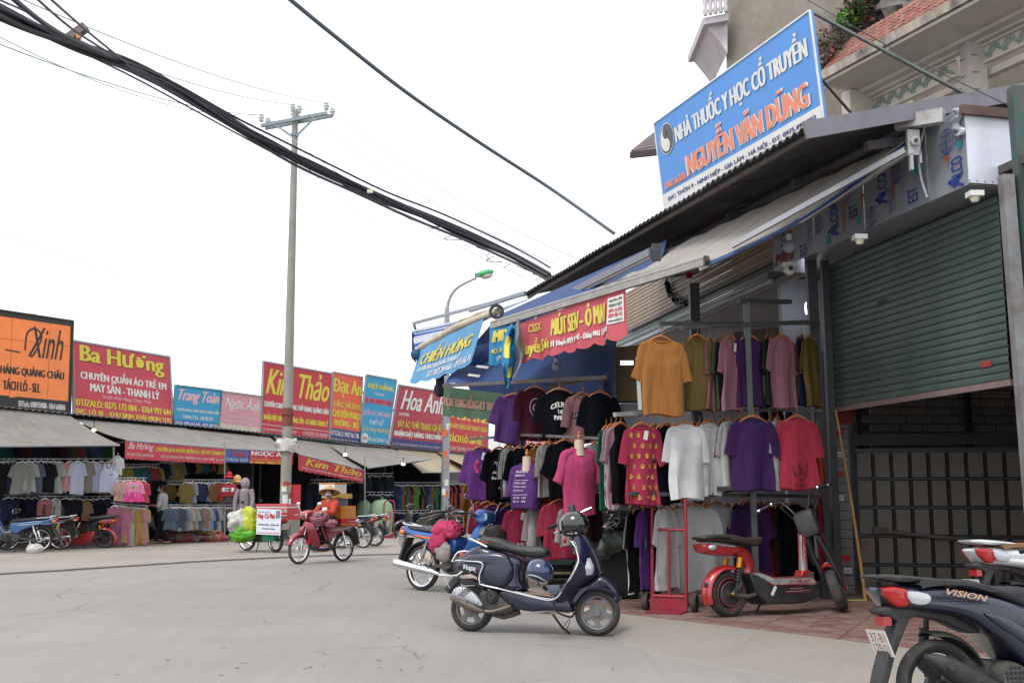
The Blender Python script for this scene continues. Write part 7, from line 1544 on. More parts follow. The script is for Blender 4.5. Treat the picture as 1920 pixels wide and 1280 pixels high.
def scooter(label, loc, rz, col1, group='parked motorbikes', lean=-3, steer=0, rackc=None, seatc=None, txt=(('37-B1', .55, .9), ('179.01', .1, .48)), brand=None, hi=True, tailc=None):
    B = Bike('scooter', label, 'scooter', loc, rz, group, lean); P1 = paint(col1); W = 1.26; RR = .258; st = 'five' if hi else 'lo'
    wheel(B, 0, RR, RR, .048, st, rimm=mat('black_alloy', '#3c3c40', .4, .5)); wheel(B, W, RR, RR, .042, st, rz=steer, rimm=mat('black_alloy', '#3c3c40'))
    # grab rack
    mb = MB(); mb.slab([(-.40, .872), (-.32, .882), (-.14, .866), (-.01, .85), (.09, .812), (.05, .80), (-.04, .822), (-.14, .838), (-.24, .838), (-.34, .852)], lambda x, z: .13-.05*max(0, -x-.2)/.2, .014, 3, sm=3); B.p(mb, 'grab_rack', rackc or MATTE)
    # seat
    mb = MB(); mb.slab([(-.15, .835), (.0, .852), (.19, .842), (.30, .812), (.40, .805), (.52, .80), (.62, .775), (.70, .72), (.70, .66), (.58, .655), (.45, .712), (.30, .765), (.1, .80), (-.13, .815)], lambda x, z: .145-.05*max(0, x-.3), .035, 4, sm=3); B.p(mb, 'seat', seatc or SEATM)
    # side body
    body = [(-.37, .812), (-.19, .818), (0, .803), (.18, .775), (.34, .74), (.47, .70), (.60, .66), (.70, .64), (.72, .50), (.70, .34), (.62, .27), (.53, .30), (.45, .40), (.357, .487), (.265, .55), (.18, .61), (.065, .655), (-.149, .684), (-.268, .695), (-.33, .745)]
    mb = MB(); mb.slab(body, lambda x, z: .085+.085*smst(-.4, .2, x)+.02*max(0, .6-z), .045, 5, sm=3); B.p(mb, 'side_body', P1)
    mb = MB()
    for sg in (-1, 1): mb.slab([(.22, .66), (.38, .62), (.52, .52), (.60, .40), (.56, .38), (.44, .50), (.30, .585)], .02, .014, 3, yc=sg*.165, sm=3)
    B.p(mb, 'lower_panel_crease', P1)
    # tail lamp cluster
    mb = MB(); mb.slab([(-.362, .808), (-.22, .806), (-.20, .72), (-.262, .698), (-.32, .74)], lambda x, z: .10+.1*(x+.36), .02, 3, sm=2); B.p(mb, 'tail_light', LRED)
    for sg in (-1, 1):
        mb = MB(); mb.slab([(-.225, .788), (-.10, .772), (-.085, .735), (-.12, .712), (-.205, .72)], .012, .008, 3, yc=sg*.125, sm=2); B.p(mb, 'turn_signal', LCLR)
    # under-tail, mudguard with plate
    mb = MB(); mb.slab([(-.37, .69), (-.30, .705), (-.1, .69), (.08, .655), (.3, .56), (.2, .545), (.05, .61), (-.14, .645), (-.2, .60), (-.30, .42), (-.36, .27), (-.405, .275), (-.34, .45), (-.26, .62), (-.35, .66)], .06, .012, 3, sm=2); B.p(mb, 'rear_mudguard', MATTE)
    mb = MB(); mb.box((-.315, 0, .625), (.05, .09, .05)); B.p(mb, 'plate_lamp', LRED, ang=0)
    plate(B, -.345, .505, .19, .15, txt, -20)
    # swing unit, shock, muffler
    mb = MB(); mb.slab([(.0, .33), (.12, .40), (.32, .40), (.50, .36), (.56, .24), (.42, .16), (.2, .17), (.02, .20)], .08, .03, 3, yc=.05, sm=2); mb.lathe([(.001, -.15), (.08, -.15), (.09, -.10), (.09, .1), (.001, .1)], (.40, 0, .30), n=20, closed=False); B.p(mb, 'engine', ENG)
    mb = MB()
    for k in range(5):
        for j in range(5):
            if (k-2)**2+(j-2)**2 < 6: mb.box((.40+(k-2)*.028, -.153, .30+(j-2)*.028), (.016, .006, .016))
    B.p(mb, 'fan_grille', BLACK, ang=0)
    mb = MB(); q = cr([(.0, -.12, .30), (.02, -.12, .58)], 6); mb.tube([(.0, .1, .30), (.03, .1, .62)], .016, 8); mb.tube([(-.02+.0025*k, .1, .34+.018*k) for k in range(14)], [.03 if k % 2 else .024 for k in range(14)], 10); B.p(mb, 'shock_absorber', MATTE)
    B.p(fender(0, RR, .30, 20, 100, .07, .03), 'wheel_hugger', MATTE)
    mb = MB(); mb.sweep([(-.17, .44, .02, .012, -.16), (-.10, .41, .05, .04, -.16), (.02, .345, .062, .062, -.16), (.20, .25, .064, .064, -.155), (.36, .17, .05, .05, -.15), (.44, .13, .025, .03, -.14)], 16, 2.6, 3); B.p(mb, 'muffler', MATTE)
    mb = MB(); mb.lathe([(.001, -.232), (.022, -.232), (.026, -.21), (.012, -.21)], (-.06, 0, .385), n=12, closed=False); mb.ell((.12, -.222, .30), (.01, .006, .01), 8, 6); B.p(mb, 'muffler_bolt', DKSTEEL)
    mb = MB(); mb.tube([(.52, -.20, .31), (.62, -.27, .33)], .015, 8); mb.tube([(.52, .20, .31), (.60, .26, .33)], .015, 8); B.p(mb, 'footpeg', CHROME)
    # floor, leg shield, front
    mb = MB(); mb.slab([(.60, .30), (.72, .33), (.98, .32), (1.02, .26), (.9, .2), (.65, .2)], .15, .03, 3, sm=2); B.p(mb, 'floorboard', MATTE)
    Cx = [(1.05, .90), (1.12, .80), (1.15, .66), (1.10, .52), (1.03, .38), (.98, .28)]; Ex = [(.97, .86), (.96, .76), (.95, .62), (.93, .48), (.90, .36), (.88, .27)]; Wd = [.13, .19, .22, .21, .19, .15]; C_ = cr([a+b+(c,) for a, b, c in zip(Cx, Ex, Wd)], 4)
    def g(s, t):
        i = s*(len(C_)-1); k = min(int(i), len(C_)-2); q = [C_[k][j]*(1-(i-k))+C_[k+1][j]*(i-k) for j in range(5)]; v = 2*t-1; a = abs(v)**1.7
        return (q[0]+(q[2]-q[0])*a, q[4]*v, q[1]+(q[3]-q[1])*a)
    mb = MB(); mb.grid(g, 20, 14, .03); B.p(mb, 'leg_shield', P1)
    m_ = fender(0, 0, .30, 15, 140, .075, .06, taper=.4); B.p(m_, 'front_fender', P1, (W, 0, RR), steer)
    mb = MB()
    for sg in (-1, 1): mb.tube([(0, sg*.07, 0), (-.12, sg*.06, .36)], .02, 8)
    B.p(mb, 'front_fork', DKSTEEL, (W, 0, RR), steer)
    mb = MB(); mb.slab([(-.07, .04), (0, .09), (.07, .08), (.13, .0), (.08, -.07), (-.04, -.05)], lambda x, z: .12-.2*max(0, x-.02), .03, 4, sm=3); B.p(mb, 'handlebar_cowl', P1, (1.0, 0, .99), steer)
    mb = MB(); mb.slab([(.09, .05), (.13, .01), (.11, -.04), (.07, -.02)], .08, .012, 3, sm=2); B.p(mb, 'headlight', LCLR, (1.0, 0, .99), steer)
    for sg in (-1, 1):
        mb = MB(); mb.tube([(-.02, sg*.12, .02), (-.05, sg*.22, .03), (-.08, sg*.34, .015)], .02, 10, sm=2); B.p(mb, 'grip', BLACK, (1.0, 0, .99), steer); mirror(B, 0, sg*.15, .05, .18, .1, None, (1.0, 0, .99), steer)
    if brand:
        f = lambda s, t: Vector((.0+.24*s, -(.085+.085*smst(-.4, .2, .0+.24*s))-.012, .765-.045*s+.035*t)); write(f, brand, 0, 1, 0, 1, mat('bronze_badge', '#c8a080', .3, .5), B.o, off=.008, shear=.4, bold=2, bw=.01, name='badge')
    return B

# ---------------------------------------------------------------- dark blue retro scooter in the foreground
G_ = gnd(1001, 1187); HD = -17; S_ = Bike('retro_scooter', 'dark blue retro scooter with chrome trim bars parked in the foreground', 'scooter', (0, 0, 0), HD, None, -3.5)
hv = Vector((cos(R(HD)), sin(R(HD)), 0)); lv = Vector((-hv.y, hv.x, 0)); O_ = G_-hv*.64; S_.o.location = O_
def V(zx, zy, lat=-.12):     # measured on the photograph, turned into the scooter's own side elevation
    px = 820+zx/4.742; py = 940+zy/4.742; r = ray(px, py); pl = O_+lv*lat; n = lv; C0 = Vector((0, 0, CH)); t = (pl-C0).dot(n)/r.dot(n); p = C0+r*t-O_
    return (p.dot(hv), p.z)
def VL(L_, lat=-.12): return [V(a, b, lat) for a, b in L_]
NB = mat('navy_gloss_paint', '#0f1330', .3, 0, var=.03, scale=3, coat=.7, spec=.4, dirt=.10, dirtc='#6a6870', k=1.0)
fx_, fz_ = V(1421, 1015, 0); rx_, rz_ = V(305, 915, 0); RV = .218
wheel(S_, rx_, RV, RV, .055, 'five'); wheel(S_, fx_, RV, RV, .055, 'five', rz=4)
mb = MB(); mb.slab(VL([(150, 610), (150, 545), (165, 505), (215, 468), (330, 405), (450, 425), (600, 480), (700, 510), (738, 550), (728, 600), (722, 645), (728, 720), (760, 780), (700, 812), (560, 800), (400, 770), (365, 700), (300, 660), (200, 625)]), lambda x, z: .10+.07*smst(-.18, .2, x)-.03*smst(.35, .6, x), .06, 6, sm=3); S_.p(mb, 'rear_body', NB)
for sg in (-1, 1):
    mb = MB(); mb.slab(VL([(170, 545), (250, 495), (340, 466), (500, 455), (600, 480), (655, 550), (672, 640), (645, 720), (565, 778), (440, 752), (395, 712), (365, 676), (250, 636), (165, 605)], -.15), lambda x, z: .062-.03*smst(.05, -.2, x), .055, 7, yc=sg*.145, sm=3); c_ = S_.p(mb, 'side_cowl', NB)
    mb = MB()
    for k in range(4):
        a = V(540+k*16, 735-k*8, -.2); b = V(590+k*10, 748-k*12, -.2); mb.bar((a[0], sg*.205, a[1]), (b[0], sg*.203, b[1]), .006, .006)
    S_.p(mb, 'cooling_slot', BLACK, ang=0)
f = lambda s, t: Vector((V(225+105*s, 625+18*s, -.2)[0], -.2085, V(225+105*s, 625+18*s-60*t, -.2)[1])); write(f, 'Vespa', 0, 1, 0, 1, CHROME, S_.o, off=.004, shear=.5, bold=2, bw=.02, name='badge'); write(f, 'LX', .92, 1.1, 0, .35, mat('coral_pink_print', '#d8508c'), S_.o, off=.004, name='badge')
mb = MB(); mb.slab(VL([(640, 780), (800, 815), (960, 850), (1040, 845), (1110, 800), (1150, 850), (1195, 985), (1100, 990), (1010, 975), (840, 985), (700, 962), (640, 932), (545, 840), (560, 790)], -.12), .14, .035, 4, sm=2); S_.p(mb, 'floor_body', NB)
mb = MB(); mb.slab(VL([(800, 800), (1060, 838), (1060, 850), (810, 815)], 0), .13, .006, 2); S_.p(mb, 'floor_mat', mat('worn_brown_mat', '#7d6a60', .8, var=.15))
mb = MB(); mb.slab(VL([(985, 742), (1100, 742), (1115, 800), (1060, 838), (1000, 790)], 0), .11, .01, 2); S_.p(mb, 'folded_cloth', mat('grey_blue_mat', '#5a6070', .85, var=.2))
Cx = VL([(1288, 300), (1345, 400), (1400, 520), (1440, 640), (1330, 740), (1250, 860), (1205, 985)], 0); Ex = VL([(1165, 332), (1235, 470), (1247, 545), (1185, 690), (1115, 800), (1050, 868), (1010, 890)], -.25); Wd = [.10, .20, .26, .29, .27, .22, .16]
C_ = cr([a+b+(c,) for a, b, c in zip(Cx, Ex, Wd)], 4)
def gsh(s, t):
    i = s*(len(C_)-1); k = min(int(i), len(C_)-2); q = [C_[k][j]*(1-(i-k))+C_[k+1][j]*(i-k) for j in range(5)]; v = 2*t-1; a = abs(v)**2.1
    return Vector((q[0]+(q[2]-q[0])*a, q[4]*v, q[1]+(q[3]-q[1])*a))
mb = MB(); mb.grid(gsh, 28, 24, .03); S_.p(mb, 'leg_shield', NB, ang=60)
mb = MB(); mb.sweep([(Cx[0][0]+.0, Cx[0][1], .03, .02), (Cx[1][0]+.012, Cx[1][1], .035, .02), (Cx[2][0]+.014, Cx[2][1], .035, .02), (Cx[3][0]+.005, Cx[3][1], .03, .02)], 12, 3, 4); nose = S_.p(mb, 'front_column', NB)
mb = MB()
for k in range(6): p = gsh(.27+.022*k, .5); mb.box(p+Vector((.035, 0, 0)), (.012, .05, .008))
S_.p(mb, 'horn_grille', BLACK, ang=0)
for sg in (0, 1):
    mb = MB(); t0, t1 = (.12, .30) if sg == 0 else (.70, .88)
    mb.grid(lambda s, t: gsh(.30+.20*s, t0+(t1-t0)*(.5+(t-.5)*(1-.5*abs(2*s-1))))+Vector((.006+.02*sin(pi*s)*sin(pi*t), 0, 0)), 8, 6); S_.p(mb, 'turn_signal', LCLR)
mb = MB(); mb.slab(VL([(1180, 900), (1225, 820), (1310, 735), (1440, 668), (1530, 725), (1590, 805), (1608, 890), (1585, 898), (1545, 850), (1480, 815), (1400, 798), (1310, 815), (1240, 865), (1215, 930)], -.08), lambda x, z: .09-.05*smst(fx_+.05, fx_+.22, x), .05, 6, sm=3); S_.p(mb, 'front_fender', NB)
mb = MB(); mb.slab(VL([(345, 372), (352, 335), (400, 316), (520, 335), (620, 375), (760, 400), (880, 406), (935, 425), (952, 458), (930, 500), (850, 512), (760, 500), (620, 462), (480, 432), (390, 405)], -.13), lambda x, z: .135-.04*smst(.25, .65, x), .045, 5, sm=3); seat_ = S_.p(mb, 'seat', SEATM)
f = lambda s, t: Vector((V(370+65*s, 378+8*s-30*t, -.15)[0], -.139, V(370+65*s, 378+8*s-30*t, -.15)[1])); write(f, 'Vespa', 0, 1, 0, 1, mat('orange_stitch', '#c85a2c', .6), S_.o, off=.004, shear=.5, name='badge')
def ctube(L_, r_, lat, name, m, both=True, sm=4):
    for sg in ((-1, 1) if both else (-1,)):
        mb = MB(); pts = [(V(a[0], a[1], lat if len(a) < 3 else a[2])) + ((lat if len(a) < 3 else a[2]),) for a in L_]; mb.tube([(p[0], p[2]*(1 if sg < 0 else -1), p[1]) for p in pts], r_, 8, sm=sm); S_.p(mb, name, m)
ctube([(150, 528, -.12), (250, 540, -.2), (365, 552, -.235), (393, 585, -.235), (368, 660, -.235), (365, 725, -.235), (395, 755, -.23), (600, 800, -.22), (800, 850, -.21), (950, 884, -.21), (1010, 886, -.22), (1075, 850, -.24), (1180, 690, -.285), (1238, 570, -.275), (1243, 510, -.25), (1215, 420, -.20), (1165, 340, -.13)], .0082, -.2, 'chrome_trim_bar', CHROME)
ctube([(1190, 350, -.09), (1240, 470, -.16), (1262, 520, -.19)], .005, -.1, 'inner_trim', CHROME)
mb = MB(); p1 = V(150, 528, 0); p2 = V(195, 455, 0); p3 = V(262, 440, 0); mb.tube([(p1[0], -.10, p1[1]), (p1[0]-.01, 0, p1[1]), (p1[0], .10, p1[1])], .0095, 8, sm=4); mb.tube([(p1[0], -.10, p1[1]), (p2[0], -.09, p2[1]), (p3[0], -.08, p3[1])], .0095, 8, sm=4); mb.tube([(p1[0], .10, p1[1]), (p2[0], .09, p2[1]), (p3[0], .08, p3[1])], .0095, 8, sm=4); S_.p(mb, 'rear_guard', CHROME)
mb = MB(); a = V(290, 342, -.12); b = V(430, 413, -.14); c_ = V(300, 338, 0); mb.tube([(b[0], -.14, b[1]), (a[0], -.12, a[1]), (c_[0]-.03, 0, c_[1]), (a[0], .12, a[1]), (b[0], .14, b[1])], .012, 10, sm=3); S_.p(mb, 'grab_rail', CHROME)
mb = MB(); a = V(218, 482, 0); mb.ell((a[0]-.005, 0, a[1]), (.035, .055, .045), 14, 8); S_.p(mb, 'tail_light', LRED)
for sg in (-1, 1):
    mb = MB(); mb.slab(VL([(162, 603), (175, 540), (205, 600)], -.13), .012, .006, 3, yc=sg*.125); S_.p(mb, 'rear_turn_signal', LCLR)
mb = MB(); mb.slab(VL([(75, 775), (150, 668), (210, 690), (110, 815)], 0), .07, .006, 2); S_.p(mb, 'mud_flap', MATTE); plate(S_, V(118, 715, 0)[0]-.02, V(118, 715, 0)[1], .17, .13, (('29-X3', .55, .9), ('061.84', .1, .48)), -30)
mb = MB(); mb.slab(VL([(200, 700), (300, 680), (420, 760), (420, 800), (330, 740), (240, 740)], 0), .06, .01, 3, sm=2); S_.p(mb, 'wheel_hugger', MATTE)
mb = MB(); mb.slab(VL([(400, 790), (540, 800), (640, 850), (690, 930), (650, 990), (500, 1010), (420, 960), (380, 880)], -.05), .11, .03, 3, sm=2); mb.lathe([(.001, -.155), (.055, -.155), (.07, -.12), (.07, .05)], (V(480, 850)[0], 0, V(480, 850)[1]), n=18, closed=False); mb.tube([(V(420, 985)[0], -.02, V(420, 985)[1]), (V(560, 1030)[0], -.02, V(560, 1030)[1]), (V(700, 985)[0], -.02, V(700, 985)[1])], .03, 8, sm=2); S_.p(mb, 'engine', ENG)
mb = MB(); a = V(480, 842); mb.lathe([(.04, -.168), (.05, -.165), (.05, -.15), (.02, -.15), (.018, -.162), (.001, -.162)], (a[0], 0, a[1]), n=18, closed=False); S_.p(mb, 'fan_cover', BLACK)
mb = MB(); mb.slab(VL([(122, 835), (140, 785), (200, 762), (262, 778), (330, 828), (372, 880), (402, 928), (375, 947), (260, 905), (150, 868)], -.2), .035, .028, 4, yc=-.185, sm=2); sh_ = S_.p(mb, 'muffler_shield', mat('brushed_shield', '#aeb0b4', .3, .8, var=.1, dirt=.2))
mb = MB()
for k in range(5): a = V(178+k*13, 838-k*13, -.22); b = V(235+k*16, 858-k*14, -.22); mb.bar((a[0], -.222, a[1]), (b[0], -.222, b[1]), .005, .010)
S_.p(mb, 'shield_slot', BLACK, ang=0)
for q in ((215, 778), (145, 822), (360, 908), (255, 905)):
    a = V(*q, -.22); mb = MB(); mb.ell((a[0], -.22, a[1]), (.008, .006, .008), 8, 6); S_.p(mb, 'screw', DKSTEEL)
mb = MB(); pts = [V(a, b, -.17) for a, b in ((120, 850), (200, 895), (320, 950), (400, 985))]; mb.tube([(p[0], -.165, p[1]) for p in pts], [.035, .045, .045, .02], 12, sm=3); pts = [V(a, b, -.15) for a, b in ((380, 975), (470, 985), (560, 965), (650, 935))]; mb.tube([(p[0], -.15, p[1]) for p in pts], .018, 8, sm=3); S_.p(mb, 'muffler', mat('heat_stained_metal', '#6f645c', .5, .5, var=.3, scale=10))
mb = MB(); a = V(1040, 1005, .0); b = V(1130, 1110, .1); c_ = V(1190, 1162, .1); mb.tube([(a[0], -.05, a[1]), (b[0], .02, b[1]), (c_[0], .05, max(.01, c_[1]))], .011, 8); mb.tube([(b[0], .02, b[1]), (b[0]+.08, .03, b[1]+.10), (b[0]+.04, .02, b[1]-.02)], .004, 6, sm=2); S_.p(mb, 'side_stand', BLACK)
mb = MB(); mb.tube([(p[0], l_, p[1]) for p, l_ in ((V(1030, 900, -.15), -.15), (V(1045, 970, -.13), -.14), (V(1110, 1010, -.1), -.1), (V(1190, 1028, -.06), -.06), (V(1215, 985, -.06), -.05))], .010, 8, sm=3); S_.p(mb, 'stand_spring_bar', DKSTEEL)
# headset, handlebar, lever
hx_, hz_ = V(1175, 262, 0)
mb = MB(); mb.sweep([(hx_+.05, hz_-.04, .05, .05), (hx_-.0, hz_+.03, .075, .06), (hx_-.03, hz_+.09, .06, .045)], 14, 2.4, 4); S_.p(mb, 'headset', NB); mb = MB(); mb.ell((hx_+.085, 0, hz_+.06), (.04, .06, .06), 14, 10); S_.p(mb, 'headlight', LCLR)
for sg in (-1, 1):
    mb = MB(); mb.tube([(hx_-.02, sg*.05, hz_+.05), (hx_-.06, sg*.2, hz_+.06), (hx_-.10, sg*.25, hz_+.04)], .018, 8, sm=3); S_.p(mb, 'handlebar', NB); mb = MB(); mb.tube([(hx_-.09, sg*.24, hz_+.045), (hx_-.14, sg*.35, hz_+.015)], .02, 10); S_.p(mb, 'grip', BLACK); mb = MB(); mb.tube([(hx_-.03, sg*.18, hz_+.03), (hx_-.05, sg*.28, hz_-.01), (hx_-.09, sg*.33, hz_-.03)], .006, 6, sm=2); S_.p(mb, 'brake_lever', CHROME)
mb = MB(); mb.tube([(hx_+.0, .12, hz_+.06), (hx_+.05, .16, hz_+.18), (hx_+.16, .20, hz_+.24)], .007, 6, sm=3); S_.p(mb, 'mirror_stalk', CHROME)
mb = MB(); a = V(1120, 345, -.08); mb.ell((a[0], -.07, a[1]), (.02, .02, .035), 10, 6); S_.p(mb, 'ignition_lock', LRED)
# helmets
def helmet(label, px, py, Y, r_, m, rz=0, tilt=0, liner=True, visor=False):
    t = thing('helmet', label, 'helmet', at(px, py, Y)); t.rotation_euler = (R(tilt), R(10), R(rz)); mb = MB(); V_ = MB(); V_.ell((0, 0, 0), (r_*1.12, r_, r_), 26, 18)
    V_.v = [(x, y, max(z, -r_*.62)) for x, y, z in V_.v]; V_.build('helmet_shell', m, t, 50)
    mb = MB(); mb.lathe([(r_*.80, -r_*.60), (r_*.86, -r_*.66), (r_*.80, -r_*.70), (r_*.74, -r_*.64)], (0, 0, 0), 'z', 26); mb.build('rim_trim', mat('pale_helmet_trim', '#b8b8bc', .4) if liner else BLACK, t)
    mb = MB(); mb.tube([(r_*.3, -r_*.6, -r_*.6), (r_*.35, -r_*.2, -r_*1.05), (r_*.3, r_*.3, -r_*1.0)], .006, 6, sm=3); mb.build('chin_strap', BLACK, t)
    if visor: mb = MB(); mb.grid(lambda s, u: Vector((r_*1.2*cos((s-.5)*2.2), r_*1.08*sin((s-.5)*2.2), r_*(-.45+.75*u))), 14, 5, .004); mb.build('visor', mat('smoked_visor', '#606068', .1, .2, coat=1, var=.02), t)
    return t
helmet('glossy dark blue helmet hanging under the front of the retro scooter saddle', 820+912/4.742, 940+620/4.742, 10.05, .118, mat('navy_helmet', '#1c2e50', .2, .2, var=.03, coat=1), rz=-30, tilt=-25)
t = helmet('glossy black helmet resting on the handlebar of the retro scooter', 820+1215/4.742, 940+205/4.742, 9.85, .125, mat('black_helmet', '#101013', .12, var=.02, coat=1), rz=150, tilt=10, liner=False, visor=True)
mb = MB(); mb.tube([(0, 0, .09), (.01, 0, .16), (.0, 0, .19)], [.03, .035, .02], 10); mb.build('strap_bundle', BLACK, t)

# ---------------------------------------------------------------- blue underbone behind it, with the pink jacket
p = gnd(790, 1106); B = underbone('bright blue motorbike with a chrome muffler and a pink jacket over its seat', p, -40, '#1c5ca8', None, lean=-5, steer=-6, style='spoke', trim=mat('orange_stripe', '#c8683c', .4), seatc=mat('grey_black_seat', '#4a4a50', .6))
B.o.scale = (1.11,)*3
jk = thing('jacket', 'crumpled hot pink jacket with pale lining thrown over the blue motorbike', 'jacket', p); jk.rotation_euler = (0, 0, R(-40)); jk.location = p+Z*.0
def lump(c_, r_, m, name, parent, seed, amp=.35, fr=5, n=(40, 26), zmin=None):
    mb = MB(); mb.ell((0, 0, 0), r_, *n)
    mb.v = [tuple(Vector(c_)+Vector(v)*(1+amp*noise.noise(Vector(v)*fr+Vector((seed, 0, 0)))+amp*.5*(1-abs(noise.noise(Vector(v)*fr*2.2+Vector((0, seed, 0)))*2)))) for v in mb.v]
    if zmin is not None: mb.v = [(x, y, max(z, zmin)) for x, y, z in mb.v]
    return mb.build(name, m, parent, 85)
lump((.56, -.03, .86), (.20, .17, .11), cloth('#cc2460'), 'pink_fabric', jk, 3, .5, 7); lump((.46, -.14, .72), (.15, .06, .17), cloth('#c82060'), 'pink_sleeve', jk, 9, .5, 8); lump((.56, -.17, .58), (.14, .05, .12), cloth('#9a9490'), 'pale_lining', jk, 14, .5, 7)
# clear poncho draped at the front of the blue motorbike
pc = thing('plastic_poncho', 'grey transparent plastic rain sheet bundled at the front of the blue motorbike', 'rain sheet', B.o.location); pc.rotation_euler = (0, 0, R(-40)); lump((1.34, .0, .80), (.10, .24, .12), mat('smoky_plastic', '#4a4744', .3, var=.5, scale=7, coat=.4), 'plastic_sheet', pc, 5, .35, 5)
# the parked ones on the left and behind the rider
underbone('light blue motorbike with a yellow number plate at the far left edge', gnd(74, 1034, .03), 186, '#3a6c9c', col2='#8c929c', trim=mat('pale_stripe', '#8c98b0', .4), pm=mat('yellow_plate', '#c8a848', .5), seatc=SEATM, steer=14)
underbone('black motorbike with a white plate beside the light blue one', gnd(113, 1030, .03), 192, '#1c1d22', trim=mat('pale_stripe', '#8c98b0'))
underbone('dark blue motorbike seen from behind, first right of the rider', gnd(681, 1026.5, .03), 158, '#1f2c5c', steer=10, trim=mat('pale_stripe', '#8c98b0', .4)); underbone('black motorbike with a green fender edge, second right of the rider', gnd(703, 1023.5, .03), 160, '#22282a')
scooter('dark grey scooter facing left beyond the blue motorbike, nearest of that cluster', gnd(828, 1008, .03), 192, '#3a3634', hi=False, steer=10); underbone('dark motorbike with chrome mirror half hidden behind the dark grey scooter', gnd(858, 1004, .03), 205, '#28303c', steer=-10, style='lo'); underbone('third dark motorbike of the cluster behind the blue motorbike', gnd(900, 1008, .03), 200, '#3a2c34', steer=0)
# right edge
scooter('dark blue scooter with black grab rack cropped by the bottom right corner', gnd(1768, 1376), 14, '#0d1830', None, lean=-4, brand='VISION', steer=0)
scooter('white scooter with a white grab rack at the right edge of the picture', gnd(1907, 1224, FL), 16, '#c8cdd0', None, rackc=paint('#c8cdd0'), seatc=mat('tan_seat', '#7a5a40', .6))
underbone('dark motorbike whose handlebar grip reaches in at the right edge', Vector((4.25, 6.3, 0)), 112, '#1c2848', None, steer=25)

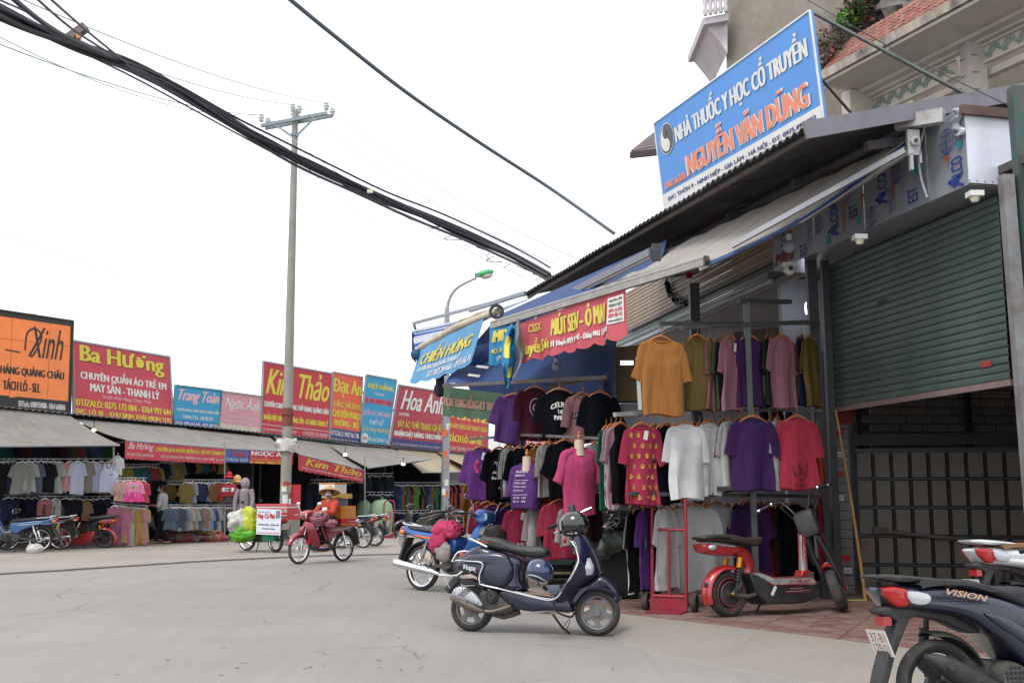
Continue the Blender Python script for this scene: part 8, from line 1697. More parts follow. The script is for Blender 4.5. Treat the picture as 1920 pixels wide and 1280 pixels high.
# ---------------------------------------------------------------- electric bikes
def ebike(label, loc, rz, colr, group=None, lean=-6, steer=28, hero=True):
    B = Bike('electric_bike', label, 'electric bike', loc, rz, group, lean); P1 = paint(colr); RR = .228; W = 1.34; GR_ = mat('silver_decal', '#a8a8a8', .4, .3, var=.5, scale=16)
    wheel(B, 0, RR, RR, .062, 'disc' if hero else 'lo', rimm=MATTE); fw_ = wheel(B, W, RR, RR, .055, 'disc' if hero else 'lo', rz=steer, rimm=MATTE); tx = -17 if hero else 0; oy = -.14 if hero else 0; fw_.location.y = oy; fw_.rotation_euler.x = R(tx)
    if hero:
        mb = MB(); mb.lathe([(.118, -.07), (.122, -.074), (.126, -.07)], (0, 0, RR)); mb.lathe([(.158, -.062), (.162, -.066), (.166, -.062)], (0, 0, RR)); B.p(mb, 'red_rim_ring', mat('dull_red_line', '#8a3030', .5)); mb = MB(); mb.ell((0, -.085, RR), (.016, .03, .016), 10, 6); B.p(mb, 'axle_nut', mat('brass', '#b08838', .35, .7))
    B.p(fender(0, RR, .29, 62, 200, .075, .045), 'rear_fender', P1)
    mb = MB(); mb.ell((-.275, -.03, RR+.10), (.02, .03, .03), 10, 6); B.p(mb, 'reflector', MATTE)
    # seat and tail
    mb = MB(); mb.slab([(-.27, .79), (-.20, .825), (.0, .83), (.18, .80), (.33, .79), (.42, .80), (.44, .76), (.36, .70), (.22, .72), (.05, .745), (-.12, .755), (-.24, .76)], lambda x, z: .13-.05*max(0, x), .03, 4, sm=3); B.p(mb, 'seat', mat('brown_black_seat', '#352b27', .55, var=.15))
    mb = MB(); mb.tube([(.0, -.13, .79), (-.2, -.14, .80), (-.32, -.08, .80), (-.34, 0, .80), (-.32, .08, .80), (-.2, .14, .80), (.0, .13, .79)], .016, 8, sm=3); B.p(mb, 'grab_rail', BLACK)
    mb = MB(); mb.slab([(-.32, .735), (-.2, .74), (.1, .70), (.16, .66), (.02, .61), (-.2, .63), (-.3, .67)], .10, .025, 3, sm=2); B.p(mb, 'tail_body', P1); mb = MB(); mb.slab([(-.2, .742), (.0, .72), (.13, .70), (.0, .70), (-.18, .722)], .104, .006, 2); B.p(mb, 'tail_decal', GR_)
    mb = MB(); mb.slab([(-.34, .735), (-.24, .735), (-.24, .665), (-.30, .655)], .085, .015, 3); B.p(mb, 'tail_light', LRED)
    for sg in (-1, 1):
        mb = MB(); mb.ell((-.22, sg*.11, .70), (.05, .02, .03), 12, 8); B.p(mb, 'turn_signal', LAMB if not hero else LCLR)
        mb = MB(); mb.tube([(.02, sg*.12, RR+.03), (.10, sg*.12, RR+.20)], .013, 8); mb.tube([(.055+.004*k, sg*.12, RR+.12+.014*k) for k in range(11)], [.03 if k % 2 else .022 for k in range(11)], 10); B.p(mb, 'shock_absorber', MATTE); mb = MB(); mb.tube([(.085, sg*.12, RR+.26), (.11, sg*.12, RR+.36)], .032, 12); B.p(mb, 'shock_cup', mat('gold_anodised', '#b87820', .3, .7))
    mb = MB(); mb.tube([(0, -.09, RR), (.10, -.11, RR+.1), (.08, -.11, RR+.33)], .02, 8, sm=2); mb.tube([(0, -.09, RR), (.18, -.10, RR-.03), (.32, -.10, RR+.0)], .022, 8, sm=3); mb.tube([(.05, .09, RR+.1), (.3, .08, RR+.0)], .022, 8); B.p(mb, 'swing_arm', ENG)
    mb = MB(); mb.sweep([(.12, .66, .06, .05), (.24, .62, .06, .07), (.30, .50, .05, .06), (.27, .40, .05, .05)], 12, 3, 3); B.p(mb, 'seat_column', P1 if hero else MATTE)
    # deck
    mb = MB(); mb.slab([(.20, .43), (.30, .44), (.50, .37), (1.02, .36), (1.06, .42), (1.08, .30), (1.02, .13), (.85, .10), (.40, .11), (.27, .24)], lambda x, z: .14, .02, 3); B.p(mb, 'battery_deck', MATTE if hero else P1)
    for sg in (-1, 1):
        mb = MB(); mb.slab([(.22, .425), (.30, .44), (.50, .375), (1.02, .365), (1.07, .29), (1.02, .285), (.60, .30), (.50, .30), (.30, .40)], .004, .003, 2, yc=sg*.143); B.p(mb, 'deck_side_panel', GR_ if hero else P1)
        if hero:
            mb = MB(); mb.tube([(.22, sg*.148, .43), (.30, sg*.148, .442), (.50, sg*.148, .378), (1.02, sg*.148, .368), (1.07, sg*.148, .30), (.60, sg*.148, .30), (.48, sg*.148, .305), (.42, sg*.148, .33)], .005, 6); B.p(mb, 'red_outline', P1)
            mb = MB(); mb.bar((.46, sg*.146, .20), (.52, sg*.146, .29), .002, .035); B.p(mb, 'white_decal', WHITE, ang=0)
            for k in range(5): mb = MB(); mb.bar((.62+.03*k, sg*.145, .215+.014*k), (1.0-.04*k, sg*.145, .218+.014*k), .003, .005); B.p(mb, 'scratch_stripe', GR_ if k % 2 else P1, ang=0)
    f = lambda s, t: Vector((.70+.28*s, -.150, .315+.035*t))
    if hero: write(f, 'OSAKAR', 0, 1, 0, 1, P1, B.o, off=.002, bold=2, name='badge')
    mb = MB(); mb.box((.70, 0, .372), (.6, .22, .012)); B.p(mb, 'deck_mat', BLACK, ang=0)
    # front tube
    mb = MB(); mb.sweep([(1.02, .36, .045, .04), (1.04, .60, .035, .035), (1.05, .84, .032, .03)], 14, 3.5, 3); B.p(mb, 'front_tube', mat('silver_tube', '#a8a4a4', .35, .5, var=.15) if hero else P1); mb = MB(); mb.slab([(.94, .37), (1.08, .37), (1.07, .44), (.97, .44)], .06, .01, 2); B.p(mb, 'tube_collar', P1)
    if hero:
        mb = MB(); mb.bar((1.0, -.0, .40), (1.03, -.0, .84), .07, .01, up=(1, 0, 0)); B.p(mb, 'tube_edge', P1, ang=0); f = lambda s, t: Vector((1.06-.035*t+.01*s, -.037, .46+.32*s)); write(f, 'OSAKAR', 0, 1, 0, 1, P1, B.o, off=.003, bold=2, name='badge')
    mb = MB(); mb.sweep([(1.06, .84, .06, .05), (1.10, .90, .08, .07), (1.12, .98, .07, .06)], 12, 2.6, 3); mb.tube([(1.10, 0, .85), (1.16, 0, .6), (1.2, 0, .5)], .04, 10); B.p(mb, 'head_unit', MATTE)
    st_ = steer
    mb = MB(); 
    for sg in (-1, 1): mb.tube([(0, sg*.09, 0), (-.13, sg*.075, .38), (-.2, sg*.06, .56)], [.02, .022, .02], 8); mb.tube([(.06, sg*.1, .30), (-.1, sg*.09, .6)], .009, 6)
    B.p(mb, 'front_fork', DKSTEEL, (W, oy, RR), st_, rx=tx); B.p(fender(0, 0, .285, -5, 118, .07, .05, taper=.2), 'front_fender', P1, (W, oy, RR), st_, rx=tx); 
    if hero:
        m_ = fender(0, 0, .289, 15, 95, .022, .004); B.p(m_, 'fender_decal', GR_, (W, oy, RR), st_, rx=tx)
    mb = MB(); mb.box((.06, 0, .06), (.03, .09, .05)); B.p(mb, 'rear_reflector', LRED, (1.06, 0, .97), st_-30, ang=0)
    mb = MB()
    for sg in (-1, 1): mb.tube([(0, sg*.03, 0), (.0, sg*.08, .10), (.02, sg*.16, .24), (-.02, sg*.24, .27), (-.09, sg*.36, .25+.0*sg)], .012, 8, sm=3)
    B.p(mb, 'handlebar', BLACK, (1.10, 0, .97), st_, rx=tx)
    mb = MB(); mb.slab([(-.08, -.18), (.08, -.16), (.10, .02), (.04, .10), (-.07, .08), (-.1, -.05)], .11, .03, 3, sm=2); B.p(mb, 'head_cowl', MATTE, (1.12, 0, .97), st_, rx=tx)
    for sg in (-1, 1):
        mb = MB(); mb.tube([(-.05, sg*.30, .262), (-.11, sg*.41, .245)], .018, 10); B.p(mb, 'grip', BLACK, (1.10, 0, .97), st_, rx=tx); mb = MB(); mb.tube([(-.105, sg*.40, .246), (-.118, sg*.425, .243)], .022, 10); mb.ell((-.035, sg*.27, .27), (.025, .025, .025), 10, 6); B.p(mb, 'chrome_end', CHROME, (1.10, 0, .97), st_, rx=tx)
        mb = MB(); mb.tube([(0, sg*.2, .22), (.06, sg*.1, .0), (.10, sg*.04, -.3)], .006, 5, sm=4); B.p(mb, 'brake_cable', BLACK, (1.10, 0, .97), st_, rx=tx)
    mb = MB(); mb.tube([(.50, .06, .16), (.47, .16, .0)], .013, 6); B.p(mb, 'side_stand', MATTE)
    return B
ebike('red and black electric bike with a standing deck parked before the bottom row of shirts', gnd(1366, 1156, FL), 26, '#a02428', None, steer=36, lean=-4)
ebike('red electric scooter bike with a black seat, right of the black motorbike at left', gnd(196, 1027, .03), 184, '#a02428', None, hero=False, steer=0)

# ---------------------------------------------------------------- hand trucks
def hand_truck(label, loc, rz, Hh, wd, Rw, lean):
    t = thing('hand_truck', label, 'hand truck', loc, R(rz), 'red steel hand trucks', 0); RP = mat('red_steel_paint', '#8e2434', .45, .1, var=.12, dirt=.35, dirtc='#54423c'); tl = math.tan(R(lean)); T_ = lambda y, z, x=0: (x-tl*z, y, z)
    mb = MB(); mb.tube([T_(-wd/2, Rw), T_(-wd/2, Hh*.85), T_(-wd*.42, Hh*.96), T_(-wd*.25, Hh, -.02), T_(wd*.25, Hh, -.02), T_(wd*.42, Hh*.96), T_(wd/2, Hh*.85), T_(wd/2, Rw)], .02, 10, sm=3); mb.build('tube_frame', RP, t)
    for y in ((0,) if Rw > .09 else (-.06, .06)): mb = MB(); mb.tube([T_(y, Rw), T_(y, Hh*.68)], .016, 8); mb.build('centre_bar', RP, t)
    mb = MB(); mb.tube([T_(-wd/2, Hh*.68), T_(wd/2, Hh*.68)], .016, 8); mb.build('cross_bar', RP, t); mb = MB(); mb.tube([T_(-wd/2, Rw+.06), T_(wd/2, Rw+.06)], .018, 8); mb.build('cross_bar', RP, t)
    mb = MB(); mb.box((.02, 0, Rw*.8), (.03, wd*1.1, Rw*1.2)); mb.box((.14, 0, .012), (.26, wd*1.05, .01)); mb.build('load_plate', RP, t, 0)
    mb = MB(); mb.tube([(-.04, -wd*.78, Rw), (-.04, wd*.78, Rw)], .014, 8); mb.build('axle', RP, t)
    for sg in (-1, 1):
        mb = MB(); mb.lathe([(Rw*.5, -.02), (Rw*.9, -.028), (Rw, -.012), (Rw, .012), (Rw*.9, .028), (Rw*.5, .02)], (-.04, sg*wd*.72, Rw), n=24); tt = mb.build('tyre', TYRE, t); mb = MB(); mb.lathe([(.001, -.03), (Rw*.2, -.03), (Rw*.25, -.008), (Rw*.52, -.012), (Rw*.52, .012), (.001, .03)], (-.04, sg*wd*.72, Rw), n=20, closed=False); mb.build('wheel_hub', ENG, tt)
    return t
hand_truck('red hand truck with black tyres standing in front of the bottom row of shirts', gnd(1255, 1146, FL), 247, 1.27, .37, .10, 3); hand_truck('red hand truck leaning against the green sacks across the street', gnd(727, 1008, .03), 250, 1.15, .36, .08, 4)
# ================================================================ PEOPLE
SKIN = mat('skin', '#b07c5c', .6, var=.06, k=.9); HAIR = mat('black_hair', '#15110f', .6)
def limb(mb, pts, rs, n=12):
    mb.tube(pts, rs, n, sm=3)
    for p, r_ in zip(pts, rs): mb.ell(p, (r_, r_, r_), 12, 8)
def figure(label, loc, rz, J, shirt, trousers, sleeve=1.0, extra=None, hat=None, mask=None, shoes=BLACK):
    t = thing('person', label, 'person', loc, R(rz)); J = {k: Vector(v) for k, v in J.items()}; pel, nk, hd_ = J['pelvis'], J['neck'], J['head']
    b = MB(); dn = (nk-pel)
    limb(b, [pel, pel+dn*.5, nk-Z*.06, nk, hd_-Z*.05], [.125, .115, .12, .05, .05])
    b.ell(hd_, (.088, .075, .115), 18, 14)
    f = J['face']; sd = f.cross(Z).normalized()
    b.ell(hd_+f*.086-Z*.01, (.016, .014, .022), 8, 6); b.ell(hd_+f*.03-Z*.075, (.05, .045, .04), 10, 8)
    for sg in (-1, 1): b.ell(hd_+sd*sg*.078, (.018, .014, .028), 8, 6)
    sh = MB(); tr = MB(); rs_t = [.145, .14, .15, .08]
    limb(sh, [pel+Z*.02, pel+dn*.5, nk-dn.normalized()*.10, nk-Z*.02], rs_t); limb(tr, [pel-Z*.02, pel+Z*.06], [.14, .135])
    for sg, S_k in ((-1, 'r'), (1, 'l')):
        s_, e, h = J['sh_'+S_k], J['el_'+S_k], J['ha_'+S_k]; limb(b, [nk-Z*.05, s_, (s_+e)/2, e, (e+h)/2, h], [.05, .052, .048, .040, .036, .026])
        w_ = h+(h-e).normalized()*.035; pd = (h-e).normalized(); pn = Vector((0, 0, -1)); ps = pd.cross(pn).normalized()
        b.ell(w_, (.038, .032, .022), 10, 6)
        for q, ln in enumerate((.042, .05, .052, .046)):
            o1 = w_+ps*(-.024+.016*q)+pd*.02; limb(b, [o1, o1+pd*ln*.6-Z*.008, o1+pd*ln*.75-Z*.03], [.009, .0085, .0075], 6)
        limb(b, [w_+ps*.028, w_+ps*.045+pd*.02-Z*.012], [.011, .009], 6)
        k = sleeve; P_ = [nk-Z*.06, s_, (s_+e)/2] + ([e] if k >= .5 else []) + ([(e+h)/2, e+(h-e)*.88] if k > .9 else []); limb(sh, P_, [.075, .075, .068, .06, .055, .048][:len(P_)])
        a, kn, an = J['hip_'+S_k], J['kn_'+S_k], J['an_'+S_k]; limb(b, [a, (a+kn)/2, kn, (kn+an)/2, an], [.085, .075, .055, .05, .035]); limb(tr, [a, (a+kn)/2, kn, (kn+an)/2, an+Z*.03], [.10, .09, .07, .062, .055])
        ft = an+J['toe']*.16-Z*.05; limb(b, [an-Z*.03, an+J['toe']*.06-Z*.045, ft], [.035, .034, .026])
        so_ = MB(); so_.ell(an+J['toe']*.075-Z*.075, (.05+.08*abs(J['toe'].x), .05+.08*abs(J['toe'].y), .022), 14, 6); so_.build('sandal', shoes, t)
    fuse(b, 'body', SKIN, t, .010, 3); fuse(sh, 'shirt', shirt, t, .016, 5); fuse(tr, 'trousers', trousers, t, .016, 5)
    h = MB(); h.ell(hd_-f*.018+Z*.022, (.098, .09, .108), 18, 12); h.v = [v for v in h.v]; h.ell(hd_-f*.06-Z*.05, (.06, .07, .08), 12, 8)
    c_ = hd_+f*.055; h.v = [tuple(Vector(v)-f*max(0, (Vector(v)-c_).dot(f)+.0)) if (Vector(v)-hd_).z < .07 else v for v in h.v]; h.build('hair', HAIR, t)
    e_ = MB()
    for sg in (-1, 1): e_.ell(hd_+f*.078+sd*sg*.03+Z*.022, (.009, .009, .006), 8, 6)
    e_.build('eyes', BLACK, t)
    if mask:
        m_ = MB(); m_.ell(hd_+f*.052-Z*.038, (.058, .064, .052), 16, 10); m_.build('face_mask', mask, t)
        m_ = MB(); m_.tube([hd_+sd*.078, hd_+f*.07+sd*.04-Z*.02], .003, 5); m_.tube([hd_-sd*.078, hd_+f*.07-sd*.04-Z*.02], .003, 5); m_.build('mask_strap', mask, t)
    return t, J
# rider
rf0 = gnd(560, 1057); RZ = 233; rr0 = rf0-Vector((cos(R(RZ)), sin(R(RZ)), 0))*1.2
underbone('red motorbike ridden across the road by the woman in the conical hat', rr0, RZ, '#8e2436', None, lean=0, steer=3, style='spoke', trim=mat('grey_stripe', '#8c8c90', .4))
J = dict(pelvis=(.36, 0, .87), neck=(.40, 0, 1.24), head=(.45, .01, 1.385), face=(.78, .62, 0), toe=(1, 0, 0), sh_r=(.40, -.16, 1.19), sh_l=(.40, .16, 1.19), el_r=(.58, -.25, .99), el_l=(.58, .25, .99), ha_r=(.84, -.28, 1.0), ha_l=(.84, .28, 1.0), hip_r=(.40, -.09, .84), hip_l=(.40, .09, .84), kn_r=(.76, -.13, .78), kn_l=(.76, .13, .78), an_r=(.62, -.17, .38), an_l=(.62, .17, .38))
pr, J_ = figure('person in a conical straw hat, face mask and orange red jersey riding the red motorbike', rr0, RZ, J, cloth('#c83c1c', 1.2), mat('black_trousers', '#16161a', .9), mask=mat('white_mask', '#c8c0d0', .8), shoes=mat('lilac_sandal', '#8c84a8', .7))
h = J_['head']; mb = MB(); mb.lathe([(.001, .155), (.03, .14), (.20, .02), (.225, .0), (.215, -.004), (.02, .125), (.001, .135)], (h.x-.02, h.y, h.z+.015), 'z', 32, closed=False); mb.v = [tuple(Vector((x, y, z))+Vector((0, 0, ((x-h.x)*.78+(y-h.y)*.62)*.32-.0))) for x, y, z in mb.v]; mb.build('conical_hat', mat('straw_hat', '#a88660', .8, var=.12, scale=20), pr, 40)
mb = MB(); mb.ell(h+Vector((.078, .06, -.055)), (.035, .045, .018), 12, 6); mb.build('mask_band', mat('purple_band', '#4c3c78', .8), pr)
mb = MB(); mb.slab([(.50, 1.04), (.55, 1.1), (.57, 1.0), (.53, .96)], .07, .01, 2); mb.build('printed_panel', WHITE, pr)
for k, sg in enumerate((-1, 1)):
    mb = MB(); mb.tube([(.56, sg*.225, .80), (.80, sg*.20, .75), (.68, sg*.235, .45)], .012, 5, sm=3); mb.build('side_stripe', REDP, pr)
jk = thing('jacket', 'dusty pink jacket tied around the handlebar and knees of the rider', 'jacket', rr0, R(RZ)); lump((.80, .16, .88), (.17, .16, .12), cloth('#b06c7c'), 'pink_fabric', jk, 2, .5, 7, (26, 18)); lump((.70, .32, .80), (.10, .14, .07), cloth('#b06c7c'), 'pink_sleeve', jk, 7, .5, 8, (20, 14))
bg = thing('bag', 'red carrier bag hanging below the handlebar of the red motorbike', 'bag', rr0, R(RZ)); mb = MB(); mb.slab([(.86, .38), (1.02, .38), (1.0, .62), (.9, .64)], .08, .02, 2); mb.build('bag_body', REDP, bg); lump((.94, .05, .68), (.07, .09, .06), mat('green_bag', '#3a8a64', .5), 'green_bundle', bg, 1, .4, 7, (18, 12))
def bx(label, px0, px1, py0, py1, Y, dep, m, rz=0, cat='box', band=None, lid=None, name='box', bot=None):
    a = at(px0, py1, Y); b = at(px1, py0, Y); w_, h_ = b.x-a.x, b.z-a.z; z0 = a.z if bot is None else bot
    t = thing(name, label, cat, ((a.x+b.x)/2, Y+dep/2, z0), R(rz)); h_ = b.z-z0
    mb = MB(); mb.slab([(-w_/2, 0), (w_/2, 0), (w_/2, h_), (-w_/2, h_)], dep/2, .012, 2); mb.build('box_body', m, t, 30)
    if band:
        for z_, bh_ in band[1]: mb = MB(); mb.box((0, 0, h_*z_), (w_+.008, dep+.008, h_*bh_)); mb.build('tape_band', band[0], t, 0)
    if lid: mb = MB(); mb.box((0, 0, h_+.02), (w_+.04, dep+.04, .045)); mb.build('lid', lid, t, 0)
    return t, w_, h_, dep
ORT = mat('orange_tape', '#c87c30', .4, var=.12); STY = mat('styrofoam', '#c8cacb', .8, var=.04)
YR = 22.2
bx('big orange taped box on the rear rack of the red motorbike', 622, 656, 948, 984, YR, .42, ORT, RZ+90, band=(REDP, ((.18, .22), (.32, .05)))); bx('blue grey box above the big orange one behind the rider', 623, 644, 934, 948, YR+.05, .3, mat('blue_grey_plastic', '#5c7088', .5), RZ+90)
bx('flat yellow taped crate behind the hat of the rider', 604, 655, 925, 934, YR+.1, .34, mat('yellow_tape', '#b8944c', .5, var=.2), RZ+90, name='crate', cat='crate'); bx('white styrofoam box with orange tape on top of the rider stack', 600, 643, 905, 925, YR+.12, .34, STY, RZ+90, band=(ORT, ((.93, .13),)))
# standing man and seated figure
mp = gnd(302, 1021, .0); J = dict(pelvis=(0, 0, .88), neck=(.02, 0, 1.38), head=(.06, 0, 1.53), face=(.9, .43, 0), toe=(1, 0, 0), sh_r=(.0, -.18, 1.33), sh_l=(.02, .18, 1.33), el_r=(.02, -.24, 1.05), el_l=(.06, .24, 1.05), ha_r=(.24, -.16, 1.06), ha_l=(.26, .12, 1.08), hip_r=(0, -.09, .86), hip_l=(0, .09, .86), kn_r=(.10, -.10, .48), kn_l=(-.06, .10, .48), an_r=(.16, -.11, .10), an_l=(-.26, .11, .12))
figure('person in a loose grey T-shirt and striped black trousers standing in the second stall', mp, 185, J, cloth('#a8a6a8', 1.3), mat('black_trousers', '#16161a'), sleeve=.5, mask=mat('blue_mask', '#4c8cc0', .8))
for a in ((-.10,),):
    mb = MB(); tmx = Matrix.Rotation(R(185), 3, 'Z'); mb.tube([tuple(mp+tmx @ Vector(q)) for q in ((0, -.19, .84), (.08, -.165, .48), (.13, -.16, .15))], .02, 5, sm=3); x = mb.build('trouser_stripe', WHITE, bpy.data.objects['person.001']); x.matrix_parent_inverse = bpy.data.objects['person.001'].matrix_world.inverted() if False else (Matrix.Translation(mp) @ Matrix.Rotation(R(185), 4, 'Z')).inverted()
sp_ = gnd(282, 1014, 0); J = dict(pelvis=(0, 0, .34), neck=(.12, 0, .78), head=(.18, 0, .92), face=(1, 0, 0), toe=(1, 0, 0), sh_r=(.12, -.16, .73), sh_l=(.12, .16, .73), el_r=(.22, -.22, .5), el_l=(.22, .22, .5), ha_r=(.42, -.1, .5), ha_l=(.42, .1, .5), hip_r=(0, -.1, .34), hip_l=(0, .1, .34), kn_r=(.40, -.14, .46), kn_l=(.40, .14, .46), an_r=(.36, -.14, .10), an_l=(.36, .14, .10))
figure('person in a pale shirt sitting low in the shade left of the standing man', sp_, 190, J, cloth('#8c8c94'), mat('black_trousers', '#16161a'), sleeve=.5)
# ================================================================ GOODS
ca = gnd(517, 1035, .03); cf = gnd(437, 1030, .03); CRZ = math.degrees(math.atan2(cf.y-ca.y, cf.x-ca.x)); underbone('dark motorbike loaded with the coffee cooler and signboard', ca, CRZ, '#2c2a2a', None, lean=-3, steer=10)
YC_ = 25.0; t, w_, h_, d_ = bx('red and white cooler box with white lettering on the coffee motorbike', 482, 548, 948, 975, YC_+.3, .55, REDP, -18, 'cooler box', band=(WHITE, ((.92, .12),)), lid=mat('pale_red_lid', '#c83c4c', .5), name='cooler_box')
write(lambda s, u: Vector((w_*(.2+.32*s), -d_/2-.006, h_*(.45+.35*u))), 'Hay Cà Phê', 0, 1, 0, 1, WHITE, t, bold=2, bw=.01, off=.004); write(lambda s, u: Vector((w_*(.2+.3*s), -d_/2-.006, h_*(.12+.22*u))), 'NGON KHÔNG CƯỠNG', 0, 1, 0, 1, YEL, t, bold=1, off=.004)
A_, B_, C_, D_ = at(480, 1001, YC_), at(525, 1003, YC_-.3), at(527, 955, YC_-.3), at(482, 953, YC_); sg_ = thing('signboard', 'white coffee signboard with red and blue lettering in front of the cooler box', 'signboard', A_); f = quadf(A_-A_, B_-A_, C_-A_, D_-A_); mb = MB(); mb.grid(f, 1, 1, .02); mb.build('panel', mat('white_sign_panel', '#ccd0dc', .5, var=.03), sg_, 0)
write(f, 'À ĐÂY RỒI', .06, .55, .86, .93, NAVYP, sg_); write(f, 'Hay Cà Phê', .06, .76, .58, .82, REDP, sg_, bold=4, bw=.008); write(f, 'THƯƠNG HIỆU - ĐẲNG CẤP', .08, .94, .35, .44, NAVYP, sg_, bold=3, bw=.005); write(f, 'VỀ CHẤT LƯỢNG', .24, .78, .20, .28, NAVYP, sg_, bold=3, bw=.005); write(f, 'ĐT TRẦN HOÀN: 0983 779 889 (NGÃ TƯ NINH HIỆP)', .04, .96, .04, .11, REDP, sg_); patch(f, .80, .97, .66, .95, mat('portrait_blue', '#4c74a4', .6), sg_, off=.006, name='photo_patch'); disc(f, .885, .82, .05, .09, SKIN, sg_, off=.009, name='photo_patch')
bx('pale grey box below the cooler on the coffee motorbike', 527, 553, 975, 1003, YC_+.2, .4, mat('grey_card', '#8c8a84', .8), -18); x, *_ = bx('green net crate hanging under the coffee signboard', 492, 518, 1002, 1014, YC_, .2, mat('green_net', '#2c7c5c', .8, var=.3, scale=30), -18, name='crate', cat='crate')
pb2 = thing('plastic_bags', 'bundle of white, yellow and green plastic bags hanging on the coffee motorbike', 'plastic bags', at(456, 985, 25.4)); lump((-.10, 0, .10), (.24, .2, .24), mat('white_bag', '#c4c2bc', .4, trans=.2), 'white_bag', pb2, 3, .45, 5); lump((.16, .02, .08), (.22, .2, .30), mat('yellow_bag', '#b8c030', .4, trans=.2), 'yellow_bag', pb2, 6, .45, 5); lump((.02, -.02, -.18), (.28, .2, .17), mat('green_bag2', '#58a820', .4, trans=.2), 'green_bag', pb2, 9, .45, 5)
x = lump((0, 0, .09), (.17, .13, .12), mat('white_bag', '#c4c2bc'), 'white_bundle', None, 4, .3, 5, zmin=0); x.location = gnd(66, 1036, .03); x['label'] = 'small white cloth bundle lying on the pavement near the light blue motorbike'; x['category'] = 'bundle'
SK2 = mat('green_sack', '#7c9478', .8, var=.12, bump=.5, bscale=8)
for px, py0, py1, r_, lb in ((681, 937, 999, .24, 'smaller green woven sack tied at the top, left of the big one'), (714, 936, 1001, .40, 'big green woven sack behind the far red hand truck')):
    b = gnd(px, py1, .03); h_ = at(px, py0, b.y).z-.03; o = thing('woven_sack', lb, 'sack', b); mb = MB(); mb.lathe([(.001, 0), (r_*.9, .02), (r_, h_*.3), (r_*1.02, h_*.6), (r_*.92, h_*.88), (r_*.5, h_*.98), (.001, h_)], n=26, axis='z', closed=False); mb.v = [tuple(Vector(v)*(1+.10*noise.noise(Vector(v)*3))) for v in mb.v]; mb.build('sack_body', SK2, o, 60)
    mb = MB(); mb.tube([(0, 0, h_*.97), (.02, 0, h_+.03), (.05, 0, h_+.08)], [.05, .02, .04], 8); mb.build('tied_neck', SK2, o)
x = bx('red upright panel standing behind the concrete pole', 546, 563, 908, 985, 33, .12, RED2, 0, 'panel', band=(WHITE, ()), name='upright_panel', bot=0)
r = random.Random(5); pc_ = [('#6c2a2c', 'dark red'), ('#7a5a44', 'brown'), ('#8c3838', 'red'), ('#6c6460', 'grey'), ('#5c3434', 'maroon')]
for k in range(8):
    px = 322+k*12.5; h_, cn = pc_[k % 5]; b = gnd(px, 1017-.2*k, .02); x = lump((0, 0, .14), (.24, .2, .16), mat('wrapped_'+h_[1:], h_, .35, var=.5, scale=14, coat=.3), 'wrapped_bundle', None, k, .35, 6, (18, 12), 0); x.location = b; x['label'] = '%s plastic wrapped bundle on the floor of the second stall, %s from left' % (cn, ORD[k]); x['category'] = 'bundle'; x['group'] = 'wrapped bundles on the stall floor'
x = lump((0, 0, .30), (.34, .2, .07), cloth('#a8844c'), 'yellow_cloth', None, 3, .5, 5); x.location = gnd(385, 1016, .02); x['label'] = 'mustard cloth thrown over the wrapped bundles'; x['category'] = 'cloth'
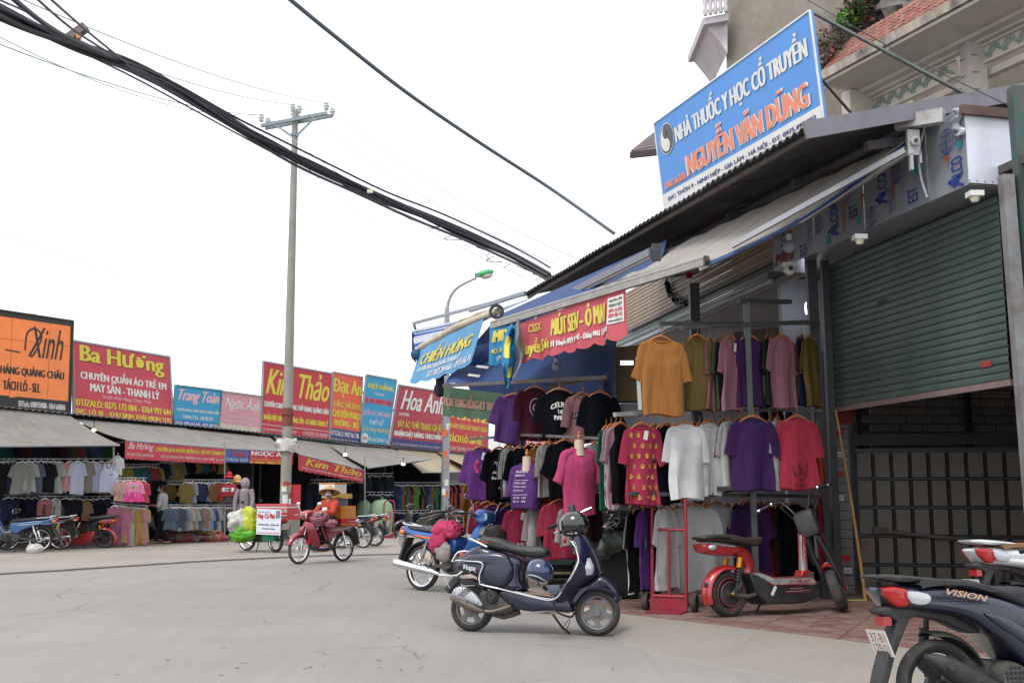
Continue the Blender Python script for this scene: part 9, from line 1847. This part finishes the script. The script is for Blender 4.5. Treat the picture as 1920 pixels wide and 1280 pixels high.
# black covered table, bag heap, stacked clothes, cardboard and foil beside the near stall
bt = thing('covered_table', 'tall black net covered stack of goods behind the front wheel of the retro scooter', 'covered stack', gnd(1142, 1118, FL)); BT = mat('black_net', '#111214', .7, var=.4, scale=40); mb = MB(); mb.slab([(-.29, 0), (.32, 0), (.33, .40), (.30, .70), (.18, .80), (-.12, .80), (-.25, .70), (-.30, .35)], lambda x, z: .34+.02*sin(z*9), .07, 5, sm=2); mb.build('net_cover', BT, bt, 60)
BG = mat('black_bin_bag', '#17181a', .25, var=.3, coat=.5)
x = lump((0, 0, 0), (.26, .2, .12), BG, 'bin_bag', None, 8, .6, 8); x.location = Vector(bt.location)+Z*.90+Vector((.08, 0, 0)); x['label'] = 'crumpled black plastic bags piled on top of the black covered stack'; x['category'] = 'plastic bags'
x = lump((0, 0, 0), (.26, .16, .16), mat('clear_film', '#4c5450', .15, var=.5, scale=9, coat=.7), 'clear_wrap', None, 2, .4, 6); x.location = Vector(bt.location)+Z*.66+Vector((-.16, -.3, 0)); x['label'] = 'clear plastic film wrapped over the left shoulder of the black covered stack'; x['category'] = 'plastic film'
x = lump((0, 0, 0), (.07, .05, .03), mat('yellow_green_rag', '#8c8c30', .9, var=.4), 'rag', None, 5, .6, 9); x.location = Vector(bt.location)+Z*.84+Vector((.06, -.2, 0)); x['label'] = 'small yellow green rag on top of the black covered stack'; x['category'] = 'rag'
fs_ = gnd(1047, 1104, FL)
for k in range(9):
    c_ = ('#2a2a2c', '#8c7658', '#3a3430', '#6c6258', '#1f1f22', '#9a8a70', '#4c4038', '#2c2c30', '#3c5a4c')[k]; mb = MB(); mb.slab([(-.2, 0), (.2, 0), (.19, .035), (-.19, .035)], .14, .014, 3); x = mb.build('folded_garment', cloth(c_), label='%s folded garment in the pile seen through the retro scooter, %s from the bottom' % (('charcoal', 'khaki', 'dark brown', 'taupe', 'black', 'sand', 'brown', 'slate black', 'green black')[k], ORD[k]), cat='folded clothes', group='pile of folded garments'); x.location = fs_+Z*(.04*k)+Vector((r.uniform(-.02, .02), r.uniform(-.02, .02), 0)); x.rotation_euler = (0, 0, r.uniform(-.2, .2))
CARD = mat('cardboard', '#7c5648', .85, var=.15, dirt=.2); mb = MB(); mb.box((0, 0, .04), (.62, .3, .08), b=0); mb.box((.1, -.05, .1), (.4, .2, .05)); x = mb.build('cardboard_stack', CARD, ang=0, label='flattened brown cardboard under the bottom row of shirts', cat='cardboard'); x.location = gnd(1255, 1118, FL)
FO = mat('foil', '#a8a4a4', .2, .8, var=.4, scale=16)
for px, py, sx, lb in ((1325, 1112, .16, 'crumpled silver foil left of the electric bike rear wheel'), (1440, 1116, .45, 'long silver and red foil strip on the floor under the electric bike')):
    x = lump((0, 0, .05), (sx, .08, .09), FO, 'foil_sheet', None, px, .5, 9, (30, 14), 0); x.location = gnd(px, py, FL); x['label'] = lb; x['category'] = 'foil'
